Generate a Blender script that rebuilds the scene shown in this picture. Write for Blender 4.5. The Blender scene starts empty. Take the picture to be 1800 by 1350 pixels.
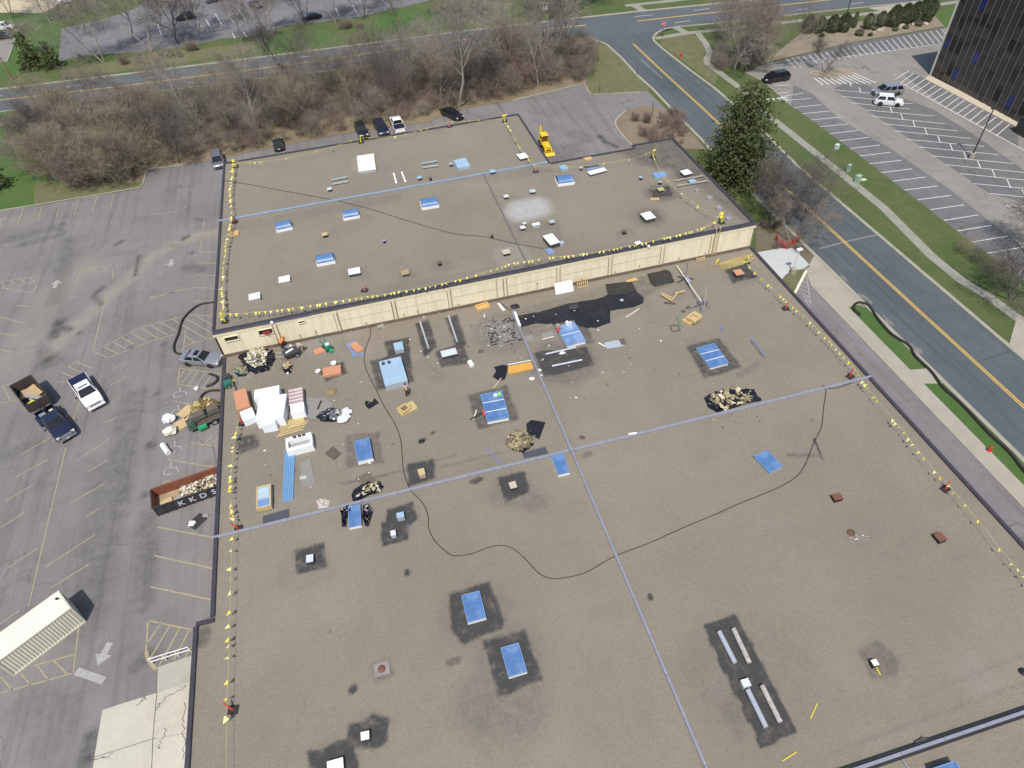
import bpy, bmesh, math, random
import numpy as np
from mathutils import Vector, Matrix
from mathutils.geometry import tessellate_polygon
S = bpy.context.scene
COL = S.collection
R = math.radians
rnd = random.Random(7)

# ---------------------------------------------------------------- camera, sky, sun, exposure
CAMH = 54.3
PITCH, ROLL, YAW, FPX = 0.79696212, -0.07092678, 0.21136246, 1198.42
def _rot():
    f = np.array([math.sin(YAW)*math.cos(PITCH), math.cos(YAW)*math.cos(PITCH), -math.sin(PITCH)])
    rt = np.array([math.cos(YAW), -math.sin(YAW), 0.0]); up = np.cross(rt, f)
    return np.array([rt*math.cos(ROLL)+up*math.sin(ROLL), -rt*math.sin(ROLL)+up*math.cos(ROLL), f])
CR = _rot()
cam = bpy.data.cameras.new('camera'); camo = bpy.data.objects.new('camera', cam); COL.objects.link(camo)
cam.sensor_width = 36.0; cam.lens = FPX/1800*36.0; cam.clip_start = 0.5; cam.clip_end = 6000
camo.matrix_world = Matrix(((CR[0][0], CR[1][0], -CR[2][0], 0), (CR[0][1], CR[1][1], -CR[2][1], 0), (CR[0][2], CR[1][2], -CR[2][2], CAMH), (0, 0, 0, 1)))
S.camera = camo
SUN_EL, SUN_AZ = R(60.0), R(198.0)       # azimuth of the sun, clockwise from +Y (the sun stands behind the camera, a little to the left)
w = bpy.data.worlds.new('World'); S.world = w; w.use_nodes = True
nt = w.node_tree; bg = nt.nodes['Background']; sky = nt.nodes.new('ShaderNodeTexSky')
sky.sky_type = 'NISHITA'; sky.sun_disc = False; sky.sun_elevation = SUN_EL; sky.sun_rotation = SUN_AZ
sky.air_density = 1.0; sky.dust_density = 1.5; sky.ozone_density = 1.0
nt.links.new(sky.outputs[0], bg.inputs[0]); bg.inputs[1].default_value = 0.13
sl = bpy.data.lights.new('sun', 'SUN'); sl.energy = 3.7; sl.angle = R(0.53); sl.color = (1.0, 0.95, 0.87)
so = bpy.data.objects.new('sun', sl); COL.objects.link(so)
sd = Vector((math.sin(SUN_AZ)*math.cos(SUN_EL), math.cos(SUN_AZ)*math.cos(SUN_EL), math.sin(SUN_EL)))
so.rotation_euler = sd.to_track_quat('Z', 'Y').to_euler(); so.location = (0, -40, 120)
S.view_settings.view_transform = 'Standard'; S.view_settings.look = 'None'
S.view_settings.exposure = 0.13; S.view_settings.gamma = 1.0; S.view_settings.use_curve_mapping = False
S.cycles.max_bounces = 6; S.cycles.transparent_max_bounces = 12

# ---------------------------------------------------------------- measuring and mesh helpers
def at(u, v, z=0.0):
    """A point of the place: where the sight line through pixel u, v of the photograph meets the level z."""
    d = CR.T @ np.array([(u-900)/FPX, -(v-675)/FPX, 1.0]); t = (z-CAMH)/d[2]
    return Vector((d[0]*t, d[1]*t, z))
def at_y(u, v, y):
    d = CR.T @ np.array([(u-900)/FPX, -(v-675)/FPX, 1.0]); t = y/d[1]
    return Vector((d[0]*t, y, CAMH+d[2]*t))
def at_x(u, v, x):
    d = CR.T @ np.array([(u-900)/FPX, -(v-675)/FPX, 1.0]); t = x/d[0]
    return Vector((x, d[1]*t, CAMH+d[2]*t))
GZ, LZ, UZ, WY = 0.0, 5.5, 8.75, 60.0           # ground, low roof, upper roof, the wall of the step
def low(u, v): return at(u, v, LZ)
def upr(u, v): return at(u, v, UZ)

def tag(o, label=None, cat=None, group=None, kind=None):
    if label: o['label'] = label
    if cat: o['category'] = cat
    if group: o['group'] = group
    if kind: o['kind'] = kind
    return o
def thing(name, label, cat, loc=(0, 0, 0), rz=0.0, group=None):
    o = bpy.data.objects.new(name, None); COL.objects.link(o); o.empty_display_size = 0.3
    o.location = loc; o.rotation_euler = (0, 0, rz)
    return tag(o, label, cat, group)
def link(name, me, parent=None, loc=None):
    o = bpy.data.objects.new(name, me); COL.objects.link(o)
    if parent: o.parent = parent
    if loc is not None: o.location = loc
    return o
def copy_tree(o, parent=None):
    c = o.copy(); COL.objects.link(c)
    if parent: c.parent = parent
    for ch in list(o.children): copy_tree(ch, c)
    return c

class MB:
    """Collects verts and faces for one mesh."""
    def __init__(s): s.v = []; s.f = []; s.m = []; s.cm = 0
    def add(s, vs, fs):
        b = len(s.v); s.v.extend([tuple(p) for p in vs]); s.f.extend([tuple(b+i for i in f) for f in fs]); s.m.extend([s.cm]*len(fs)); return s
    def box(s, c, d, rz=0.0, M=None, top=1.0):
        x, y, z = d[0]/2, d[1]/2, d[2]/2; t = top
        vs = [Vector(p) for p in ((-x, -y, -z), (x, -y, -z), (x, y, -z), (-x, y, -z), (-x*t, -y*t, z), (x*t, -y*t, z), (x*t, y*t, z), (-x*t, y*t, z))]
        if rz: vs = [Matrix.Rotation(rz, 3, 'Z') @ p for p in vs]
        if M is not None: vs = [M @ p for p in vs]
        c = Vector(c)
        return s.add([p+c for p in vs], [(3, 2, 1, 0), (4, 5, 6, 7), (0, 1, 5, 4), (1, 2, 6, 5), (2, 3, 7, 6), (3, 0, 4, 7)])
    def quad(s, a, b, c, d): return s.add([a, b, c, d], [(0, 1, 2, 3)])
    def prism(s, poly, z0, z1):
        n = len(poly)
        A = sum(poly[i][0]*poly[(i+1) % n][1]-poly[(i+1) % n][0]*poly[i][1] for i in range(n))
        if A < 0: poly = poly[::-1]
        vs = [(p[0], p[1], z0) for p in poly]+[(p[0], p[1], z1) for p in poly]
        return s.add(vs, [tuple(range(n-1, -1, -1)), tuple(range(n, 2*n))]+[(i, (i+1) % n, n+(i+1) % n, n+i) for i in range(n)])
    def tube(s, pts, r, n=6, r2=None, cap=True):
        pts = [Vector(p) for p in pts]; m = len(pts); vs = []
        for i, p in enumerate(pts):
            d = (pts[min(i+1, m-1)]-pts[max(i-1, 0)]).normalized()
            a = d.cross(Vector((0, 0, 1)))
            if a.length < 1e-3: a = d.cross(Vector((1, 0, 0)))
            a.normalize(); b = a.cross(d)
            rr = r if r2 is None else r+(r2-r)*i/(m-1)
            vs += [p+(a*math.cos(2*math.pi*k/n)+b*math.sin(2*math.pi*k/n))*rr for k in range(n)]
        fs = [(i*n+k, (i+1)*n+k, (i+1)*n+(k+1) % n, i*n+(k+1) % n) for i in range(m-1) for k in range(n)]
        if cap and n > 2: fs += [tuple(range(n)), tuple(range(m*n-1, (m-1)*n-1, -1))]
        return s.add(vs, fs)
    def lathe(s, prof, n=12, c=(0, 0, 0)):
        c = Vector(c); vs = [c+Vector((r*math.cos(2*math.pi*k/n), r*math.sin(2*math.pi*k/n), z)) for r, z in prof for k in range(n)]
        m = len(prof)
        fs = [(i*n+k, i*n+(k+1) % n, (i+1)*n+(k+1) % n, (i+1)*n+k) for i in range(m-1) for k in range(n)]
        return s.add(vs, fs+[tuple(range(n-1, -1, -1)), tuple(range((m-1)*n, m*n))])
    def loft(s, rings, caps=True):
        n = len(rings[0]); vs = [p for r in rings for p in r]; m = len(rings)
        fs = [(i*n+k, i*n+(k+1) % n, (i+1)*n+(k+1) % n, (i+1)*n+k) for i in range(m-1) for k in range(n)]
        if caps: fs += [tuple(range(n-1, -1, -1)), tuple(range((m-1)*n, m*n))]
        return s.add(vs, fs)
    def mesh(s, name, mats):
        me = bpy.data.meshes.new(name); me.from_pydata(s.v, [], s.f)
        if not isinstance(mats, (list, tuple)): mats = [mats]
        for m in mats: me.materials.append(m)
        if len(mats) > 1: me.polygons.foreach_set('material_index', s.m)
        me.update(); return me
    def build(s, name, mats, parent=None, loc=None, smooth=False):
        me = s.mesh(name, mats)
        if smooth: me.shade_smooth(); 
        return link(name, me, parent, loc)

# ---------------------------------------------------------------- materials
_mc = {}
def nd(t, typ, **kw):
    n = t.nodes.new('ShaderNode'+typ)
    for k, v in kw.items(): setattr(n, k, v)
    return n
def mixc(t, fac, a, b):
    n = nd(t, 'Mix', data_type='RGBA')
    for i, x in ((0, fac), (6, a), (7, b)):
        if hasattr(x, 'is_linked') or hasattr(x, 'links'): t.links.new(x, n.inputs[i])
        else: n.inputs[i].default_value = x if i == 0 else tuple(x)+((1,) if len(x) == 3 else ())
    return n.outputs[2]
def noise(t, vec, scale, detail=3.0, rough=0.6, lo=None, hi=None):
    n = nd(t, 'TexNoise'); n.inputs['Scale'].default_value = scale; n.inputs['Detail'].default_value = detail; n.inputs['Roughness'].default_value = rough
    t.links.new(vec, n.inputs['Vector'])
    if lo is None: return n.outputs['Fac']
    m = nd(t, 'MapRange'); m.inputs[1].default_value = lo; m.inputs[2].default_value = hi; m.clamp = True; t.links.new(n.outputs['Fac'], m.inputs[0]); return m.outputs[0]
def math_(t, op, a, b=None):
    n = nd(t, 'Math', operation=op); n.use_clamp = False
    for i, x in ((0, a), (1, b)):
        if x is None: continue
        if isinstance(x, (int, float)): n.inputs[i].default_value = x
        else: t.links.new(x, n.inputs[i])
    return n.outputs[0]
def ramp(t, fac, lo, hi):
    m = nd(t, 'MapRange'); m.inputs[1].default_value = lo; m.inputs[2].default_value = hi; m.clamp = True; t.links.new(fac, m.inputs[0]); return m.outputs[0]
def base(name):
    m = bpy.data.materials.new(name); m.use_nodes = True; t = m.node_tree; b = t.nodes['Principled BSDF']; return m, t, b
def bump(t, b, h, strength, dist=0.05):
    n = nd(t, 'Bump'); n.inputs['Strength'].default_value = strength; n.inputs['Distance'].default_value = dist
    t.links.new(h, n.inputs['Height']); t.links.new(n.outputs[0], b.inputs['Normal'])
def M(name, col, rough=0.7, metal=0.0, var=0.14, scale=2.0, coat=0.0, bmp=0.0, dirt=None, dirtamt=0.5):
    """A painted, wooden, metal ... surface: base colour with patchy variation, fine grain and optional dirt."""
    if name in _mc: return _mc[name]
    m, t, b = base(name); g = nd(t, 'TexCoord').outputs['Object']
    n1 = noise(t, g, scale, 4, 0.65); n2 = noise(t, g, scale*9, 2, 0.6)
    f = math_(t, 'ADD', math_(t, 'MULTIPLY', n1, 1.4), math_(t, 'MULTIPLY', n2, 0.6))
    f = ramp(t, f, 0.6, 1.4)
    c = mixc(t, f, tuple(x*(1-var) for x in col), tuple(min(1, x*(1+var)) for x in col))
    if dirt: c = mixc(t, math_(t, 'MULTIPLY', ramp(t, noise(t, g, scale*0.8, 5, 0.7), 0.5, 0.75), dirtamt), c, dirt)
    t.links.new(c, b.inputs['Base Color']); b.inputs['Roughness'].default_value = rough; b.inputs['Metallic'].default_value = metal
    if coat: b.inputs['Coat Weight'].default_value = coat; b.inputs['Coat Roughness'].default_value = 0.05
    if bmp: bump(t, b, n2, bmp)
    _mc[name] = m; return m

def m_gravel():
    m, t, b = base('gravel_roofing'); g = nd(t, 'TexCoord').outputs['Object']
    a = nd(t, 'Attribute', attribute_name='stain').outputs['Fac']; d = nd(t, 'Attribute', attribute_name='dust').outputs['Fac']
    big = noise(t, g, 0.09, 4, 0.6, 0.35, 0.68); mid = noise(t, g, 0.9, 4, 0.7, 0.3, 0.7); fine = noise(t, g, 15.0, 2, 0.8, 0.3, 0.72)
    vf = nd(t, 'TexVoronoi'); vf.inputs['Scale'].default_value = 13.0; t.links.new(g, vf.inputs['Vector'])
    sep = nd(t, 'SeparateColor'); t.links.new(vf.outputs['Color'], sep.inputs[0]); st = sep.outputs[0]
    c = mixc(t, big, (0.205, 0.178, 0.140), (0.250, 0.216, 0.171))
    c = mixc(t, math_(t, 'MULTIPLY', mid, 0.22), c, (0.20, 0.175, 0.145))
    c = mixc(t, math_(t, 'MULTIPLY', fine, 0.36), c, (0.34, 0.30, 0.24))
    c = mixc(t, math_(t, 'MULTIPLY', ramp(t, st, 0.55, 1.0), 0.25), c, (0.085, 0.074, 0.062))
    mp = nd(t, 'Mapping'); mp.inputs['Scale'].default_value = (0.12, 3.0, 1); t.links.new(g, mp.inputs[0])
    stk = noise(t, mp.outputs[0], 1.0, 4, 0.7, 0.62, 0.76)
    c = mixc(t, math_(t, 'MULTIPLY', stk, 0.22), c, (0.09, 0.08, 0.07))
    grn = noise(t, g, 0.23, 5, 0.7, 0.52, 0.72)
    c = mixc(t, math_(t, 'MULTIPLY', grn, 0.34), c, (0.165, 0.165, 0.115))
    e = noise(t, g, 2.2, 5, 0.75)
    ss = math_(t, 'ADD', math_(t, 'MULTIPLY', a, 1.25), math_(t, 'MULTIPLY', math_(t, 'SUBTRACT', e, 0.5), math_(t, 'MULTIPLY', a, 1.3)))
    k = math_(t, 'MULTIPLY', ramp(t, ss, 0.05, 0.95), ramp(t, math_(t, 'ADD', math_(t, 'MULTIPLY', fine, 0.5), ss), 0.18, 0.7))
    k = math_(t, 'MULTIPLY', k, ramp(t, math_(t, 'ADD', noise(t, g, 1.1, 5, 0.75, 0.25, 0.7), math_(t, 'MULTIPLY', a, 0.22)), -0.22, 0.75))
    c = mixc(t, math_(t, 'MULTIPLY', k, 0.9), c, mixc(t, e, (0.024, 0.025, 0.030), (0.060, 0.060, 0.061)))
    dd = math_(t, 'MULTIPLY', ramp(t, math_(t, 'ADD', d, math_(t, 'MULTIPLY', math_(t, 'SUBTRACT', e, 0.5), math_(t, 'MULTIPLY', d, 1.2))), 0.1, 0.9), 0.75)
    c = mixc(t, dd, c, (0.47, 0.48, 0.48))
    t.links.new(c, b.inputs['Base Color']); b.inputs['Roughness'].default_value = 0.95; b.inputs['Specular IOR Level'].default_value = 0.2
    bump(t, b, math_(t, 'ADD', fine, st), 0.5, 0.03); return m
def m_asphalt(name, c1, c2, crack=0.5, attr=False, streak=0.0, sv=(2.2, 0.06, 1), rz=0.0):
    m, t, b = base(name); g = nd(t, 'TexCoord').outputs['Object']
    big = noise(t, g, 0.07, 5, 0.65, 0.36, 0.66); fine = noise(t, g, 7.0, 2, 0.8, 0.3, 0.7)
    c = mixc(t, big, c1, c2)
    c = mixc(t, math_(t, 'MULTIPLY', fine, 0.30), c, tuple(x*1.5 for x in c2))
    c = mixc(t, math_(t, 'MULTIPLY', noise(t, g, 0.45, 5, 0.7, 0.5, 0.8), 0.38), c, tuple(x*0.62 for x in c1))
    if streak:
        mp = nd(t, 'Mapping'); mp.inputs['Scale'].default_value = sv; mp.inputs['Rotation'].default_value = (0, 0, rz); t.links.new(g, mp.inputs[0])
        c = mixc(t, math_(t, 'MULTIPLY', noise(t, mp.outputs[0], 0.5, 4, 0.7, 0.5, 0.72), streak), c, tuple(x*0.55 for x in c1))
    if crack:
        vo = nd(t, 'TexVoronoi', feature='DISTANCE_TO_EDGE'); vo.inputs['Scale'].default_value = 0.085
        wv = nd(t, 'Vector Math'.replace(' ', '')); wv.operation = 'ADD'
        nn = nd(t, 'TexNoise'); nn.inputs['Scale'].default_value = 0.25; nn.inputs['Detail'].default_value = 5; t.links.new(g, nn.inputs['Vector'])
        sc = nd(t, 'VectorMath', operation='SCALE'); sc.inputs['Scale'].default_value = 7.0; t.links.new(nn.outputs['Color'], sc.inputs[0])
        t.links.new(g, wv.inputs[0]); t.links.new(sc.outputs[0], wv.inputs[1]); t.links.new(wv.outputs[0], vo.inputs['Vector'])
        cr = math_(t, 'MULTIPLY', math_(t, 'SUBTRACT', 1.0, ramp(t, vo.outputs['Distance'], 0.002, 0.012)), noise(t, g, 0.12, 3, 0.6, 0.45, 0.62))
        c = mixc(t, math_(t, 'MULTIPLY', cr, crack), c, (0.035, 0.033, 0.032))
    if attr:
        a = nd(t, 'Attribute', attribute_name='stain').outputs['Fac']; d = nd(t, 'Attribute', attribute_name='dust').outputs['Fac']
        e = noise(t, g, 0.9, 6, 0.75, 0.25, 0.75)
        c = mixc(t, math_(t, 'MULTIPLY', math_(t, 'MULTIPLY', d, 1.0), e), c, (0.36, 0.32, 0.23))
        c = mixc(t, math_(t, 'MULTIPLY', a, ramp(t, e, 0.0, 0.8)), c, (0.035, 0.035, 0.037))
    t.links.new(c, b.inputs['Base Color']); b.inputs['Roughness'].default_value = 0.92; b.inputs['Specular IOR Level'].default_value = 0.25
    bump(t, b, fine, 0.3, 0.02); return m
def m_ground(name, c1, c2, c3, sc=0.12, amt=0.6):
    m, t, b = base(name); g = nd(t, 'TexCoord').outputs['Object']
    c = mixc(t, noise(t, g, sc, 6, 0.7, 0.32, 0.68), c1, c2)
    c = mixc(t, math_(t, 'MULTIPLY', noise(t, g, sc*3.3, 5, 0.75, 0.45, 0.75), amt), c, c3)
    f = noise(t, g, 5.0, 3, 0.85, 0.25, 0.75)
    c = mixc(t, math_(t, 'MULTIPLY', f, 0.4), c, tuple(x*0.45 for x in c1))
    t.links.new(c, b.inputs['Base Color']); b.inputs['Roughness'].default_value = 1.0; b.inputs['Specular IOR Level'].default_value = 0.1
    bump(t, b, f, 0.8, 0.08); return m
def m_paint(name, col, wear=0.45):
    """Road paint worn through to the asphalt."""
    m, t, b = base(name); g = nd(t, 'TexCoord').outputs['Object']
    k = noise(t, g, 2.6, 6, 0.8, 0.30, 0.75)
    c = mixc(t, math_(t, 'MULTIPLY', k, wear), col, (0.17, 0.16, 0.15))
    t.links.new(c, b.inputs['Base Color']); b.inputs['Roughness'].default_value = 0.8; return m

def LEAF(name, col, tr=0.4):
    m = M(name, col, .9, 0, .25, .8); t = m.node_tree; b = t.nodes['Principled BSDF']; out = t.nodes['Material Output']
    if not any(n.type == 'BSDF_TRANSLUCENT' for n in t.nodes):
        tl = nd(t, 'BsdfTranslucent'); tl.inputs['Color'].default_value = (col[0]*1.3, col[1]*1.4, col[2]*1.1, 1); mx = nd(t, 'MixShader'); mx.inputs[0].default_value = tr
        t.links.new(b.outputs[0], mx.inputs[1]); t.links.new(tl.outputs[0], mx.inputs[2]); t.links.new(mx.outputs[0], out.inputs['Surface'])
    return m
GRAVEL = m_gravel()
LOT = m_asphalt('worn_lot_asphalt', (0.152, 0.142, 0.138), (0.206, 0.193, 0.187), 0.35, True, 0.45)
ROAD = m_asphalt('road_asphalt', (0.074, 0.089, 0.097), (0.098, 0.114, 0.120), 0.28, False, 0.5)
NROAD = m_asphalt('north_road_asphalt', (0.082, 0.094, 0.104), (0.106, 0.119, 0.128), 0.15, False, 0.2, (0.06, 2.2, 1), R(4))
OLOT = m_asphalt('office_lot_asphalt', (0.190, 0.178, 0.160), (0.250, 0.236, 0.212), 0.8, False, 0.3)
OLOTD = m_asphalt('stall_asphalt', (0.115, 0.112, 0.115), (0.160, 0.155, 0.155), 0.5, False, 0.4)
FLOT = m_asphalt('far_lot_asphalt', (0.130, 0.128, 0.135), (0.185, 0.180, 0.185), 0.4, False, 0.2)
DRIVE = m_asphalt('driveway_asphalt', (0.145, 0.134, 0.138), (0.195, 0.182, 0.185), 0.4, False, 0.35)
GRASS = m_ground('spring_grass', (0.086, 0.128, 0.044), (0.120, 0.150, 0.060), (0.195, 0.175, 0.098), 0.10, 0.6)
LUSH = m_ground('lush_grass', (0.074, 0.146, 0.040), (0.104, 0.166, 0.054), (0.165, 0.16, 0.085), 0.12, 0.5)
DRY = m_ground('thin_grass', (0.140, 0.155, 0.075), (0.175, 0.175, 0.095), (0.27, 0.23, 0.145), 0.16, 0.7)
BED = m_ground('leaf_litter', (0.230, 0.180, 0.120), (0.300, 0.245, 0.165), (0.16, 0.155, 0.08), 0.16, 0.5)
SAND = m_ground('sandy_earth', (0.245, 0.195, 0.140), (0.295, 0.245, 0.180), (0.17, 0.135, 0.10), 0.2, 0.6)
CONC = M('concrete', (0.345, 0.315, 0.255), 0.9, 0, 0.12, 0.35, dirt=(0.25, 0.23, 0.20), dirtamt=0.45, bmp=0.2)
CONCB = M('pale_concrete', (0.46, 0.475, 0.47), 0.9, 0, 0.09, 0.4, dirt=(0.30, 0.29, 0.27), dirtamt=0.4)
KERB = M('kerb_concrete', (0.315, 0.305, 0.24), 0.9, 0, 0.14, 0.8, dirt=(0.2, 0.18, 0.14))
WALK = M('path_concrete', (0.265, 0.26, 0.215), 0.9, 0, 0.14, 0.5, dirt=(0.25, 0.24, 0.20))
YEL = m_paint('yellow_paint', (0.66, 0.42, 0.06), 0.6); YELF = m_paint('faded_yellow_paint', (0.40, 0.335, 0.19), 0.85)
WHT = m_paint('white_paint', (0.72, 0.72, 0.70), 0.35); WHTF = m_paint('faded_white_paint', (0.44, 0.43, 0.41), 0.9)
# ---------------------------------------------------------------- the ground, roads, lots, lawns
def poly_mesh(pts, z, up=True):
    vs = [Vector((p[0], p[1], z)) for p in pts]
    tr = tessellate_polygon([vs]); n = MB(); n.v = [tuple(p) for p in vs]
    for a, b, c in tr:
        A = (vs[b]-vs[a]).cross(vs[c]-vs[a]).z
        n.f.append((a, b, c) if A > 0 else (a, c, b)); n.m.append(0)
    return n
def sheet(name, px, z, mat, kind='structure', world=None, parent=None):
    pts = world if world else [at(u, v, z) for u, v in px]
    o = poly_mesh(pts, z).build(name, mat, parent)
    if kind and not parent: o['kind'] = kind
    return o
def slab(name, px, z0, z1, mat, world=None, parent=None):
    pts = world if world else [at(u, v, z1) for u, v in px]
    n = poly_mesh(pts, z1); k = len(pts)
    A = sum(pts[i][0]*pts[(i+1) % k][1]-pts[(i+1) % k][0]*pts[i][1] for i in range(k))
    b = len(n.v); n.v += [(p[0], p[1], z0) for p in pts]
    for i in range(k):
        j = (i+1) % k; f = (b+i, b+j, j, i); n.f.append(f if A > 0 else f[::-1]); n.m.append(0)
    o = n.build(name, mat, parent)
    if not parent: o['kind'] = 'structure'
    return o
def strip_pts(pts, wd):
    L, Rr = [], []
    for i, p in enumerate(pts):
        d = (pts[min(i+1, len(pts)-1)]-pts[max(i-1, 0)]); d.z = 0; d.normalize(); q = Vector((-d.y, d.x, 0))
        L.append(p+q*wd/2); Rr.append(p-q*wd/2)
    return L, Rr
def kerb(name, px, z, wd=0.35, h=0.13, mat=None, world=None):
    pts = world if world else [at(u, v, z) for u, v in px]
    L, Rr = strip_pts(pts, wd); n = MB()
    rings = [[Rr[i]+Vector((0, 0, -0.02)), Rr[i]+Vector((0, 0, h)), L[i]+Vector((0, 0, h)), L[i]+Vector((0, 0, -0.02))] for i in range(len(pts))]
    n.loft([[tuple(p) for p in r[::-1]] for r in rings]); o = n.build(name, mat or KERB); o['kind'] = 'structure'; return o
def band(name, px, wd, z, mat, parent, world=None):
    """A painted line: a strip on the surface."""
    pts = world if world else [at(u, v, z) for u, v in px]
    L, Rr = strip_pts(pts, wd); n = MB()
    for i in range(len(pts)-1): n.quad((Rr[i].x, Rr[i].y, z), (Rr[i+1].x, Rr[i+1].y, z), (L[i+1].x, L[i+1].y, z), (L[i].x, L[i].y, z))
    return n.build(name, mat, parent)
def lerp2(a, b, t): return (a[0]+(b[0]-a[0])*t, a[1]+(b[1]-a[1])*t)

g = sheet('ground', None, 0.0, GRASS, world=[Vector(p) for p in ((-1500, -600, 0), (1500, -600, 0), (1500, 2500, 0), (-1500, 2500, 0))])

def field(x0, x1, y0, y1, cell, z, feats, hole=None):
    """A flat grid with two vertex values (stain with some painted shade, dust) from blots and strokes given in metres."""
    nx, ny = int((x1-x0)/cell)+1, int((y1-y0)/cell)+1
    X, Y = np.meshgrid(np.linspace(x0, x1, nx), np.linspace(y0, y1, ny)); st = np.zeros_like(X); du = np.zeros_like(X)
    wq = np.random.RandomState(3); wob = np.zeros_like(X)
    for _ in range(14):
        th, wl = wq.uniform(0, 6.28), wq.uniform(.7, 3.2); wob += np.sin((X*np.cos(th)+Y*np.sin(th))*6.283/wl+wq.uniform(0, 6.28))*wl*.0085
    for kind, pts, rad, soft, amt in feats:
        p = np.array([(q[0], q[1]) for q in pts]); dd = np.full_like(X, 1e9)
        if rad < 0:      # polygon
            c = p.mean(0); ins = np.ones_like(X, bool); k = len(p); sg = 0
            for i in range(k):
                a, b = p[i], p[(i+1) % k]; sg += a[0]*b[1]-b[0]*a[1]
            dd = np.full_like(X, -1e9)
            for i in range(k):
                a, b = p[i], p[(i+1) % k]; e = b-a; L = np.hypot(*e)+1e-9
                s = ((Y-a[1])*e[0]-(X-a[0])*e[1])/L*(1 if sg > 0 else -1); dd = np.maximum(dd, -s)
            val = np.clip(1-(dd+wob)/soft, 0, 1) if soft > 0 else (dd <= 0)*1.0
        else:
            if len(p) == 1: dd = np.hypot(X-p[0][0], Y-p[0][1])
            for i in range(len(p)-1):
                a, b = p[i], p[i+1]; e = b-a; tt = np.clip(((X-a[0])*e[0]+(Y-a[1])*e[1])/(e@e+1e-9), 0, 1)
                dd = np.minimum(dd, np.hypot(X-a[0]-tt*e[0], Y-a[1]-tt*e[1]))
            val = np.clip(1-(dd-rad)/soft, 0, 1)
        val = np.clip(val, 0, 1); val = val*val*(3-2*val)*amt
        if kind == 's': st = np.maximum(st, val)
        else: du = np.maximum(du, val)
    me = bpy.data.meshes.new('field'); V = np.stack([X.ravel(), Y.ravel(), np.full(X.size, z)], 1)
    idx = np.arange(nx*ny).reshape(ny, nx); F = np.stack([idx[:-1, :-1], idx[:-1, 1:], idx[1:, 1:], idx[1:, :-1]], -1).reshape(-1, 4)
    if hole is not None:
        cx = V[F].mean(1); F = F[~hole(cx[:, 0], cx[:, 1])]
    me.vertices.add(len(V)); me.vertices.foreach_set('co', V.ravel()); me.loops.add(F.size); me.loops.foreach_set('vertex_index', F.ravel().astype(np.int32))
    me.polygons.add(len(F)); me.polygons.foreach_set('loop_start', np.arange(0, F.size, 4, dtype=np.int32))
    try: me.polygons.foreach_set('loop_total', np.full(len(F), 4, dtype=np.int32))
    except Exception: pass
    for nme, arr in (('stain', st), ('dust', du)):
        at_ = me.attributes.new(nme, 'FLOAT', 'POINT'); at_.data.foreach_set('value', arr.ravel().astype(np.float32))
    me.update(); me.validate(); return me

# the parking lot west of the building (runs under the building)
lf = []
G = lambda *pp: [at(u, v) for u, v in pp]
lf.append(('d', G((400, 405), (340, 418), (300, 432), (255, 462), (215, 500), (190, 520), (165, 545), (130, 575), (100, 606), (92, 622)), 0.4, 1.5, 0.6))
lf.append(('d', G((20, 640), (60, 560), (110, 500), (150, 470)), 1.0, 3.0, 0.35))
lf.append(('d', G((0, 395), (50, 385)), 1.0, 2.0, 0.4))
lf.append(('s', G((58, 655), (70, 605), (110, 632), (100, 640)), -1, 0.4, 0.42))
lf.append(('s', G((82, 634), (95, 626)), 0.25, 0.9, 1.0))
for pts, r_, s_, a_ in (([(245, 450), (238, 484)], 0.05, 0.5, 1), ([(180, 505), (165, 520), (178, 535)], 0.1, 0.7, .8), ([(100, 570), (122, 580)], 0.2, 0.6, 1), ([(96, 590), (105, 565)], .3, .9, .9),
        ([(330, 416), (322, 420)], 0.2, 0.5, 1), ([(205, 430), (214, 424)], 0.15, 0.5, .9), ([(300, 430), (320, 435)], .1, .4, .4), ([(20, 420), (100, 400)], 0.3, 1.6, .45), ([(40, 430), (110, 412), (108, 395)], 0.2, .9, .5),
        ([(118, 420), (112, 480), (95, 530)], .3, 1.5, .35), ([(330, 470), (355, 473)], .3, 1.0, .5), ([(338, 444)], .2, .5, .9), ([(140, 585)], .15, .4, 1), ([(288, 605)], .15, .4, 1), ([(230, 612)], .15, .5, 1),
        ([(276, 692)], .15, .4, 1), ([(265, 783)], .3, .7, .8), ([(235, 700), (215, 800), (205, 900)], .5, 1.6, .4), ([(185, 830), (170, 1000), (150, 1100)], .6, 2.0, .35), ([(262, 905), (255, 1060)], .3, 1.2, .4), ([(265, 1150), (240, 1170)], .2, .8, .6),
        ([(160, 1300), (150, 1340)], .3, .8, .8), ([(20, 800), (60, 780)], .3, 1.3, .35), ([(256, 870)], .2, .5, .7), ([(60, 1240), (110, 1250), (100, 1290)], .5, 2.2, .3), ([(345, 385), (360, 388)], .1, .4, .8), ([(310, 560), (290, 640)], .3, 1.2, .25)):
    lf.append(('s', G(*pts), r_, s_, a_))
for pts, r_, s_, a_ in (([(1110, 205), (1122, 215)], .3, .9, .8), ([(1055, 240), (1065, 250), (1085, 258)], .25, .6, .9), ([(1000, 265), (960, 300)], 1.0, 3, .35), ([(1010, 235), (1030, 245)], .5, 2, .4), ([(990, 290)], .2, .6, .9)):
    lf.append(('s', G(*pts), r_, s_, a_))
lot = link('parking_lot', field(-95, 55.2, -10, 148, 0.42, 0.012, lf)); lot.data.materials.append(LOT); lot['kind'] = 'structure'

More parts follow.
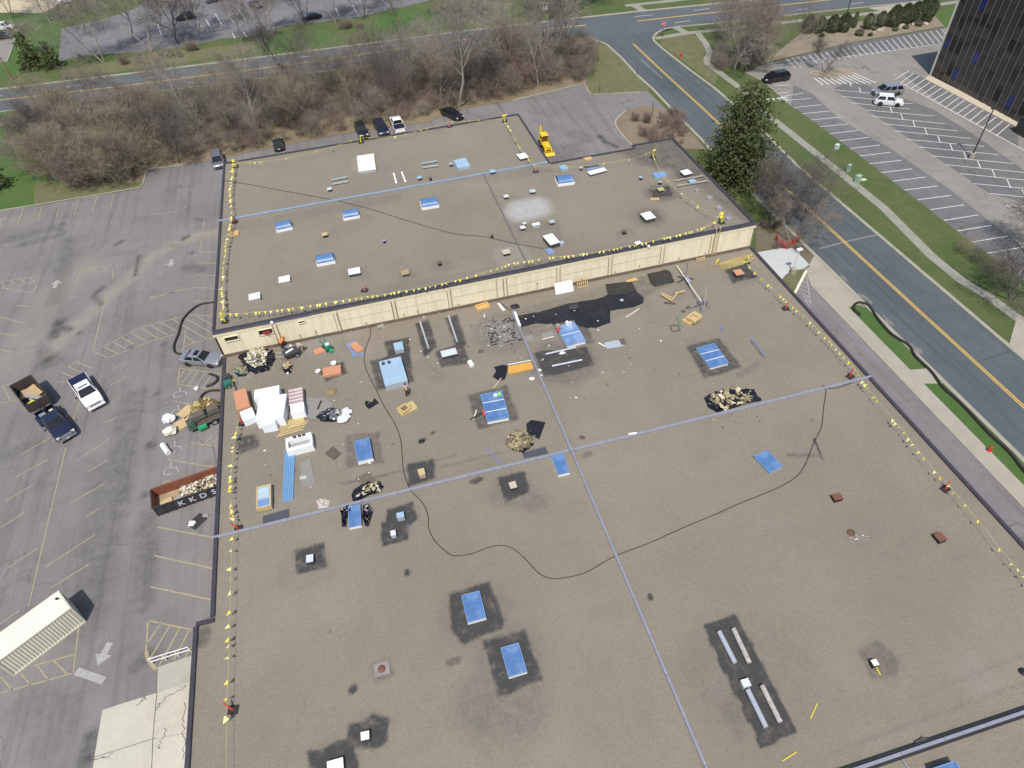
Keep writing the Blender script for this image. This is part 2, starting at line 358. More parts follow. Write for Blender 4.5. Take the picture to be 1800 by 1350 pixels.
# lawns and the thicket bed lie above the lot, behind a low kerb
nr_edge = [(-160, 218), (0, 197), (233, 167), (450, 140), (640, 118), (800, 90), (1000, 63)]
sheet('thicket_bed', [(60, 362), (164, 344), (247, 331), (254, 315), (257, 300), (267, 297), (367, 283), (450, 265), (547, 245), (627, 232), (750, 215), (817, 190), (900, 177), (1000, 153), (1027, 148), (1037, 165), (1044, 140), (1048, 80), (980, 76), (823, 110), (663, 134), (440, 167), (250, 193), (60, 214)], 0.06, BED)
sheet('west_lawn', [(-420, 440), (0, 370), (90, 357), (120, 330), (85, 300), (70, 260), (60, 217), (-160, 240), (-500, 270)], 0.065, LUSH)
sheet('lane_verge', [(60, 362), (164, 344), (247, 331), (252, 318), (200, 322), (120, 326), (66, 318), (60, 330)], 0.07, DRY)
sheet('dry_verge', [(110, 121), (180, 112), (268, 95), (400, 80), (470, 66), (470, 76), (420, 96), (300, 112), (190, 128), (110, 140)], 0.009, DRY)
sheet('verge', nr_edge[::-1]+[(-160, 238), (0, 216), (250, 190), (440, 165), (663, 132), (823, 107), (1000, 76), (1030, 70), (1020, 60)], 0.064, LUSH)
sheet('corner_lawn', [(1048, 74), (1040, 110), (1030, 146), (1040, 166), (1050, 167), (1124, 161), (1143, 157), (1120, 133), (1094, 104), (1068, 81)], 0.067, DRY)
kerb('kerb', [(0, 370.5), (85, 357), (164, 344), (247, 330), (252, 322), (257, 301), (267, 297), (320, 290)], 0.01, 0.22, 0.1)
kerb('kerb', [(900, 177), (1000, 153), (1027, 148), (1032, 157), (1037, 165), (1047, 167), (1090, 164), (1125, 162)], 0.01, 0.22, 0.1)
walk_l = [(-160, 238), (0, 219), (83, 209), (250, 190), (440, 164), (663, 131), (823, 107), (960, 84), (1030, 71)]
def path(name, px, wd, z, mat, n=0):
    pts = [at(u, v) for u, v in px]; L, Rr = strip_pts(pts, wd)
    return slab(name, None, -0.05, z, mat, world=[Vector(p) for p in L+Rr[::-1]])
path('sidewalk', walk_l, 1.6, 0.085, WALK)

# the north road
nfar = [(-300, 196), (0, 157), (200, 133), (400, 108.5), (600, 83), (800, 57), (1000, 34), (1117, 21), (1288, 4), (1500, -15), (1800, -42)]
nnear_w = [at(u, v) for u, v in nr_edge]; 
nfar_w = [at(u, v) for u, v in nfar]
nn2 = [(1197, 47), (1283, 39), (1404, 25), (1520, 13), (1640, 0), (1800, -18)]
sheet('north_road', None, 0.020, NROAD, world=[at(u, v) for u, v in nfar]+[at(u, v) for u, v in nn2[::-1]]+[at(1145, 62), at(1042, 70)]+[at(u, v) for u, v in nr_edge[::-1]])
kerb('kerb', nfar, 0.01, 0.75, 0.13); kerb('kerb', nr_edge[:6], 0.01, 0.4, 0.12); kerb('kerb', nn2, 0.01, 0.4, 0.12)
nr = bpy.data.objects['north_road']
yl = [(-200, 197), (0, 175.5), (200, 153), (400, 127.5), (600, 101), (800, 71), (1000, 47), (1030, 44)]
band('center_line', yl, 0.42, 0.026, YEL, nr); band('center_line', [(1119, 37), (1190, 29), (1262, 21), (1400, 6), (1500, -5), (1700, -28)], 0.42, 0.026, YEL, nr)
for a in ((-20, 170, 5, 168), (33, 185, 56, 181), (115, 152, 145, 149), (190, 166, 222, 161), (255, 137, 285, 134), (330, 146, 362, 143), (465, 128, 497, 124), (520, 101, 553, 98), (612, 108, 628, 106), (650, 84, 675, 81), (738, 92, 760, 89), (890, 54, 920, 50), (985, 62, 1002, 60), (1115, 29, 1148, 26), (1186, 40, 1213, 36), (1220, 18, 1248, 15), (1400, 17, 1420, 15), (1496, 7, 1518, 4)):
    band('lane_dash', [a[:2], a[2:]], 0.16, 0.026, WHT, nr)

# the road along the east side of the building
sl_ = [at(u, v) for u, v in ((1042, 70), (1056, 74), (1068, 80), (1094, 104), (1120, 133), (1147, 157), (1200, 213), (1235, 248))]
el = [Vector((55.25, y, 0)) for y in (88, 70, 50, 20, -20, -60)]
er = [Vector((65.6, y, 0)) for y in (-60, -20, 20, 50, 70, 84)]
sr_ = [at(u, v) for u, v in ((1343, 233), (1300, 194), (1255, 155), (1210, 122), (1163, 85), (1150, 73), (1148, 66), (1155, 58), (1170, 51), (1197, 47))]
sheet('east_road', None, 0.028, ROAD, world=[Vector(p) for p in sl_+el+er+sr_])
sr = bpy.data.objects['east_road']
kerb('kerb', None, 0, 0.5, 0.13, world=sl_+el); kerb('kerb', None, 0, 0.5, 0.13, world=er+sr_)
for dx in (-0.13, 0.13):
    p0, p1 = at(1113, 77), at(1240, 195)
    band('center_line', None, 0.16, 0.034, YEL, sr, world=[p0+Vector((dx, 0, 0)), (p0+p1)/2+Vector((dx-0.1, 0, 0)), p1+Vector((dx, 0, 0)), Vector((60.6+dx, 80, 0)), Vector((60.45+dx, 50, 0)), Vector((60.4+dx, 20, 0)), Vector((60.4+dx, -60, 0))])
band('lane_line', [(1126, 104), (1165, 138)], 0.12, 0.034, WHTF, sr)
for x, y in ((55.95, 57), (56.0, 53), (55.9, 48), (55.95, 43)):
    o = MB(); k = 9; rr = [rnd.uniform(0.25, 0.9) for _ in range(k)]
    poly_mesh([Vector((x+rr[i]*math.cos(6.28*i/k)*0.55, y+rr[i]*math.sin(6.28*i/k)*2.2, 0)) for i in range(k)], 0.032).build('sand_patch', M('sand_wash', (0.175, 0.165, 0.15), 0.95, 0, 0.3, 1.5), sr)

band('pavement_seam', [(1440, 437), (1490, 424), (1545, 412)], .3, .0335, M('seam_grey', (.19, .195, .19), .9, 0, .2, 2), sr); band('pavement_seam', [(1700, 640), (1745, 628), (1790, 612)], .2, .0335, M('seam_dark', (.07, .075, .08), .9, 0, .2, 2), sr)
# driveway, sidewalk and strips between building and east road
sheet('driveway', None, 0.020, DRIVE, world=[Vector((42, -40, 0)), Vector((51.3, -40, 0)), Vector((51.3, 53, 0)), Vector((50.8, 58.5, 0)), at(1405, 500), at(1397, 517), Vector((42, 57, 0))])
slab('sidewalk', None, -0.05, 0.09, CONC, world=[Vector((53.1, 60.4, 0)), Vector((53.1, -40, 0)), Vector((51.25, -40, 0)), Vector((51.25, 57, 0)), Vector((52.3, 60.0, 0))])
slab('sidewalk', None, -0.05, 0.095, CONC, world=[Vector((53.5, 60.95, 0)), Vector((55.0, 62.3, 0)), Vector((55.02, 51.9, 0)), Vector((53.1, 51.9, 0)), Vector((53.1, 60.4, 0))])
slab('path', None, -0.05, 0.096, CONC, world=[Vector((53.1, 40.6, 0)), Vector((55.02, 40.2, 0)), Vector((55.02, 37.8, 0)), Vector((53.1, 38.4, 0))])
sheet('grass_strip', None, 0.07, LUSH, world=[Vector((53.1, 51.8, 0)), Vector((54.4, 52.0, 0)), Vector((55.0, 51, 0)), Vector((55.0, 40.2, 0)), Vector((53.1, 40.6, 0))])
sheet('grass_strip', None, 0.07, LUSH, world=[Vector((53.1, 38.4, 0)), Vector((55.0, 37.8, 0)), Vector((55.0, -40, 0)), Vector((53.1, -40, 0))])
slab('entrance_slab', [(1325, 440), (1385, 435), (1392, 435), (1403, 445), (1423, 465), (1412, 472), (1390, 476), (1380, 484), (1368, 500), (1340, 470)], -0.05, 0.05, CONCB)
sheet('dirt_patch', [(1365, 505), (1374, 491), (1382, 483), (1391, 477), (1413, 473), (1417, 477), (1404, 503), (1396, 520)], 0.06, DRY)
sheet('dirt_patch', [(1328, 444), (1330, 392), (1345, 385), (1400, 400), (1418, 430), (1436, 447), (1423, 464), (1403, 444), (1392, 434), (1385, 434)], 0.055, m_ground('bare_earth', (0.17, 0.145, 0.105), (0.22, 0.19, 0.14), (0.11, 0.12, 0.05), 0.4, 0.6))
sheet('side_lawn', None, 0.034, GRASS, world=[Vector((43.35, 64, 0)), Vector((54.9, 60, 0)), Vector((54.9, 87, 0)), at(1222, 240), at(1205, 265), Vector((43.35, 84, 0))])
kerb('kerb', [(1417, 477), (1404, 502), (1397, 516)], 0.02, 0.3, 0.14, mat=M('painted_kerb', (0.70, 0.66, 0.52), 0.85, 0, 0.15, 2))
for k in range(7):
    a = lerp2((1399, 488), (1415, 527), k/6); b_ = lerp2((1416, 488), (1424, 540), k/6)
    band('hatch_line', [a, b_], 0.11, 0.026, WHTF, bpy.data.objects['driveway'])
band('hatch_line', [(1418, 486), (1425, 535)], 0.11, 0.0275, WHTF, bpy.data.objects['driveway'])
sheet('shrub_island', [(1116, 258), (1110, 254), (1098, 243), (1087, 230), (1081, 218), (1083, 210), (1090, 203), (1103, 194), (1125, 187), (1150, 186), (1176, 197), (1222, 240), (1240, 262), (1210, 262), (1180, 250)], 0.07, SAND)
kerb('kerb', [(1113, 258), (1098, 243), (1087, 230), (1081.5, 218), (1083, 211), (1090, 204), (1100, 195)], 0.012, 0.28, 0.13, mat=CONC)

# ground east of the road: office lot, its island, lines
olot = sheet('office_lot', [(1390, 187), (1372, 170), (1340, 143), (1310, 128), (1335, 116), (1345, 112), (1500, 77), (1661, 49), (1720, 36), (2050, 10), (2300, 360), (2200, 800), (1800, 494), (1707, 425), (1593, 337), (1493, 260), (1407, 197)], 0.016, OLOT)
sheet('stall_row', [(1390, 187), (1407, 197), (1493, 260), (1593, 337), (1707, 425), (1800, 494), (1840, 470), (1772, 415), (1666, 330), (1565, 261), (1475, 209), (1428, 165), (1395, 150)], 0.020, OLOTD, parent=olot)
sheet('stall_row', [(1462, 157), (1500, 140), (1545, 158), (1640, 192), (1705, 232), (1790, 292), (1830, 320), (1830, 365), (1740, 340), (1680, 300), (1585, 234), (1500, 178)], 0.020, OLOTD, parent=olot)
sheet('stall_row', [(1590, 132), (1607, 128), (1640, 146), (1784, 221), (1790, 226), (1790, 258), (1730, 222), (1660, 186)], 0.020, OLOTD, parent=olot)
sheet('stall_row', [(1335, 118), (1350, 111), (1500, 75), (1661, 48), (1655, 78), (1500, 99), (1345, 118)], 0.020, OLOTD, parent=olot)
def oz(x, y): return (1200+x/3, y/3)
for a, b_ in (((500, 493), (560, 485)), ((515, 510), (640, 490)), ((545, 528), (675, 520)), ((583, 568), (730, 552)), ((628, 600), (775, 585)), ((675, 633), (825, 617)), ((723, 668), (875, 653)), ((772, 705), (928, 687)), ((825, 743), (985, 723)), ((880, 783), (1040, 765)), ((930, 823), (1095, 803)), ((988, 863), (1155, 845)), ((1048, 910), (1210, 890)), ((1108, 955), (1280, 933)), ((1170, 1002), (1345, 980)), ((1240, 1053), (1415, 1030)), ((1308, 1105), (1485, 1080)), ((1377, 1162), (1558, 1133)), ((1450, 1217), (1630, 1188)), ((1525, 1276), (1715, 1245)), ((1605, 1335), (1795, 1303)), ((480, 450), (570, 448)),
              ((785, 472), (1000, 492)), ((840, 507), (1050, 528)), ((890, 542), (1200, 575)), ((965, 580), (1330, 612)), ((1000, 614), (1385, 652)), ((1060, 653), (1450, 690)), ((1117, 690), (1517, 730)), ((1183, 735), (1590, 772)), ((1248, 775), (1665, 815)), ((1315, 822), (1745, 862)), ((1385, 868), (1830, 912)), ((1460, 915), (1880, 957)), ((1535, 968), (1920, 1004)), ((1618, 1020), (1990, 1058)), ((1705, 1080), (2080, 1115)), ((1705, 1080), (1800, 1140)), ((1150, 545), (1215, 545))):
    band('stall_line', [oz(*a), oz(*b_)], 0.13, 0.026, WHT, olot)
for a, b_ in (((880, 430), (887, 455)), ((930, 460), (940, 488)), ((1095, 565), (1105, 595)), ((1150, 600), (1163, 630)), ((1215, 637), (1225, 670)), ((1277, 675), (1290, 710)), ((1345, 715), (1358, 750)), ((1410, 757), (1424, 795)), ((1482, 800), (1497, 840)), ((1555, 848), (1572, 888)), ((1632, 895), (1650, 937)), ((1710, 945), (1730, 990)), ((1790, 1000), (1812, 1045))):
    band('stall_line', [oz(*a), oz(*b_)], 0.13, 0.0285, WHT, olot)
for k in range(29):
    t_ = k/28; a = lerp2((1383, 104), (1655, 51), t_); b_ = lerp2((1398, 119), (1672, 72), t_)
    band('stall_line', [a, b_], 0.13, 0.026, WHT, olot)
band('stall_line', [(1335, 118), (1345, 116.5), (1500, 98), (1668, 75)], 0.14, 0.0285, WHT, olot)
tz = lambda x, y: (1560+x/5.19, y/5.19)
for a, b_ in zip(((240, 668), (290, 693), (345, 722), (393, 748), (440, 778), (493, 803), (548, 833), (600, 857), (655, 888), (705, 913), (763, 948), (815, 975), (873, 1003), (930, 1040), (990, 1068), (1055, 1102), (1115, 1133)), ((120, 755), (160, 780), (215, 808), (262, 835), (315, 863), (360, 890), (415, 917), (465, 947), (520, 985), (575, 1005), (630, 1040), (685, 1068), (750, 1102), (810, 1132), (865, 1165), (930, 1200), (990, 1240))):
    band('stall_line', [tz(*a), tz(*b_)], 0.13, 0.026, WHT, olot)
band('stall_line', [tz(120, 755), tz(415, 917), tz(865, 1165), tz(1060, 1268), tz(1246, 1370)], 0.14, 0.0285, WHT, olot)
band('stall_line', [tz(195, 645), tz(68, 725), tz(66, 680)], 0.14, 0.026, WHT, olot)
for k in range(10):
    t_ = k/9; band('hatch_line', [lerp2((1431, 137), (1500, 128), t_), lerp2((1447, 149), (1541, 146), t_)], 0.22, 0.026, WHT, olot)
slab('planting_island', [(1421.7, 130), (1433, 126), (1460, 124), (1497, 122.5), (1502, 128), (1495, 131.5), (1477, 131.5), (1472, 137.5), (1447, 135)], -0.02, 0.12, m_ground('island_mulch', (0.34, 0.28, 0.20), (0.40, 0.34, 0.25), (0.27, 0.2, 0.14), 0.3, 0.5))
kerb('kerb', [(1421.7, 130), (1433, 126), (1460, 124), (1497, 122.5), (1502, 128), (1495, 131.5), (1477, 131.5), (1472, 137.5), (1447, 135), (1421.7, 130)], 0.016, 0.25, 0.15, mat=CONC)
path('sidewalk', [(1333, 188), (1345, 199), (1395, 239), (1475, 303), (1553, 366), (1636, 450), (1690, 494), (1740, 524), (1800, 568), (1900, 640)], 1.35, 0.085, WALK)
path('path', [(1226, 58), (1240, 76), (1248, 92), (1242, 105), (1243, 112), (1262, 126), (1300, 155), (1335, 190)], 1.3, 0.083, WALK)
path('sidewalk', [(1152, 68), (1205, 59), (1290, 50), (1404, 37), (1550, 22), (1640, 10), (1760, -8)], 1.5, 0.086, WALK)
path('path', [(1186, 48), (1206, 58)], 1.6, 0.084, WALK)
path('path', [(1099, 10.5), (1160, 4), (1240, -5)], 1.5, 0.084, WALK); path('path', [(1115, 10), (1130, 19)], 1.8, 0.083, WALK)
slab('driveway_apron', [(1527, 14), (1632, 0), (1650, 4), (1632, 12), (1560, 22)], -0.05, 0.09, CONC)
sheet('hedge_bed', [(1335, 112), (1345, 106), (1420, 48), (1560, 32), (1640, 22), (1655, 40), (1661, 46), (1500, 74)], 0.05, m_ground('bark_mulch', (0.27, 0.225, 0.165), (0.34, 0.29, 0.22), (0.16, 0.15, 0.08), 0.2, 0.6))
sheet('office_lawn', [(1640, 24), (1672, 14), (1800, -5), (1800, 20), (1720, 34), (1661, 47)], 0.055, LUSH)
slab('driveway_apron', [(1788, 555), (1900, 640), (1900, 720), (1773, 608)], -0.05, 0.1, CONC)
# far lot and the ground beyond the north road
flot = sheet('far_lot', [(103, 107), (150, 98), (268, 89), (337, 80), (394, 67), (439, 64), (508, 44), (551, 41), (633, 29), (682, 18), (733, 6), (753, 1), (800, -10), (700, -80), (300, -40), (239, 15), (180, 35), (108, 50)], 0.015, FLOT)
for a, b_ in (((348, 36), (353, 47)), ((378, 24), (390, 43)), ((400, 20), (410, 40)), ((418, 15), (432, 35)), ((362, 34), (370, 48)), ((408, 58), (413, 67)), ((428, 56), (434, 65)), ((277, 42), (283, 60)), ((560, 20), (566, 32)), ((590, 14), (596, 28)), ((620, 8), (626, 22))):
    band('stall_line', [a, b_], 0.18, 0.022, WHT, flot)
sheet('sand_yard', [(-60, 28), (0, 22), (72, 23), (92, 15), (110, -2), (-40, -10)], 0.012, M('sand_yard_earth', (0.46, 0.40, 0.27), 0.95, 0, 0.2, 0.2))
sheet('west_drive', [(-60, 66), (24, 58), (27, 62), (13, 108), (-60, 118)], 0.014, OLOT); kerb('kerb', [(29, 59), (25, 75), (13, 108)], 0.01, 0.3, 0.13)
sheet('lawn', [(0, 27), (100, 20), (107, 50), (100, 105), (0, 140)], 0.006, LUSH)
sheet('lawn', [(410, 78), (470, 66), (560, 52), (600, 60), (620, 78), (520, 92), (430, 102)], 0.007, LUSH); sheet('lawn', [(620, 40), (740, 12), (860, 45), (930, 38), (960, 36), (800, 54), (640, 76)], 0.008, LUSH)
sheet('lawn', [(1160, 78), (1165, 68), (1195, 62), (1225, 62), (1245, 92), (1240, 112), (1262, 130), (1256, 150)], 0.05, DRY)
sheet('lawn', [(1345, 231), (1341, 205), (1475, 309), (1553, 372), (1632, 452), (1690, 500), (1760, 545), (1760, 590), (1587, 450), (1500, 373), (1407, 290)], 0.05, GRASS)
sheet('lawn', [(1351, 197), (1375, 192), (1407, 197), (1493, 260), (1593, 337), (1707, 425), (1800, 494), (1860, 560), (1800, 560), (1745, 520), (1640, 445), (1560, 365), (1480, 300)], 0.055, GRASS)
# lettered marks and lines on the parking lot
def lz(x, y): return (x/4.5, 330+y/4.5)          # the two enlargements the lines were read from
def lz2(x, y): return (x/4.5, 600+y/4.5)
LP = [((0, 300), (8, 240)), ((140, 290), (187, 155)), ((300, 260), (335, 135)), ((440, 245), (478, 112)), ((587, 215), (622, 88)), ((730, 192), (765, 65)), ((872, 170), (900, 50)),
      ((0, 745), (310, 695)), ((310, 695), (265, 830)), ((265, 830), (0, 790)), ((0, 790), (300, 745)), ((10, 745), (45, 790)), ((85, 735), (120, 775)), ((160, 722), (195, 757)), ((235, 712), (280, 748)), ((200, 1075), (0, 1020)), ((140, 1172), (0, 1150)), ((90, 1300), (0, 1280)), ((235, 940), (130, 930)),
      ((600, 775), (640, 645)), ((640, 645), (885, 610)), ((640, 690), (690, 665)), ((645, 650), (685, 670)), ((715, 628), (770, 668)), ((800, 618), (850, 655)), ((890, 720), (893, 640)),
      ((730, 1300), (1110, 1105)), ((850, 1345), (1190, 1215)), ((740, 1295), (850, 1345)), ((815, 1255), (925, 1310)), ((880, 1215), (990, 1270)), ((950, 1180), (1060, 1235)), ((1025, 1140), (1150, 1212)), ((1110, 1105), (1245, 1190)), ((1190, 1085), (1325, 1165)), ((1275, 1065), (1405, 1140)), ((1110, 1105), (1490, 1005)), ((1190, 1215), (1470, 1135)),
      ((740, 1270), (815, 960)), ((815, 960), (845, 860)), ((1615, 255), (1605, 340)), ((1595, 415), (1580, 505)), ((1580, 505), (1730, 512)), ((1560, 595), (1715, 597)), ((1545, 688), (1705, 695)), ((1530, 790), (1700, 795)), ((1515, 895), (1690, 895)), ((1200, 865), (1530, 790)), ((1200, 878), (1450, 800)), ((1195, 862), (1200, 880)), ((1490, 1005), (1685, 1015)),
      ((1360, 1040), (1645, 1200)), ((1450, 1025), (1670, 1145)), ((1550, 1010), (1680, 1085)), ((1470, 1130), (1445, 1305)), ((1465, 1170), (1545, 1225)), ((1450, 1255), (1680, 1185)), ((1445, 1305), (1650, 1290)), ((1185, 215), (1400, 185)), ((1070, 805), (1130, 790)), ((600, 860), (560, 870))]
for a, b_ in LP: band('stall_line', [lz(*a), lz(*b_)], 0.12, 0.022, YELF, lot)
LQ = [((1420, 210), (1405, 340)), ((1420, 210), (1745, 258)), ((1405, 340), (1730, 385)), ((1420, 285), (1470, 215)), ((1430, 345), (1520, 225)), ((1490, 350), (1570, 232)), ((1550, 360), (1625, 240)), ((1610, 365), (1680, 250)), ((1690, 378), (1745, 290)), ((1385, 478), (1540, 500)), ((1325, 932), (1690, 995)), ((1510, 800), (1710, 830)), ((1620, 810), (1680, 745)), ((1675, 820), (1730, 750)), ((1300, 1102), (1285, 1215)), ((1300, 1102), (1530, 1140)), ((1325, 1200), (1390, 1125)), ((1400, 1215), (1460, 1140)),
      ((520, 840), (400, 1350)), ((630, 480), (580, 620)), ((410, 755), (170, 895)), ((580, 690), (410, 790)), ((925, 600), (800, 660)), ((870, 770), (600, 945)), ((855, 940), (700, 1030)), ((1000, 160), (900, 215)), ((1000, 280), (880, 345)), ((960, 440), (880, 480)), ((380, 935), (120, 1075)), ((830, 1120), (540, 1290)), ((270, 1130), (50, 1260)), ((540, 200), (600, 160)), ((480, 240), (580, 285)), ((540, 200), (640, 245)), ((605, 160), (720, 210)), ((460, 325), (510, 320)), ((20, 350), (110, 330)), ((20, 350), (80, 465)), ((110, 330), (180, 460)), ((0, 490), (180, 455)), ((790, 1320), (680, 1390))]
for a, b_ in LQ: band('stall_line', [lz2(*a), lz2(*b_)], 0.12, 0.0235, YELF, lot)
lz3 = lambda x, y: (x/3, 900+y/3)
for a, b_ in (((832, 80), (1130, 135)), ((815, 230), (1125, 298)), ((795, 395), (1115, 462)), ((780, 572), (1015, 622)), ((780, 572), (770, 740)), ((775, 695), (848, 588)), ((790, 775), (895, 600)), ((840, 810), (948, 612)), ((915, 780), (1000, 620)), ((975, 770), (1014, 700)), ((265, 0), (150, 500)), ((200, 190), (40, 295)), ((500, 120), (240, 290)), ((470, 275), (270, 400)), ((415, 610), (385, 850)), ((385, 850), (0, 955)), ((395, 750), (180, 810)), ((285, 785), (355, 855)), ((195, 808), (255, 885)), ((110, 850), (160, 912)), ((5, 870), (65, 938)), ((100, 520), (0, 590)), ((130, 0), (0, 85))):
    band('stall_line', [lz3(*a), lz3(*b_)], 0.12 if a[0] < 600 else 0.15, 0.025, YELF, lot)
band('stall_line', [lz3(770, 735), lz3(778, 770), lz3(795, 800), lz3(825, 832)], 0.3, 0.0265, YELF, lot)
band('stop_bar', [lz3(402, 838), lz3(548, 890)], 0.62, 0.0265, WHTF, lot)
def arrow(tail, head, wd, z=0.0265):
    a, b_ = at(*tail), at(*head); d = (b_-a); L = d.length; d.normalize(); q = Vector((-d.y, d.x, 0)); m = a+d*L*0.52; n = MB()
    P = lambda p: (p.x, p.y, z)
    n.quad(P(a-q*wd*.28), P(m-q*wd*.28), P(m+q*wd*.28), P(a+q*wd*.28)); n.add([P(m-q*wd*.75), P(b_), P(m+q*wd*.75)], [(0, 1, 2)])
    n.build('painted_arrow', WHTF, lot)
arrow(lz3(582, 688), lz3(516, 812), 1.0); arrow(lz(430, 795), lz(455, 728), 1.0); arrow(lz(1360, 570), lz(1345, 625), 1.0)
def wheelchair(c, s=1.0):
    c = at(*c); n = MB()
    n2 = lambda pts, wd: [n.quad((Rr[i].x, Rr[i].y, .0265), (Rr[i+1].x, Rr[i+1].y, .0265), (L[i+1].x, L[i+1].y, .0265), (L[i].x, L[i].y, .0265)) for L, Rr in [strip_pts(pts, wd)] for i in range(len(pts)-1)]
    V = lambda x, y: c+Vector((x*s, y*s, 0))
    n2([V(-.25+.5*math.cos(a), .5*math.sin(a)) for a in [R(-40-28*k) for k in range(9)]], .12)
    n2([V(-.1, .95), V(-.05, .3), V(.5, .25), V(.75, -.35)], .13); n2([V(-.2, 1.0), V(0.0, 1.05)], .2)
    n.build('wheelchair_symbol', WHTF, lot)
for c in (lz2(1425, 415), lz2(1415, 560), lz2(1385, 852), lz2(1355, 1022)): wheelchair(c, 1.0)
# concrete loading apron in the south-west corner
slab('loading_apron', None, -0.02, 0.05, M('old_concrete', (0.36, 0.35, 0.30), 0.92, 0, 0.12, 0.3, dirt=(0.22, 0.21, 0.17)), world=[Vector(p) for p in (at(278, 1173), at(345, 1150), at(345, 1290), at(270, 1400), at(276, 1240))])
AP = M('cracked_concrete', (0.47, 0.445, 0.375), 0.92, 0, 0.10, 0.3, dirt=(0.30, 0.27, 0.2))
for k, q in enumerate(([(180, 1248), (216, 1236), (275, 1218), (272, 1250), (268, 1298), (166, 1330)], [(276.5, 1218), (345, 1195), (345, 1285), (269.5, 1298), (273.5, 1250)], [(166, 1331.5), (268, 1299.5), (262, 1440), (150, 1440)], [(269.5, 1299.5), (345, 1286.5), (345, 1440), (263.5, 1440)])):
    slab('concrete_slab', q, -0.02, 0.055+0.004*k, AP, parent=lot)
CRK = M('crack_filler', (0.10, 0.095, 0.085), 0.9)
for pts in ([(277, 1247), (282, 1237), (300, 1222), (318, 1210), (332, 1202)], [(292, 1282), (284, 1305), (279, 1318)], [(327, 1238), (322, 1270), (324, 1300), (320, 1345)], [(240, 1242), (250, 1232), (257, 1222)], [(160, 1338), (185, 1330), (200, 1327)]):
    P_ = [at(u, v) for u, v in pts]; W_ = [P_[i].lerp(P_[i+1], k/5)+Vector((rnd.gauss(0, .10), rnd.gauss(0, .10), 0)) for i in range(len(P_)-1) for k in range(5)]; band('crack', None, 0.05, 0.075, CRK, lot, world=W_)
# ---------------------------------------------------------------- the warehouse with its two flat roofs
def m_wall():
    m, t, b = base('cream_wall_paint'); g = nd(t, 'NewGeometry').outputs['Position']; mp = nd(t, 'Mapping'); mp.inputs['Scale'].default_value = (1.6, 1.6, .16); t.links.new(g, mp.inputs[0])
    c = mixc(t, noise(t, mp.outputs[0], 1.3, 5, .7, .42, .72), (0.76, 0.69, 0.50), (0.62, 0.545, 0.375)); c = mixc(t, math_(t, 'MULTIPLY', noise(t, g, .35, 4, .6, .45, .7), .35), c, (0.80, 0.745, 0.57))
    t.links.new(c, b.inputs['Base Color']); b.inputs['Roughness'].default_value = .75; return m
CREAM = m_wall()
CREAMD = M('cream_trim_paint', (0.70, 0.62, 0.43), 0.7, 0, 0.08, 1.5)
COPE = M('dark_coping_metal', (0.070, 0.064, 0.078), 0.45, 0.3, 0.25, 0.7)
GALV = M('galvanised_joint_metal', (0.25, 0.258, 0.305), 0.6, 0.1, 0.14, 1.2, dirt=(0.22, 0.22, 0.24))
FLASH = M('brown_base_flashing', (0.155, 0.115, 0.085), 0.9, 0, 0.25, 1.2, dirt=(0.06, 0.055, 0.05))
TARM = M('black_tar', (0.012, 0.013, 0.020), 0.48, 0, 0.5, 1.2, dirt=(0.045, 0.043, 0.045), dirtamt=0.5, bmp=0.9)
TARD = M('dried_tar', (0.030, 0.028, 0.024), 0.85, 0, 0.35, 1.5, dirt=(0.09, 0.08, 0.055), dirtamt=0.5)
PIPE = M('conduit', (0.46, 0.38, 0.25), 0.6)
XL, XL2, XR, NY = -18.5, -19.7, 43.5, 29.3
B = thing('warehouse', 'long low warehouse with gravel roofs on two levels and a cream wall at the step', 'building')
def F(zf, *px): return [zf(*p) for p in px]
ft = []
def S_(poly, amt, halo=0.0, soft=0.42):
    amt = min(1, amt*1.35 if amt > .4 else amt); ft.append(('s', F(low, *poly), -1, soft, amt))
    if halo:
        c = sum(F(low, *poly), Vector())/len(poly); r = max((p-c).length for p in F(low, *poly)); ft.append(('s', [c], r*0.75, r*1.0, halo))
S_([(793, 1047), (857, 1027), (882, 1090), (878, 1102), (815, 1128), (798, 1105)], .62, .24); S_([(855, 1130), (920, 1112), (948, 1192), (880, 1220), (862, 1160)], .62, .26)
S_([(548, 1325), (615, 1305), (625, 1350), (560, 1380)], .7, .2); S_([(617, 1277), (655, 1262), (678, 1268), (676, 1300), (660, 1312), (618, 1310)], .6, .15)
S_([(684, 898), (722, 888), (727, 910), (718, 922), (684, 926)], .8, .2); S_([(676, 922), (712, 918), (713, 946), (677, 955)], .8, .22); S_([(522, 970), (565, 960), (569, 995), (526, 1007)], .6, .25)
S_([(879, 842), (920, 834), (925, 865), (892, 877)], .75, .28); S_([(720, 818), (758, 810), (762, 838), (722, 850)], .62, .2); S_([(608, 768), (665, 760), (672, 812), (612, 822)], .40, .1)
S_([(825, 697), (888, 680), (910, 735), (842, 753)], .42, .1); S_([(655, 637), (710, 617), (724, 668), (665, 684)], .5, .15); S_([(680, 602), (715, 596), (720, 645), (686, 628)], .72, .15)
S_([(733, 570), (751, 564), (765, 610), (748, 622)], .58, .16); S_([(786, 560), (801, 555), (818, 605), (806, 612)], .58, .14); S_([(768, 618), (812, 606), (824, 636), (778, 644)], .52, .16)
S_([(848, 570), (905, 556), (918, 598), (860, 612)], .30, .34); S_([(942, 622), (1028, 612), (1040, 640), (960, 660)], .9, .38); S_([(975, 570), (1020, 560), (1042, 600), (992, 612)], .45, .2)
S_([(1210, 610), (1262, 597), (1300, 645), (1240, 663)], .48, .12); S_([(1278, 476), (1310, 466), (1328, 485), (1290, 496)], .62, .25); S_([(418, 770), (445, 765), (452, 784), (425, 795)], .5, .2)
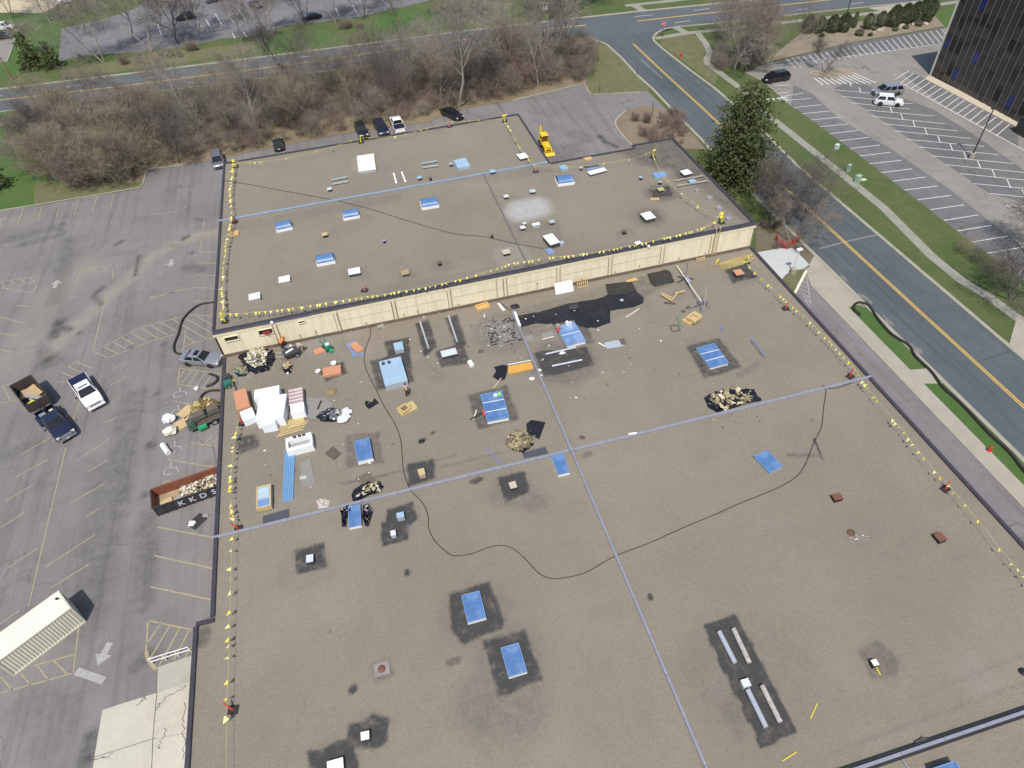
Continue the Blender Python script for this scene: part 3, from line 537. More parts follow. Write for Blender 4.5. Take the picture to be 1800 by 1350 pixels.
S_([(1512, 1145), (1543, 1128), (1578, 1160), (1572, 1188), (1535, 1190)], .38, .18); S_([(1238, 1100), (1292, 1082), (1400, 1285), (1338, 1312)], .66, .2, .15); S_([(1266, 1245), (1290, 1222), (1308, 1260), (1300, 1290)], .3, .1, .8)
S_([(655, 1170), (685, 1160), (692, 1185), (663, 1198)], .34, .1); S_([(356+13, 1118), (1, 1)], 0); S_([(1085, 500), (1165, 478), (1180, 500), (1110, 522)], .35, .1)
S_([(568, 655), (600, 640), (606, 655), (575, 668)], .55, .12); S_([(480, 600), (560, 585), (575, 625), (500, 645)], .16, .1, 2.0); S_([(395, 625), (900, 522), (905, 545), (400, 650)], .17, 0, 1.2)
S_([(905, 548), (1125, 490), (1140, 540), (930, 590)], .25, .1, .8)
ft = [f for f in ft if f[4] > 0]
for a, b_, r_, s_, m_ in (((860, 1235), (900, 1240), 1.2, 3.5, .3), ((740, 1150), (780, 1130), .6, 3, .14), ((560, 1000), (520, 1010), 1, 2.0, .2), ((760, 1000), (900, 1040), 3, 5, .10), ((1560, 930), (1640, 985), 2, 4, .16), ((1500, 850), (1560, 905), 2, 4, .10), ((880, 870), (940, 880), .5, 1.6, .3), ((435, 860), (520, 800), 1.5, 3, .10), ((520, 690), (640, 720), 2, 5, .12), ((740, 640), (770, 660), .5, 1.4, .25), ((730, 700), (700, 740), .3, 2.5, .10),
        ((1385, 800), (1440, 800), .05, .4, .4), ((1430, 770), (1445, 805), .03, .15, .9), ((1600, 1230), (1800, 1150), .06, .25, .22), ((1500, 1310), (1800, 1200), .06, .25, .24), ((1410, 1345), (1500, 1310), .06, .25, .18), ((790, 1165), (805, 1160), .1, .4, .5), ((358, 1112), (356, 1126), .3, .6, .5), ((740, 775), (745, 773), .12, .25, 1), ((760, 761), (762, 760), .1, .25, .7), ((835, 848), (845, 842), .12, .2, .9), ((1022, 769), (1024, 769), .1, .3, .7), ((1030, 800), (1035, 798), .2, .4, .4), ((965, 960), (1000, 1000), 2, 5, .07), ((619, 1213), (622, 1210), .15, .3, .9), ((716, 1005), (717, 1008), .1, .25, .9), ((1142, 1048), (1143, 1051), .1, .25, .9),  # long thin streaks at the lower right are painted shadows
        ((500, 735), (560, 735), .2, .5, .2), ((600, 850), (680, 835), .03, .2, .5), ((640, 845), (800, 800), .03, .3, .34), ((760, 825), (880, 795), .05, .3, .3), ((1185, 665), (1240, 655), .1, .4, .2), ((1320, 600), (1345, 630), .05, .12, .6), ((1300, 660), (1330, 640), .2, .6, .3), ((925, 480), (900, 490), .2, .8, .3), ((1210, 495), (1190, 520), .3, 1.0, .22), ((1130, 520), (1150, 505), .2, .8, .35)):
    ft.append(('s', F(low, a, b_), r_, s_, m_))
for p, r_ in (((430, 655), 1.2), ((560, 605), 2.2), ((880, 585), 2.5), ((620, 580), 1.5), ((1000, 590), 1.8), ((470, 870), 0.7)): ft.append(('d', F(low, p), r_*.4, r_*1.6, .22))
q = random.Random(99)
def wear(xr, yr, n):
    for _ in range(n):
        x, y = q.uniform(*xr), q.uniform(*yr); a = q.gauss(0, .35); L = q.uniform(.5, 7); p = Vector((x, y, 0)); ft.append((q.choice('ssssd'), [p, p+Vector((L*math.cos(a), L*math.sin(a), 0))], q.uniform(.05, .8), q.uniform(.5, 3.2), q.uniform(.04, .15)))
    for _ in range(n//5):
        p = Vector((q.uniform(*xr), q.uniform(*yr), 0)); ft.append(('s', [p], q.uniform(.0, .06), q.uniform(.12, .35), q.uniform(.3, .8)))
wear((XL, XR), (2, 60), 70)
lowroof = link('low_roof', field(XL2, XR, -2, WY, 0.2, LZ, ft, hole=lambda x, y: (x < XL) & (y > NY)), B); lowroof.data.materials.append(GRAVEL)
ft = []
def U_(poly, amt, halo=0.0, soft=0.3, k='s'):
    ft.append((k, F(upr, *poly), -1, soft, amt))
    if halo:
        c = sum(F(upr, *poly), Vector())/len(poly); r = max((p-c).length for p in F(upr, *poly)); ft.append((k, [c], r*0.8, r*1.0, halo))
U_([(1050, 270), (1117, 258), (1180, 243), (1245, 308), (1215, 320), (1140, 285)], .5, 0, 2.5); U_([(1180, 243), (1335, 397), (1300, 404), (1240, 345), (1200, 300), (1150, 262)], .40, 0, 2.0); U_([(1185, 300), (1225, 294), (1232, 312), (1195, 316)], .55, .3); U_([(1145, 335), (1175, 328), (1180, 344), (1150, 348)], .8, .42)
U_([(1122, 376), (1155, 370), (1162, 388), (1130, 394)], .5, .3); U_([(952, 412), (985, 406), (992, 432), (960, 438)], .28, .12); U_([(905, 395), (980, 388), (985, 402), (912, 412)], .25, .1); U_([(1080, 408), (1110, 402), (1118, 416), (1086, 420)], .22, .12)
U_([(604, 473), (644, 466), (650, 486), (610, 494)], .2, .1); U_([(700, 480), (728, 474), (734, 490), (704, 496)], .22, .12); U_([(760, 462), (792, 456), (796, 472), (764, 478)], .22, .12); U_([(372, 588), (1333, 397), (1330, 388), (376, 560)], .2, 0, 1.0)
U_([(395, 398), (700, 343), (700, 350), (395, 408)], .22, 0, 1.3); U_([(860, 310), (965, 292), (965, 300), (870, 320)], .22, 0, 1.0); U_([(850, 345), (905, 335), (930, 440), (890, 440)], .12, 0, 1.5)  # the bands just below the upper joint are painted shading
ft.append(('d', F(upr, (908, 374), (912, 364), (944, 358), (948, 370), (915, 378)), .35, 2.3, .72)); U_([(870, 440), (915, 432), (930, 458), (880, 466)], .22, .1, 1.0, 'd'); U_([(620, 280), (640, 278), (640, 300), (622, 300)], .2, .1, 1.0, 'd')
wear((XL, 43), (60, 98), 45)
uproof = link('upper_roof', field(XL, 43.4, WY, 98.4, 0.2, UZ, ft, hole=lambda x, y: ((y > 82.25) & (x > 25.1) & (x < 37.2)) | ((y > 83.1) & (x >= 37.2))), B); uproof.data.materials.append(GRAVEL)
wm = MB(); wm.box((12, -21, 2.7), (63, 38, 5.4)); wm.build('low_wall', CREAM, B)
wm = MB()
for p0, p1 in (((XL, WY), (XL, NY)), ((XL, NY), (XL2, NY)), ((XL2, NY), (XL2, -2)), ((XR, -2), (XR, WY))):
    wm.quad((*p0, -.1), (*p1, -.1), (*p1, LZ-.004), (*p0, LZ-.004))
for p0, p1 in (((43.4, WY), (43.4, 83.1)), ((43.4, 83.1), (37.2, 83.1)), ((37.2, 83.1), (37.2, 82.25)), ((37.2, 82.25), (25.1, 82.25)), ((25.1, 82.25), (25.1, 98.4)), ((25.1, 98.4), (XL, 98.4)), ((XL, 98.4), (XL, WY))):
    wm.quad((*p0, -.1), (*p1, -.1), (*p1, UZ-.004), (*p0, UZ-.004))
wm.build('outer_wall', CREAM, B)
sec_cache = {}
def sections(name, a, b, wd, h, z, mat, parent=None, step=3.0, top=0.72, gap=0.012):
    a, b = Vector((a[0], a[1], 0)), Vector((b[0], b[1], 0)); d = b-a; L = d.length; n = max(1, round(L/step)); l = L/n; rz = math.atan2(d.y, d.x)
    key = (round(l, 3), wd, h, mat.name, top)
    if key not in sec_cache:
        m = MB(); x, y = l/2-gap, wd/2
        ring = lambda X: [(X, -y, 0), (X, y, 0), (X, y*1.0, h*.75), (X, y*top, h), (X, -y*top, h), (X, -y, h*.75)]
        m.loft([ring(-x), ring(x)]); sec_cache[key] = m.mesh(name, mat)
    for i in range(n):
        p = a+d*((i+.5)/n); o = link(name, sec_cache[key], parent or B, (p.x, p.y, z)); o.rotation_euler = (0, 0, rz)
for a, b_, wd, h, z in (((XL+.1, WY-.3), (XL+.1, NY+.2), .34, .2, LZ), ((XL2+.1, NY-.1), (XL+.25, NY-.1), .34, .2, LZ), ((XL2+.1, NY-.3), (XL2+.1, -2), .34, .2, LZ), ((XR-.1, WY-.2), (XR-.1, 7.6), .32, .2, LZ), ((XR-.1, 6.7), (XR-.1, -2), .32, .2, LZ),
        ((XL, WY+.18), (43.4, WY+.18), .62, .16, UZ), ((XL+.1, WY+.5), (XL+.1, 98.2), .3, .18, UZ), ((XL, 98.3), (25.1, 98.3), .25, .16, UZ), ((25.0, 98.1), (25.0, 82.4), .25, .16, UZ), ((25.1, 82.15), (37.2, 82.15), .25, .16, UZ), ((37.3, 82.3), (37.3, 83.1), .25, .16, UZ), ((37.4, 83.0), (43.4, 83.0), .25, .16, UZ), ((43.25, 82.8), (43.25, WY+.5), .32, .18, UZ)):
    sections('coping', a, b_, wd, h, z, COPE, top=.9)
sections('expansion_joint_cover', (XL-.2, 36.8), (12.75, 36.8), .27, .22, LZ, GALV); sections('expansion_joint_cover', (13.15, 36.8), (43.6, 36.8), .27, .22, LZ, GALV)
sections('expansion_joint_cover', (12.95, 57.5), (12.95, 37.0), .23, .2, LZ, GALV); sections('expansion_joint_cover', (12.95, 36.6), (12.95, -2), .23, .2, LZ, GALV)
jb = MB(); jb.box((12.95, 36.8, LZ+.12), (.34, .34, .24)); jb.build('joint_box', GALV, B)
sections('expansion_joint_cover', (XL-.2, 82.55), (24.8, 82.55), .38, .24, UZ, M('blue_grey_joint_metal', (0.205, 0.255, 0.315), 0.6, 0.05, 0.2, 0.6))
sections('expansion_joint_cover', (15.85, 82.2), (15.85, 60.6), .16, .14, UZ, M('dull_joint_metal', (0.17, 0.16, 0.16), 0.6, 0.2)); sections('expansion_joint_cover', (3.1, 82.2), (3.1, 96.4), .12, .12, UZ, GALV)
cb = MB(); cb.box((28, 7.15, LZ+.15), (31.2, .52, .28)); cb.build('joint_curb', M('black_curb_membrane', (0.020, 0.020, 0.026), 0.6), B)
sections('expansion_joint_cover', (12.6, 7.15), (43.6, 7.15), .22, .16, LZ+.28, GALV)
for q in ((0,),): pass
mb = MB(); mb.box((25.0, 6.0, LZ+.05), (.1, 2.0, .1)); mb.build('joint_branch', GALV, B)
# the cream wall of the step: panels, trim, pilasters, flashing, conduits
fl = MB(); fl.box((12.45, WY-.07, LZ+.18), (61.8, .14, .36)); fl.build('base_flashing', FLASH, B)
tr = MB(); tr.box((12.45, WY-.045, UZ-.22), (61.95, .09, .40)); tr.build('wall_trim', CREAMD, B)
cp = MB(); cp.box((-11.0, WY-.10, UZ-.02), (5.2, .03, .22)); cp.build('bare_metal_strip', M('bare_strip', (0.50, 0.48, 0.54), 0.4, 0.3), B)
bx = [XL]+[at_y(u, v, WY).x for u, v in ((487, 585), (592, 563), (693, 543), (790, 525), (888, 505), (981, 483), (1072, 467), (1163, 450), (1250, 432))]+[43.4]
pm_cache = {}
for i in range(len(bx)-1):
    a, b_ = bx[i]+.2, bx[i+1]-.2; n = max(1, round((b_-a)/1.15)); w_ = (b_-a)/n
    for k in range(n):
        key = round(w_, 3)
        if key not in pm_cache:
            m = MB(); m.box((0, 0, 0), (w_-.012, .05, UZ-.44-(LZ+.37))); pm_cache[key] = m.mesh('wall_panel', CREAM)
        link('wall_panel', pm_cache[key], B, (a+w_*(k+.5), WY-.03, (UZ-.44+LZ+.37)/2))
    if i:
        p = MB(); p.box((bx[i], WY-.05, (UZ-.43+LZ+.37)/2), (.3, .1, UZ-.43-LZ-.38)); p.build('pilaster', CREAMD, B)
        c = MB(); 
        for dx in ((-.24, .24) if i % 2 else (.26,)): c.tube([(bx[i]+dx, WY-.11, LZ+.45), (bx[i]+dx, WY-.11, UZ-.1)], .03, 6)
        c.build('conduit', PIPE, B)
hc = MB()
for i in range(2, 8): hc.tube([(bx[i]+.4, WY-.1, LZ+1.75), (bx[i+1]-.4, WY-.1, LZ+1.75)], .010, 5)
hc.build('conduit_run', PIPE, B)
for u, v, h in ((531, 597, .7), (558, 588, .8), (645, 572, .5), (712, 560, .6), (735, 553, .7), (806, 540, .4), (945, 513, 1.1), (1005, 500, .5), (1023, 497, .4), (1082, 486, .4), (1123, 475, .6), (1192, 461, .5), (1235, 446, .4)):
    p = low(u, v+2); m = MB(); m.tube([(p.x, WY-.16, LZ+.34), (p.x, WY-.16, LZ+.34+h)], .04, 6); m.tube([(p.x-.12, WY-.16, LZ+.34+h), (p.x+.12, WY-.16, LZ+.34+h)], .03, 5); m.build('pipe_stub', PIPE, B)
BLK = M('dark_opening', (0.015, 0.014, 0.013), 0.8)
for u, v, w_, h in ((407, 594, 1.35, .52), (467, 582, 1.4, .62), (530, 565, .6, .26)):
    p = at_y(u, v, WY); m = MB(); m.cm = 0
    for dx, dz, a, c in ((0, h/2+.04, w_+.16, .08), (0, -h/2-.04, w_+.16, .08), (w_/2+.04, 0, .08, h), (-w_/2-.04, 0, .08, h)): m.box((p.x+dx, WY-.1, p.z+dz), (a, .14, c))
    o = m.build('wall_opening', CREAMD, B); q = MB(); q.box((p.x, WY-.056, p.z), (w_, .006, h)); q.build('opening_back', BLK, o)
    if 440 < u < 500:
        k = MB(); k.tube([(p.x+.1, WY-.2, p.z-.5), (p.x+.1, WY-.2, p.z)], .06, 6); k.box((p.x+.1, WY-.25, p.z), (.75, .12, .22)); k.build('red_valve', M('valve_red', (.32, .03, .03), .5), o)
for u, v in ((479, 569), (1136, 463)):
    p = at_y(u, v, WY); m = MB(); m.lathe([(.05, -.15), (.17, -.05), (.17, .1), (.08, .18)], 10, (p.x, WY-.12, UZ+.05)); m.build('pipe_cap', M('white_metal', (.75, .75, .74), .5), B)
# roof ladder at the east end of the step
p = at_y(1256, 428, WY); ld = MB().build('roof_ladder', PIPE, B); ld = None
lad = thing('roof_ladder', 'rusty steel ladder fixed up the cream wall to the upper roof', 'ladder', (p.x, WY-.28, LZ)); TAN = M('ladder_paint', (0.50, 0.38, 0.22), .6)
for dx in (-.24, .24):
    m = MB(); m.tube([(dx, 0, .15), (dx, 0, 3.9), (dx, .3, 4.15), (dx, .8, 3.6)], .035, 6); m.build('rail', TAN, lad)
rg = MB(); rg.tube([(-.24, 0, 0), (.24, 0, 0)], .02, 5); rgm = rg.mesh('rung', TAN)
for k in range(11): link('rung', rgm, lad, (0, 0, .35+k*.31))
bpy.data.objects.remove([o for o in B.children if o.name.startswith('roof_ladder')][0])
lad.name = 'roof_ladder'

# ---------------------------------------------------------------- office tower of dark glass
TX, TY0, TY1 = 105.8, 105.4, 62.0
TH = max(14.6, at_x(1800, 0, TX).z+0.4)
T = thing('office_tower', 'dark glass office block standing at the edge of the striped car park', 'building', (TX, 105.4, 0))
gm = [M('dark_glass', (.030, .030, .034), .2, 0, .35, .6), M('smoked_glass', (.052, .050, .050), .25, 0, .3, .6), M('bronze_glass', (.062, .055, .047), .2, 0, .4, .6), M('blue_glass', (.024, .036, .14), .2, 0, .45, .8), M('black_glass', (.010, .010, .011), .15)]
cw = MB(); cw.box((15, -21.7, TH/2), (29.7, 43.2, TH)); cw.build('tower_core', M('tower_core_dark', (.03, .03, .034), .7), T)
rows = []; z = .1
while z < TH-.5:
    for h in (1.25, 1.75, .7):
        if z+h <= TH: rows.append((z, h))
        z += h
cw_, ncol = 1.42, 30; pc = {}
rest = {i: MB() for i in range(5)}; made = 0
prow = rnd.Random if False else random.Random(5)
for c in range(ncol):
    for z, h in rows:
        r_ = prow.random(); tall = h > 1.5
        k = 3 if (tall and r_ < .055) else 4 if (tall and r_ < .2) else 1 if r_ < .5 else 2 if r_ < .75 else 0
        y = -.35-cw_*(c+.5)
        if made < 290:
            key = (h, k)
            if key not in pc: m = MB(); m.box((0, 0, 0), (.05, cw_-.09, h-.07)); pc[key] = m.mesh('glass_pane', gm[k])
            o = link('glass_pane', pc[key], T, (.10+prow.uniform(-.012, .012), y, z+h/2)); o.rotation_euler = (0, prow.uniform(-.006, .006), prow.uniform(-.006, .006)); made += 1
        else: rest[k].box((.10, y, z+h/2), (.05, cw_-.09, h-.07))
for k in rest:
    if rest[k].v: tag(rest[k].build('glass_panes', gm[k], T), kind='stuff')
mm = MB(); mm.box((0, 0, 0), (.16, .05, TH)); mmm = mm.mesh('mullion', M('bronze_mullion', (.17, .16, .15), .45, .3))
for c in range(ncol+1): link('mullion', mmm, T, (.02, -.35-cw_*c, TH/2))
cm = MB(); cm.box((.0, -.1, TH/2), (.3, .22, TH)); cm.build('corner_trim', M('pale_trim', (.62, .60, .58), .5), T)
slab('tower_walk', [(1626, 138), (1633, 132), (1790, 210), (1900, 265), (1900, 290), (1784, 221)], -.02, .12, M('tan_paving', (.50, .44, .33), .9, 0, .08, .6))
# ---------------------------------------------------------------- vehicles
GLASS = M('car_glass', (.012, .014, .018), .06, 0, .1); TYRE = M('tyre_rubber', (.018, .018, .018), .85); RIM = M('wheel_rim', (.45, .45, .46), .35, .6); PLAST = M('black_plastic', (.02, .02, .022), .6)
LAMP = M('headlamp_lens', (.62, .64, .66), .12); TAIL = M('tail_lamp', (.30, .01, .01), .2); PLATE = M('number_plate', (.62, .63, .66), .5); CHROME = M('chrome_trim', (.55, .56, .58), .2, .8)
def paint(n, c, r=.25): return M(n, c, r, 0, .04, 1.5, coat=.6)
WHITEP, SILVER, BLACKP, NAVY, GREYP = paint('white_car_paint', (.80, .80, .80), .35), M('silver_car_paint', (.36, .37, .40), .3, .5, .04, 1.5, coat=.5), paint('black_car_paint', (.010, .010, .012)), paint('navy_car_paint', (.014, .018, .045)), M('grey_car_paint', (.20, .20, .23), .3, .4, .04, 1.5, coat=.5)
DKGREEN = paint('dark_green_paint', (.012, .022, .020))
_wc = {}
def wheel(root, x, y, r, w_=.22):
    k = (round(r, 3), w_)
    if k not in _wc:
        a = MB(); n = 18
        prof = [(r*.62, -w_/2), (r*.94, -w_/2), (r, -w_*.32), (r, w_*.32), (r*.94, w_/2), (r*.62, w_/2)]
        vs = [(p*math.cos(6.2832*i/n), q, p*math.sin(6.2832*i/n)) for p, q in prof for i in range(n)]
        a.add(vs, [(j*n+i, (j+1)*n+i, (j+1)*n+(i+1) % n, j*n+(i+1) % n) for j in range(5) for i in range(n)])
        b = MB()
        for s in (-1, 1):
            vs = [(r*.62*math.cos(6.2832*i/12), s*w_*.42, r*.62*math.sin(6.2832*i/12)) for i in range(12)]+[(0, s*w_*.30, 0)]
            b.add(vs, [(i, (i+1) % 12, 12) if s < 0 else ((i+1) % 12, i, 12) for i in range(12)])
        _wc[k] = (a.mesh('wheel', TYRE), b.mesh('rim', RIM))
    o = link('wheel', _wc[k][0], root, (x, y, r)); link('rim', _wc[k][1], o)
def sect(x, hw, zb, zs, zt, tw):
    """A cross-section ring of the body: bottom, side, shoulder, top."""
    return [(x, -hw*.90, zb), (x, -hw, zb+(zs-zb)*.35), (x, -hw*.985, zs), (x, -hw*tw, zt), (x, hw*tw, zt), (x, hw*.985, zs), (x, hw, zb+(zs-zb)*.35), (x, hw*.90, zb)]
KINDS = {   # L, W, H, belt, hood z, cowl x, roof front x, roof rear x, tail base x, deck z, wheel r, wheelbase
    'sedan': dict(L=5.0, W=1.86, H=1.46, belt=.95, hood=.92, cowl=.95, rf=.15, rr=-1.15, tb=-1.85, deck=1.02, r=.335, wb=2.85),
    'suv':   dict(L=4.7, W=1.86, H=1.72, belt=1.05, hood=1.06, cowl=1.15, rf=.55, rr=-1.75, tb=-2.22, deck=1.1, r=.37, wb=2.72),
    'minivan': dict(L=5.1, W=1.98, H=1.74, belt=1.05, hood=1.03, cowl=1.65, rf=.75, rr=-1.95, tb=-2.42, deck=1.1, r=.35, wb=3.0),
    'hatch': dict(L=4.2, W=1.74, H=1.48, belt=.95, hood=.92, cowl=.95, rf=.25, rr=-1.35, tb=-1.95, deck=1.0, r=.32, wb=2.55)}
def cabin(root, P, W, belt, H, cowl, rf, rr, tb, body, name='cabin'):
    """Roof and pillars in the body colour, the panes as separate pieces a little proud of them."""
    w0, w1 = W/2*.93, W/2*.74; zr = H
    bot = [(cowl, -w0, belt), (cowl, w0, belt), (tb, w0, belt), (tb, -w0, belt)]; top = [(rf, -w1, zr-.05), (rf, w1, zr-.05), (rr, w1, zr-.06), (rr, -w1, zr-.06)]
    c = MB(); c.add(bot+top, [(0, 1, 5, 4), (1, 2, 6, 5), (2, 3, 7, 6), (3, 0, 4, 7)])
    crown = [(rf-.12, -w1*.86, zr), (rf-.12, w1*.86, zr), (rr+.10, w1*.86, zr-.005), (rr+.10, -w1*.86, zr-.005)]
    c.add(top+crown, [(4, 5, 6, 7), (0, 1, 5, 4), (1, 2, 6, 5), (2, 3, 7, 6), (3, 0, 4, 7)]); c.build(name, body, root)
    V = Vector
    def pane(nm, q, ins, off):
        q = [V(p) for p in q]; cc = sum(q, V())/4; n = (q[1]-q[0]).cross(q[3]-q[0]).normalized()
        if n.dot(cc-V((cc.x*.7, 0, .6))) < 0: n = -n
        e = [(q[i]*(1-ins)+cc*ins)+n*off for i in range(4)]; m = MB(); m.add([tuple(p) for p in e]+[tuple(p-n*.012) for p in e], [(0, 1, 2, 3), (7, 6, 5, 4), (0, 4, 5, 1), (1, 5, 6, 2), (2, 6, 7, 3), (3, 7, 4, 0)]); m.build(nm, GLASS, root)
    pane('windscreen', [bot[0], bot[1], top[1], top[0]], .07, .012); pane('rear_window', [bot[3], bot[2], top[2], top[3]], .10, .012)
    for s in (0, 1):
        b0, b1, t0, t1 = (V(bot[0]), V(bot[3]), V(top[0]), V(top[3])) if s == 0 else (V(bot[1]), V(bot[2]), V(top[1]), V(top[2]))
        L = abs(b0.x-b1.x); k = 3 if L > 3.6 else 2
        cuts = [i/k for i in range(k+1)]
        for i in range(k):
            a, d = cuts[i]+.015, cuts[i+1]-.015
            pane('side_window', [b0.lerp(b1, a), b0.lerp(b1, d), t0.lerp(t1, d), t0.lerp(t1, a)], .09, .012)
def mirrors(root, W, x, z, mat):
    for s in (-1, 1):
        m = MB(); m.box((x, s*(W/2+.10), z), (.14, .22, .15), top=.8); m.build('wing_mirror', mat, root)
def car(kind, body, loc, rz, name, label, cat, group=None, sunroof=False, rails=False):
    k = KINDS[kind]; L, W, H = k['L'], k['W'], k['H']; h = L/2; hw = W/2
    root = thing(name, label, cat, loc, rz, group); m = MB()
    hd, bl, dk = k['hood'], k['belt'], k['deck']; cw_, tb = k['cowl'], k['tb']
    m.loft([sect(h, hw*.70, .30, .52, .60, .9), sect(h-.06, hw*.86, .24, .60, .70, .88), sect(h-.35, hw*.96, .22, hd*.82, hd*.88, .82), sect(h-.9, hw, .22, hd*.90, hd*.965, .80), sect(cw_+.1, hw, .22, bl*.96, hd+.03, .82),
            sect(cw_-.1, hw, .22, bl, bl+.015, .92), sect(0, hw, .22, bl, bl+.015, .92), sect(tb+.15, hw, .22, bl, max(bl, dk-.02)+.015, .92), sect(tb-.1 if tb-.1 > -h+.3 else -h+.25, hw*.985, .24, bl*.98, dk, .86),
            sect(-h+.12, hw*.93, .28, bl*.93, dk*.96, .86), sect(-h, hw*.80, .34, .62, .74, .9)])
    o = m.build('body', body, root)
    if kind == 'sedan' or kind == 'hatch' or True: o.data.shade_smooth(); o.data.set_sharp_from_angle(angle=R(38))
    cabin(root, None, W, bl, H, cw_, k['rf'], k['rr'], tb, body)
    for x in (k['wb']/2+.05, -k['wb']/2+.05):
        for s in (-1, 1):
            a = MB(); a.tube([(x, s*(hw-.13), k['r']), (x, s*(hw+.006), k['r'])], k['r']*1.13, 18); a.build('wheel_arch', PLAST, root); wheel(root, x, s*(hw-.09), k['r'], .21)
    for s in (-1, 1):
        m = MB(); m.box((h-.19, s*hw*.66, hd*.72), (.30, .36, .17), rz=-s*.35, top=.85); m.build('headlight', LAMP, root)
        m = MB(); m.box((-h+.10, s*hw*.70, bl*.86), (.16, .34, .22), rz=s*.2, top=.9); m.build('tail_light', TAIL, root)
    m = MB(); m.box((h-.03, 0, .52), (.10, W*.5, .20)); m.build('grille', PLAST, root); m = MB(); m.box((-h-.002, 0, .62), (.02, .42, .14)); m.build('number_plate', PLATE, root)
    mirrors(root, W, cw_-.25, bl+.03, body)
    for s in (-1, 1):
        m = MB()
        for x in (cw_-.75, cw_-1.75): m.box((x, s*(hw*.985+.012), bl*.86), (.16, .03, .03))
        m.build('door_handle', CHROME, root); m = MB()
        for x in (cw_-.45, cw_-1.35, cw_-2.3): m.box((x, s*(hw*.995+.002), (bl+.3)/2+.05), (.014, .012, bl-.38))
        m.build('door_seam', PLAST, root)
    if sunroof: m = MB(); m.box(((k['rf']+k['rr'])/2+.2, 0, H+.004), (.55, W*.45, .012)); m.build('sunroof', GLASS, root)
    if rails:
        for s in (-1, 1): m = MB(); m.tube([(k['rf']-.1, s*W*.33, H), (k['rf']-.2, s*W*.33, H+.06), (k['rr']+.2, s*W*.33, H+.05), (k['rr']+.1, s*W*.33, H)], .02, 5); m.build('roof_rail', CHROME, root)
    return root
def pickup(body, loc, rz, name, label, crew=True, cover=None, sunroof=False, group=None, L=5.8, W=2.02, dually=False):
    root = thing(name, label, 'pickup truck', loc, rz, group); h = L/2; hw = W/2; bl, hd = 1.20, 1.16; cowl = h-1.55; tb = cowl-(2.25 if crew else 1.55)
    m = MB(); m.loft([sect(h, hw*.80, .45, .80, .92, .92), sect(h-.08, hw*.92, .36, .88, 1.0, .9), sect(h-.4, hw*.98, .34, hd*.90, hd*.95, .85), sect(cowl+.15, hw, .34, bl*.96, hd+.03, .86), sect(cowl-.1, hw, .34, bl, bl+.01, .93), sect(tb, hw, .34, bl, bl+.01, .93)])
    o = m.build('body', body, root); o.data.shade_smooth(); o.data.set_sharp_from_angle(angle=R(35))
    cabin(root, None, W, bl, 1.88, cowl, cowl-.75, tb+.18, tb+.02, body)
    b = MB(); bl2 = h+tb-.08; cx = (-h+tb-.08)/2
    for s in (-1, 1): b.box((cx, s*(hw-.06), .82), (bl2, .12, .76))
    b.box((-h+.05, 0, .82), (.10, W-.2, .70)); b.box((tb-.12, 0, .82), (.08, W-.2, .76)); b.box((cx, 0, .55), (bl2, W-.2, .1)); b.build('cargo_bed', body, root)
    if cover: m = MB(); m.box((cx, 0, 1.225), (bl2-.05, W-.1, .04), top=.98); m.build('bed_cover', cover, root)
    else: m = MB(); m.box((cx, 0, .615), (bl2-.25, W-.28, .02)); m.build('bed_liner', PLAST, root)
    for x in (h-1.0, -h+1.2):
        for s in (-1, 1):
            a = MB(); a.tube([(x, s*(hw-.13), .4), (x, s*(hw+.006), .4)], .46, 18); a.build('wheel_arch', PLAST, root); wheel(root, x, s*(hw-.10), .40, .26)
            if dually and x < 0: f = MB(); f.loft([[(x+dx, s*(hw-.02), .40), (x+dx, s*(hw+.25*k_), .45), (x+dx, s*(hw+.22*k_), .98), (x+dx, s*(hw-.02), 1.02)] for dx, k_ in ((-.62, .3), (-.45, 1), (.45, 1), (.62, .3))]); f.build('rear_fender', body, root); wheel(root, x, s*(hw+.10), .40, .24)
    for s in (-1, 1):
        m = MB(); m.box((h-.10, s*hw*.76, .90), (.22, .34, .22), rz=-s*.25); m.build('headlight', LAMP, root); m = MB(); m.box((-h+.04, s*(hw-.10), .95), (.12, .16, .34)); m.build('tail_light', TAIL, root)
    m = MB(); m.box((h+.0, 0, .86), (.06, W*.58, .30)); m.build('grille', CHROME, root)
    m = MB(); m.box((h+.06, 0, .54), (.16, W*.92, .20)); m.build('front_bumper', CHROME if body is not WHITEP else WHITEP, root); m = MB(); m.box((-h-.08, 0, .55), (.16, W*.9, .16)); m.build('rear_bumper', CHROME, root)
    m = MB(); m.box((h+.145, 0, .54), (.012, .32, .15)); m.build('number_plate', PLATE, root)
    mirrors(root, W+.16, cowl-.35, bl+.12, PLAST)
    if sunroof: m = MB(); m.loft([[(cowl-.95+dx*math.cos(a)-.0, .52*sy+.10*math.sin(a)*0, 1.884+dz) for a in [0]] for dx, sy, dz in ((0, 0, 0),)]) if False else m.box((cowl-1.05, 0, 1.884), (.20, 1.05, .016)); m.build('sunroof', GLASS, root)
    return root
def hdg(rear, front, z=0.0):
    a, b_ = at(*rear, z), at(*front, z); d = b_-a; return (a+b_)/2, math.atan2(d.y, d.x)
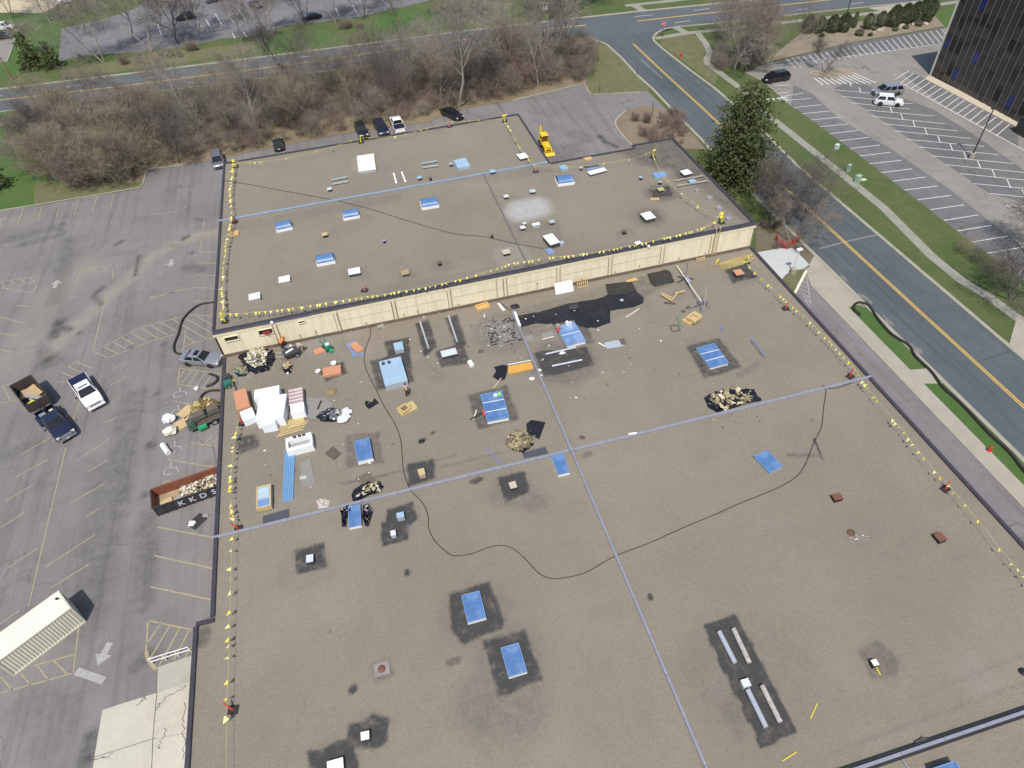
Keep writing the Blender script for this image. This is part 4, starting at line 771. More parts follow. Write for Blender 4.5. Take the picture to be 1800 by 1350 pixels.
# the two pickups and the tipping trailer on the lot
p, a = hdg((141, 672), (176, 722)); pickup(WHITEP, (p.x, p.y, .012), a, 'pickup_truck', 'white pickup with dark bed cover and narrow dark sunroof parked alone on the lot', True, M('navy_cover', (.012, .016, .05), .4), True)
p, a = hdg((80, 725), (128, 779)); dk = pickup(NAVY, (p.x, p.y, .012), a, 'pickup_truck', 'dark navy pickup with tools in its bed hitched to the trailer', True, None, dually=True)
bx0 = -2.0
for nm, c, d, mt in (('tool_box', (-1.35, .45, .95), (.45, .9, .55), M('tool_box_grey', (.10, .10, .11), .4, .4)), ('bucket', (-2.0, .5, .82), (.4, .4, .4), M('bucket_pale', (.55, .52, .38), .6)), ('canister', (-2.0, -.4, .85), (.5, .7, .5), M('canister_grey', (.22, .24, .26), .5)), ('rack_bar', (-1.1, 0, 1.45), (.06, 1.85, .06), PLAST), ('rack_bar', (-2.6, 0, 1.35), (.06, 1.85, .06), M('pale_bar', (.5, .5, .5), .4, .5))):
    m = MB(); m.box(c, d); m.build(nm, mt, dk)
t0, t1 = at(52, 690), at(88, 735); d = (t1-t0); a = math.atan2(d.y, d.x)
tl = thing('dump_trailer', 'tall dark gooseneck tipping trailer with plywood and a yellow sack inside', 'trailer', (at(66, 707).x, at(66, 707).y, .012), a)
TRB = M('trailer_brown', (.060, .048, .040), .7, 0, .25, 1.2, dirt=(.12, .09, .06)); m = MB()
Lb, Wb, z0, z1 = 4.3, 2.35, .75, 2.15
m.box((0, 0, z0), (Lb, Wb, .12)); m.build('trailer_floor', TRB, tl)
for c, dd in (((0, Wb/2, (z0+z1)/2), (Lb, .08, z1-z0)), ((0, -Wb/2, (z0+z1)/2), (Lb, .08, z1-z0)), ((-Lb/2, 0, (z0+z1)/2), (.08, Wb-.1, z1-z0)), ((Lb/2, 0, (z0+z1)/2-.15), (.08, Wb-.1, z1-z0-.3))):
    m = MB(); m.box(c, dd); m.build('side_panel', TRB, tl)
rb = MB(); rb.box((0, 0, 0), (.07, .05, z1-z0)); rbm = rb.mesh('rib', TRB)
for k in range(8):
    for s in (-1, 1): link('rib', rbm, tl, (-Lb/2+.25+k*.54, s*(Wb/2+.06), (z0+z1)/2))
m = MB(); m.box((0, 0, .5), (5.2, .9, .2)); m.tube([(Lb/2, .5, .6), (3.2, .3, 1.5), (4.0, 0, 1.5), (4.0, 0, 1.1)], .09, 6); m.tube([(Lb/2, -.5, .6), (3.2, -.3, 1.5), (4.0, 0, 1.5)], .09, 6); m.build('gooseneck_frame', PLAST, tl)
for x in (-.6, .3):
    for s in (-1, 1): wheel(tl, x, s*(Wb/2-.2), .38, .24)
PLY = M('plywood', (.42, .30, .17), .8, 0, .18, 2.0); GREYB = M('grey_board', (.30, .29, .27), .8, 0, .1, 1)
for nm, c, dd, rz_, tlt, mt in (('plywood_sheet', (-.6, .3, z0+.32), (2.1, 1.3, .03), .1, .12, PLY), ('plywood_sheet', (-1.1, -.5, z0+.22), (1.6, .9, .03), -.4, .05, PLY), ('board', (.5, .1, z0+.42), (2.6, .45, .03), .55, .1, GREYB), ('board', (.9, -.4, z0+.3), (1.5, .3, .03), -.2, .06, GREYB)):
    m = MB(); m.box((0, 0, 0), dd); o = m.build(nm, mt, tl, c); o.rotation_euler = (tlt, tlt*.5, rz_)
def lump(n, r, seed, flat=.6, spike=.3):
    q = random.Random(seed); bm = bmesh.new(); bmesh.ops.create_icosphere(bm, subdivisions=2, radius=1)
    for v in bm.verts:
        k = 1+q.uniform(-spike, spike); v.co = Vector((v.co.x*r[0]*k, v.co.y*r[1]*k, v.co.z*r[2]*k*flat))
    o = MB(); o.v = [tuple(v.co) for v in bm.verts]; o.f = [tuple(v.index for v in f.verts) for f in bm.faces]; o.m = [0]*len(o.f); bm.free(); return o
o = lump(0, (.55, .55, .5), 3).build('yellow_sack', M('yellow_sack', (.62, .60, .04), .7), tl, (1.55, -.55, z0+.4))
o = lump(0, (.3, .4, .3), 5).build('white_sack', M('white_sack', (.6, .6, .58), .8), tl, (1.5, .8, z0+.3))
# sedan by the wall
p, a = hdg((326, 634), (388, 639)); car('sedan', SILVER, (p.x, p.y, .012), a, 'parked_sedan', 'silver sedan with a dark sunroof parked against the cream wall corner', 'car', sunroof=True)
# the row behind the building
for kind, mt, r_, f_, nm, lb in (('hatch', DKGREEN, (488, 266), (494, 256), 'parked_car', 'dark green car parked alone behind the left half of the upper roof'),
        ('suv', BLACKP, (635, 230), (640, 246), 'parked_suv', 'black SUV parked in the lane, left of the navy car'), ('minivan', NAVY, (668, 226), (676, 240), 'parked_minivan', 'navy blue minivan with bright rear lamps between the black SUV and white pickup')):
    b_, f2 = at(*r_), at(*f_); c = (b_+f2)/2; car(kind, mt, (c.x, c.y+.5, .012), R(92) if kind == 'hatch' else R(-84), nm, lb, 'car')
c = at(699, 226); pickup(WHITEP, (c.x+.1, c.y+.1, .012), R(92), 'pickup_truck', 'white pickup with dark bed cover parked beside the thicket behind the roof edge', True, M('black_cover', (.012, .013, .03), .45), False)
c = at(795, 206); car('sedan', BLACKP, (c.x, c.y, .012), R(-62), 'parked_sedan', 'black sedan parked by the pale tree trunk at the thicket', 'car')
c = at(385, 291); car('minivan', GREYP, (c.x, c.y+.8, .012), R(-84), 'parked_minivan', 'dark grey car facing the lot beside the corner of the upper roof', 'car')
# office car park
c, a = hdg((1386, 138), (1340, 146)); car('minivan', BLACKP, (c.x, c.y, .016), a, 'parked_minivan', 'black minivan parked beneath the bare trees of the office car park', 'car')
c, a = hdg((1583, 165), (1538, 169)); car('minivan', SILVER, (c.x, c.y+.3, .02), a, 'parked_minivan', 'silver minivan parked close behind the white SUV', 'car')
c, a = hdg((1535, 182), (1585, 186)); car('suv', WHITEP, (c.x, c.y, .02), a, 'parked_suv', 'white SUV parked in the middle row of the office car park', 'car', rails=True)
# cars on the far lot
for kind, mt, u, v, a, nm, lb in (('sedan', NAVY, 379, 3, R(200), 'parked_car', 'dark blue car at the top edge of the far lot'), ('sedan', GREYP, 450, 12, R(-60), 'parked_car', 'grey car with a glinting windscreen on the far lot'), ('suv', NAVY, 327, 34, R(185), 'parked_suv', 'dark blue vehicle half hidden by tall trees on the far lot'),
        ('minivan', WHITEP, 8, 52, R(-8), 'parked_van', 'white van on the drive at the left edge'), ('sedan', BLACKP, 6, 68, R(-8), 'parked_car', 'black car beside the white van at the left edge'), ('sedan', WHITEP, 120, 4, R(8), 'parked_car', 'white car at the top behind bare trees'), ('sedan', BLACKP, 548, 34, R(190), 'parked_car', 'black car in tree shade on the far lot'), ('sedan', WHITEP, 955, 15, R(80), 'parked_car', 'small pale car showing between the tall multi-stemmed trees')):
    c = at(u, v); car(kind, mt, (c.x, c.y, .016), a, nm, lb, 'car')
# cream shipping container with a corrugated side
v0, v1 = at(25, 1189), at(152, 1093); dx = (v1-v0).normalized(); a = math.atan2(dx.y, dx.x); q = Vector((-dx.y, dx.x, 0)); c = v1-dx*3.03+q*1.22
ct = thing('shipping_container', 'cream corrugated shipping container standing on the lot', 'container', (c.x, c.y, .013), a)
CT = M('container_cream', (.62, .60, .48), .6, 0, .05, .5, dirt=(.40, .36, .27), dirtamt=.3); hl, hw_, hh = 3.03, 1.22, 2.59
def corr(p0, p1, zlo, zhi, out, n):
    m = MB(); pr = []
    for i in range(n):
        for t_, o_ in ((.05, 0), (.3, 0), (.5, 1), (.8, 1)): pr.append(p0+(p1-p0)*((i+t_)/n)+out*(.045*o_))
    vs = [tuple(x+Vector((0, 0, zlo))) for x in pr]+[tuple(x+Vector((0, 0, zhi))) for x in pr]; k = len(pr); m.add(vs, [(i, i+1, k+i+1, k+i) for i in range(k-1)]); return m
V3 = Vector
corr(V3((-hl+.1, -hw_+.02, 0)), V3((hl-.1, -hw_+.02, 0)), .15, hh-.1, V3((0, -1, 0))*-1, 24).build('side_wall', CT, ct); corr(V3((hl-.1, hw_-.02, 0)), V3((-hl+.1, hw_-.02, 0)), .15, hh-.1, V3((0, -1, 0)), 24).build('side_wall', CT, ct)
corr(V3((hl-.03, -hw_+.1, 0)), V3((hl-.03, hw_-.1, 0)), .15, hh-.1, V3((-1, 0, 0)), 8).build('end_wall', CT, ct)
m = MB(); m.box((-hl+.03, 0, hh/2), (.06, 2*hw_-.2, hh-.2)); o = m.build('end_door', CT, ct)
for y in (-.8, -.3, .3, .8): m = MB(); m.tube([(-hl-.03, y, .2), (-hl-.03, y, hh-.2)], .025, 6); m.build('lock_rod', GALV, o)
rf = MB(); n = 30; prf = []
for i in range(n):
    for t_, z_ in ((.1, 0), (.35, 0), (.5, .025), (.85, .025)): prf.append((-hl+.08+(2*hl-.16)*(i+t_)/n, hh-.03+z_))
vs = [(x, -hw_+.06, z_) for x, z_ in prf]+[(x, hw_-.06, z_) for x, z_ in prf]; k = len(prf); rf.add(vs, [(i, i+1, k+i+1, k+i) for i in range(k-1)]); rf.build('roof_sheet', M('container_roof', (.74, .72, .60), .55, 0, .04, .4, dirt=(.5, .46, .35), dirtamt=.25), ct)
m = MB()
for s in (-1, 1):
    m.box((0, s*(hw_-.03), hh-.05), (2*hl-.2, .08, .10)); m.box((0, s*(hw_-.03), .08), (2*hl-.2, .08, .16))
    m.box((s*(hl-.05), 0, hh-.05), (.10, 2*hw_-.2, .10)); m.box((s*(hl-.05), 0, .08), (.10, 2*hw_-.2, .16))
    for t_ in (-1, 1): m.box((s*(hl-.05), t_*(hw_-.03), hh/2), (.13, .10, hh))
m.build('frame', CT, ct)
m = MB(); m.box((hl-.45, .55, hh+.03), (.18, .22, .05)); m.box((hl-.35, .42, hh+.03), (.12, .14, .05)); m.build('roof_patch', PLAST, ct)
# roll-off dumpster beside the wall, lettered
l0, l1 = at(279, 908), at(381, 872); dx = (l1-l0).normalized(); a = math.atan2(dx.y, dx.x); q = Vector((-dx.y, dx.x, 0)); c = l0+dx*3.3+q*1.18
dm = thing('rubbish_skip', 'long open dark skip with rusty inside full of roofing rubble against the wall', 'skip', (c.x, c.y, .012), a)
RUST = M('rusty_steel', (.22, .075, .04), .8, 0, .3, 1.5, dirt=(.10, .05, .035)); SKN = M('skip_navy', (.030, .030, .038), .65, 0, .35, 1.5, dirt=(.13, .065, .045), dirtamt=.8)
hl, hw_, hh = 3.3, 1.18, 1.4
m = MB(); m.box((0, 0, .25), (2*hl, 2*hw_, .1)); m.build('skip_floor', M('skip_floor', (.33, .25, .15), .9, 0, .3, 1), dm)
for nm, mt, c_, d_ in (('front_side', SKN, (0, -hw_, hh/2+.1), (2*hl, .06, hh-.1)), ('back_side', RUST, (0, hw_, hh/2+.1), (2*hl, .06, hh-.1)), ('end_panel', RUST, (-hl, 0, hh/2+.1), (.06, 2*hw_-.1, hh-.1)), ('end_panel', RUST, (hl, 0, hh/2+.1), (.06, 2*hw_-.1, hh-.1)), ('top_rail', RUST, (0, hw_+.05, hh+.03), (2*hl, .12, .1)), ('top_rail', SKN, (0, -hw_-.05, hh+.03), (2*hl, .12, .1)), ('end_rail', SKN, (-hl-.04, 0, hh+.03), (.12, 2*hw_, .1)), ('runner', PLAST, (0, -.5, .1), (2*hl, .15, .2)), ('runner', PLAST, (0, .5, .1), (2*hl, .15, .2))):
    m = MB(); m.box(c_, d_); m.build(nm, mt, dm)
sr_m = MB(); sr_m.box((0, 0, 0), (.08, .08, hh-.15)); srm = sr_m.mesh('stiffener', SKN)
for k in range(9): link('stiffener', srm, dm, (-hl+.05+k*(2*hl-.1)/8, -hw_-.07, hh/2+.1))
LET = M('letter_white', (.46, .50, .56), .7, 0, .25, 6)
def letter(ch, size, parent, loc, rot):
    cu = bpy.data.curves.new('letter', 'FONT'); cu.body = ch; cu.size = size; cu.extrude = .008; cu.align_x = 'CENTER'; cu.align_y = 'CENTER'; cu.offset = .018
    t_ = bpy.data.objects.new('tmp', cu); COL.objects.link(t_); dg = bpy.context.evaluated_depsgraph_get(); me = bpy.data.meshes.new_from_object(t_.evaluated_get(dg)); bpy.data.objects.remove(t_)
    me.materials.clear(); me.materials.append(LET); o = link('letter', me, parent, loc); o.rotation_euler = rot; return o
for k, ch in enumerate('KKDS'): letter(ch, .92, dm, (-.85+k*1.02, -hw_-.135, .85), (R(90), 0, 0))
def chips(n, area, zf, seed, smin, smax, thick=.05):
    """A heap of torn slabs, lath and crumbs."""
    q = random.Random(seed); m = MB()
    for _ in range(n):
        x, y = area(q); z_ = zf(x, y)*q.uniform(.35, 1)+.04; sx = smin*.6+(smax-smin*.6)*q.random()**2; sy = sx*q.uniform(.25, .9)
        M_ = Matrix.Rotation(q.uniform(0, 6.3), 3, 'Z') @ Matrix.Rotation(q.gauss(0, .4), 3, 'X') @ Matrix.Rotation(q.gauss(0, .4), 3, 'Y')
        m.cm = q.randrange(4); m.box((x, y, z_), (sx, sy, thick*q.uniform(.5, 1.6)), M=M_, top=q.uniform(.6, 1.0))
    return m
CHIP = [M('rubble_cream', (.60, .54, .36), .9), M('rubble_tan', (.36, .29, .18), .9), M('rubble_brown', (.13, .10, .07), .9), M('rubble_white', (.70, .69, .62), .9)]
m = chips(520, lambda q: (q.uniform(-.9, 3.2), q.gauss(0, .55) if abs(q.gauss(0, .5)) < 9 else 0), lambda x, y: max(.25, 1.05*(1-abs(y)/1.5)*min(1, (x+1.3)/1.6)), 11, .15, .6)
m.v = [(x, max(-1.1, min(1.1, y)), z_+.3) for x, y, z_ in m.v]; o = m.build('rubble', CHIP, dm); o['kind'] = 'stuff'
for c_, d_, rz_, mt in (((-2.4, -.3, .34), (1.3, 1.2, .05), .1, M('cardboard', (.50, .37, .20), .85)), ((-1.2, -.5, .6), (.9, .7, .06), .5, GREYB)):
    m = MB(); m.box((0, 0, 0), d_); o = m.build('board', mt, dm, c_); o.rotation_euler = (.05, -.15, rz_)
# yellow backhoe loader
b0, b1 = at(962, 280), at(938, 240); d = (b0-b1); a = math.atan2(d.y, d.x); c = (at(956, 276)+at(941, 250))/2; c.x += .9
bh = thing('backhoe_loader', 'yellow backhoe loader with glazed cab standing below the roof edge', 'digger', (c.x, c.y, .014), a)
YL = M('digger_yellow', (.72, .50, .03), .45, 0, .08, 1.2, dirt=(.4, .28, .05), dirtamt=.3)
m = MB(); m.loft([sect(2.4, .5, .8, 1.3, 1.45, .8), sect(1.2, .55, .75, 1.5, 1.65, .8), sect(.5, .55, .7, 1.5, 1.65, .85)]); m.build('hood', YL, bh); m = MB(); m.box((.0, 0, .75), (4.4, .8, .4)); m.build('chassis', YL, bh)
m = MB(); m.box((-.5, 0, 1.2), (1.6, 1.5, .7)); m.build('cab_base', YL, bh)
m = MB(); m.box((-.5, 0, 2.8), (1.75, 1.6, .14), top=.93); m.build('cab_roof', YL, bh)
for x in (-1.2, .2):
    for s in (-1, 1): m = MB(); m.tube([(x, s*.7, 1.5), (x, s*.7, 2.75)], .05, 6); m.build('cab_post', YL, bh)
m = MB(); m.box((-.5, 0, 2.1), (1.36, 1.34, 1.2)); m.build('cab_glass', M('cab_glass', (.10, .05, .03), .15), bh)
m = MB(); m.box((-.5, 0, 1.8), (.5, .5, .7)); m.build('seat', PLAST, bh)
for x, r_, y in ((1.5, .5, .8), (-1.0, .72, .85)):
    for s in (-1, 1): wheel(bh, x, s*y, r_, .4)
m = MB(); m.loft([[(3.1, y, .2), (3.7, y, .15), (3.5, y, .3), (3.15, y, .55), (3.3, y, 1.0), (3.0, y, .9)] for y in (-1.15, 1.15)]); m.build('loader_bucket', YL, bh)
for s in (-1, 1): m = MB(); m.tube([(.6, s*.65, 1.5), (2.4, s*.65, 1.2), (3.1, s*.65, .5)], .12, 6); m.build('loader_arm', YL, bh)
m = MB(); m.tube([(-2.1, 0, .9), (-2.5, 0, 2.6), (-2.9, 0, 3.4), (-3.6, 0, 2.9)], .2, 6, .14); m.build('boom', YL, bh); m = MB(); m.tube([(-3.6, 0, 2.9), (-3.3, 0, 1.2)], .16, 6, .12); m.build('dipper_arm', YL, bh); m = MB(); m.box((-3.2, 0, .8), (.7, .7, .7), top=.6); m.build('digging_bucket', YL, bh)
for s in (-1, 1): m = MB(); m.tube([(-2.1, s*.5, .8), (-2.3, s*1.15, .1)], .09, 6); m.build('stabiliser_leg', YL, bh)
bh.scale = (.84, .78, .84)
# green tar kettle trailer by the west wall, with sacks and cardboard on the ground beside it
k0, k1 = at(345, 745), at(384, 727); c = at(362, 741); a = math.atan2((k1-k0).y, (k1-k0).x)
kt = thing('kettle_trailer', 'green flatbed tar kettle trailer with brown tanks by the wall', 'trailer', (c.x+.4, c.y, .012), a); GRN = M('machine_green', (.045, .105, .07), .5, 0, .2, 2, dirt=(.05, .05, .04)); TNK = M('tank_brown', (.13, .105, .09), .7, 0, .25, 1.5, dirt=(.05, .04, .035))
m = MB(); m.box((0, 0, .6), (4.4, 1.7, .14)); m.build('trailer_bed', M('trailer_deck', (.085, .07, .06), .8, 0, .3, 1.5), kt)
for x in (-.7, .8): m = MB(); m.loft([[(x+dx, .35+y, .68), (x+dx, .35+y, 1.3)] for dx, y in ()]) if False else m.box((x, .32, 1.02), (1.25, 1.0, .7), top=.92); o = m.build('tank', TNK, kt); n = MB(); n.box((x, .32, 1.395), (.9, .7, .05)); n.build('tank_lid', TNK, o)
for y in (-.86, .86): m = MB(); m.tube([(-2.2, y, .62), (2.2, y, .62)], .06, 6); m.build('side_rail', GRN, kt)
m = MB(); m.tube([(-2.2, -.8, .7), (-1.6, -.6, 1.5), (-.9, -.4, 1.3), (.6, -.45, 1.3), (2.0, -.5, 1.2)], .05, 6); m.build('pipe_run', GRN, kt)
m = MB(); m.tube([(-1.9, .8, .7), (-1.5, .2, 1.6), (-1.9, -.8, .7)], .05, 6); m.build('hose_guard', GRN, kt)
m = MB(); m.box((-1.75, -.55, .98), (.7, .5, .6), top=.9); m.build('burner_box', GRN, kt); m = MB(); m.box((-.9, -1.05, .5), (.9, .4, .35)); m.build('tool_locker', M('bright_green', (.02, .30, .14), .5), kt)
for x in (.4, 1.25):
    for s in (-1, 1): wheel(kt, x, s*.95, .36, .22)
c = at(364, 716); o = thing('debris_heap', 'heap of yellow brown lath and torn insulation beside the tar kettle', 'debris', (c.x, c.y, .012)); 
YCH = [M('lath_yellow', (.28, .21, .08), .8), M('lath_ochre', (.20, .14, .05), .8), M('lath_brown', (.10, .07, .04), .8), M('lath_pale', (.45, .37, .17), .8)]
m = chips(90, lambda q: (q.gauss(0, .65), q.gauss(0, .35)), lambda x, y: max(.1, .8-abs(x)*.35), 21, .4, 1.2, .05); m.build('lath_pieces', YCH, o)['kind'] = 'stuff'
for u, v, nm, lb, d_, mt, z_ in ((300, 741, 'plastic_sack', 'white plastic sack on the lot, the farther of two by the tar kettle', (.66, .6, .8), M('white_plastic', (.74, .76, .82), .45), .4), (301, 762, 'plastic_sack', 'pale cream sack with dark knot beside the tar kettle', (.66, .6, .75), M('cream_plastic', (.70, .67, .56), .5), .4)):
    c = at(u, v); o = lump(0, d_, int(u)+v, .6, .30).build(nm, mt, None, (c.x, c.y, z_+.1)); tag(o, lb, 'sack')
for k_, (u, v, rz_, lb) in enumerate(((328, 724, .5, 'sheet of brown cardboard on the lot behind the tar kettle'), (323, 744, .2, 'sheet of brown cardboard lying next to the white sacks'))):
    c = at(u, v); m = MB(); m.box((0, 0, .03), (1.7, 1.4, .05)); o = m.build('flattened_carton', M('cardboard', (.50, .37, .20), .85), None, (c.x, c.y, .03)); o.rotation_euler = (0, 0, rz_+.3); tag(o, lb, 'cardboard')
c0, c1 = at(288, 785), at(297, 798); m = MB(); m.tube([(0, 0, .45), tuple(Vector(((c1-c0).x*1.15, (c1-c0).y*1.15, .45)))], .3, 14); o = m.build('membrane_roll', M('white_roll', (.72, .71, .70), .6), None, (c0.x, c0.y, -.13)); tag(o, 'white roll of roofing membrane lying on the lot', 'roll')
c = at(347, 917); m = MB(); m.box((0, 0, .02), (1.5, 1.2, .03)); o = m.build('black_scrap', M('scrap_black', (.03, .03, .032), .7), None, (c.x, c.y, .03)); o.rotation_euler = (.0, 0, .7); tag(o, 'square of black membrane lying beside the skip', 'scrap')
c = at(338, 922); o = lump(0, (.35, .3, .3), 9).build('white_scrap', WHITEP, None, (c.x, c.y, .15)); tag(o, 'small crumpled white scrap beside the skip', 'scrap')
c = at(362, 907); o = lump(0, (.3, .2, .2), 19).build('grey_scrap', GREYB, None, (c.x, c.y, .1)); tag(o, 'grey scrap lying between the skip and wall', 'scrap')
c = at(346, 684); o = lump(0, (.28, .28, .3), 29).build('white_bundle', WHITEP, None, (c.x, c.y, .15)); tag(o, 'small white bundle on the hatched bay near the wall', 'bundle')
# thick black hose loops on the lot
HOSE = M('black_hose', (.020, .020, .022), .55)
def hose(name, px, r, z, lb, mat=HOSE, zf=at, n=6):
    P = [at(u, v, z) for u, v in px]; out = []
    for i in range(len(P)-1):
        a, b_, c, d = P[max(i-1, 0)], P[i], P[i+1], P[min(i+2, len(P)-1)]
        for k in range(5):
            t_ = k/5; out.append(.5*((2*b_)+(-a+c)*t_+(2*a-5*b_+4*c-d)*t_*t_+(-a+3*b_-3*c+d)*t_**3))
    out.append(P[-1]); m = MB(); m.tube(out, r, n); o = m.build(name, mat, None, None, True); tag(o, lb, 'hose'); return o
hose('black_hose', [(376, 531), (352, 535), (333, 548), (320, 564), (314, 585), (306, 606), (308, 619), (320, 622), (342, 620)], .13, .14, 'thick black hose curling out from the wall and under the silver sedan')
hose('black_hose', [(386, 686), (368, 687), (356, 694), (350, 706), (345, 716)], .14, .15, 'thick black hose curling from the wall to the lath heap')
hose('black_hose', [(368, 657), (380, 661), (382, 668), (374, 675), (362, 679)], .16, .17, 'short thick black hose doubled on the hatched bay')
hose('silt_sock', [(1512, 553), (1500, 542), (1508, 532), (1527, 537), (1543, 560), (1567, 587), (1597, 607), (1610, 627), (1637, 653), (1657, 680), (1683, 703), (1700, 720), (1740, 763), (1773, 793), (1800, 827), (1840, 870)], .17, .16, 'long black silt sock winding along the grass strip by the kerb', M('silt_sock_fabric', (.018, .018, .016), .8))
# aluminium ladder against the west wall
l0, l1 = Vector((XL-.3, 48.2, 0)), Vector((XL, 46.5, 0)); o = thing('extension_ladder', 'aluminium ladder leaning on the west wall near the skip', 'ladder', (l0.x-1.6, l0.y, 0)); ALU = M('aluminium', (.45, .47, .50), .35, .7)
tp = Vector((1.62, -1.6, LZ+1.0)); 
for s in (-.22, .22): m = MB(); m.tube([(0, s, 0), tuple(tp+Vector((0, s, 0)))], .04, 5); m.build('rail', ALU, o)
rg = MB(); rg.tube([(0, -.22, 0), (0, .22, 0)], .02, 5); rgm = rg.mesh('rung', ALU)
for k in range(18): link('rung', rgm, o, tuple(tp*((k+1)/19)))
# ---------------------------------------------------------------- things on the roofs
BLUE = M('sky_reflection_blue', (.082, .172, .365), .42, 0, .2, 1.4, coat=.15, dirt=(.23, .32, .46), dirtamt=.65); PALEB = M('pale_blue_cover', (.31, .44, .56), .45, 0, .08, 1.0, dirt=(.40, .52, .60), dirtamt=.4)  # BLUE has the sky's reflection painted into its base colour
WMET = M('white_sheet_metal', (.78, .78, .76), .5, 0, .03, 1); GMET = M('grey_sheet_metal', (.42, .46, .50), .5, .2, .1, 1.5); DKM = M('dark_metal', (.05, .05, .055), .6)
WOOD = M('raw_lumber', (.50, .38, .18), .8, 0, .2, 3); OSB = M('osb_board', (.56, .36, .14), .8, 0, .2, 3); RUSTC = M('rust_lid', (.165, .068, .045), .75, 0, .2, 2); SALM = M('salmon_board', (.52, .245, .135), .8, 0, .06, 1.5)
def rect(px, z):
    """Centre, size and heading of a rectangle from its four corners (far left, far right, near right, near left) at height z."""
    a, b_, c, d = [at(u, v, z) for u, v in px]; ctr = (a+b_+c+d)/4
    ax = ((b_-a)+(c-d))/2; ay = ((a-d)+(b_-c))/2
    return ctr, ax.length, ay.length, math.atan2(ax.y, ax.x)
def hatch(px, zb, h, top, name, label, cat, curb=WMET, lip=.10, frame=None, seams=0, group=None, th=.05):
    c, lx, ly, rz = rect(px, zb+h); r = thing(name, label, cat, (c.x, c.y, zb), rz, group)
    m = MB(); m.box((0, 0, (h-th)/2), (lx-lip, ly-lip, h-th)); m.build('curb', curb, r)
    m = MB(); m.box((0, 0, h-th/2), (lx, ly, th), top=.985); m.build('cover', top, r)
    if top is BLUE: frame = M('blue_frame', (.16, .27, .45), .45, 0, .1, 2)
    if frame: 
        m = MB()
        for s in (-1, 1): m.box((0, s*(ly/2-.04), h+.012), (lx-.1, .06, .03)); m.box((s*(lx/2-.04), 0, h+.012), (.06, ly, .03))
        m.build('cover_frame', frame, r)
    for k in range(seams): m = MB(); m.box((0, ly*((k+1)/(seams+1)-.5), h+.015), (lx-.06, .05, .04)); m.build('seam', WMET, r)
    return r
A_ = hatch
A_([(668, 634), (703, 627), (718, 667), (674, 680)], LZ, .75, PALEB, 'roof_hatch', 'large pale blue square roof hatch beside the shirtless standing worker', 'roof hatch', GMET, .05)
r = [o for o in COL.objects if o.get('label', '').startswith('large pale blue square')][0]
for x, y in ((-.75, 1.45), (-.15, 1.42)): m = MB(); m.lathe([(.16, .75), (.16, .95), (.1, 1.0)], 10, (x*1.0, y*.9, 0)); m.build('black_knob', DKM, r)
A_([(691, 603), (707, 600), (710, 613), (694, 617)], LZ, .5, PALEB, 'roof_hatch', 'small pale blue vent lid just behind the large pale blue hatch', 'roof hatch', GMET, .05)
A_([(774, 617), (801, 611), (804, 621), (777, 628)], LZ, .45, M('pale_lid', (.55, .60, .64), .45), 'roof_hatch', 'pale grey oblong lid at the near end of the rail strip', 'roof hatch', DKM, .1)
r = A_([(843, 693), (882, 687), (896, 733), (857, 742)], LZ, .45, BLUE, 'skylight', 'wide blue skylight with two white seams and a red tool lying on it', 'skylight', WMET, .12, None, 2)
m = MB(); m.box((-1.2, -.75, .55), (.22, .7, .18)); m.build('red_tool_head', M('tool_red', (.50, .06, .05), .5), r); m = MB(); m.tube([(-1.3, -.6, .55), (-2.6, -1.0, .3)], .05, 6); m.build('tool_handle', PLAST, r)
m = MB(); m.lathe([(.18, .45), (.22, .55), (.18, .62)], 12, (.35, 1.3, 0)); m.build('rope_coil', WMET, r); m = MB(); m.box((.75, 1.35, .52), (.28, .4, .12)); m.build('green_pouch', M('lime', (.25, .75, .15), .6), r)
r = A_([(981, 573), (1013, 564), (1027, 600), (993, 608)], LZ, .45, M('scuffed_blue', (.14, .25, .46), .5, 0, .3, 1.2, dirt=(.42, .46, .50), dirtamt=.7), 'skylight', 'scuffed blue skylight with tools on it at the edge of the wet tar', 'skylight', WMET, .12, None, 1)
for x, y, d_, mt in ((-.9, 1.5, (.5, .4, .3), GREYB), (.2, 1.5, (.3, .5, .35), WMET), (-1.0, 1.0, (.3, .5, .2), M('tool_red', (.5, .06, .05), .5)), (.4, 1.2, (.4, .3, .5), M('pale_bucket', (.6, .62, .66), .5))): m = MB(); m.box((x, y, .45+d_[2]/2), d_, rz=x, top=.8); m.build('tool', mt, r)
A_([(1224, 611), (1257, 603), (1281, 638), (1247, 647)], LZ, .35, BLUE, 'skylight', 'wide blue skylight with two pale seams alone on the right of the roof', 'skylight', WMET, .14, None, 2)
A_([(622, 775), (650, 769), (655, 804), (628, 812)], LZ, .55, BLUE, 'skylight', 'deep blue skylight with white front on a faded dark square near the hose', 'skylight', WMET, .05)
A_([(970, 801), (993, 797), (999, 830), (979, 836)], LZ, .35, BLUE, 'skylight', 'narrow blue skylight butting the roof joint beside the crossing', 'skylight', WMET, .05)
A_([(1326, 800), (1351, 791), (1375, 820), (1351, 833)], LZ, .3, BLUE, 'skylight', 'blue skylight without dark surround on the open right half of the roof', 'skylight', GMET, .1)
A_([(612, 890), (635, 886), (634, 923), (612, 928)], LZ, .35, BLUE, 'skylight', 'blue skylight between two heaps of glittering black plastic', 'skylight', WMET, .05)
A_([(810, 1046), (843, 1038), (855, 1085), (822, 1095)], LZ, .4, BLUE, 'skylight', 'blue skylight on a black square, the farther of the near pair', 'skylight', WMET, .04)
A_([(879, 1138), (913, 1129), (926, 1180), (894, 1191)], LZ, .4, BLUE, 'skylight', 'blue skylight on a black square, the nearer of the near pair', 'skylight', WMET, .04)
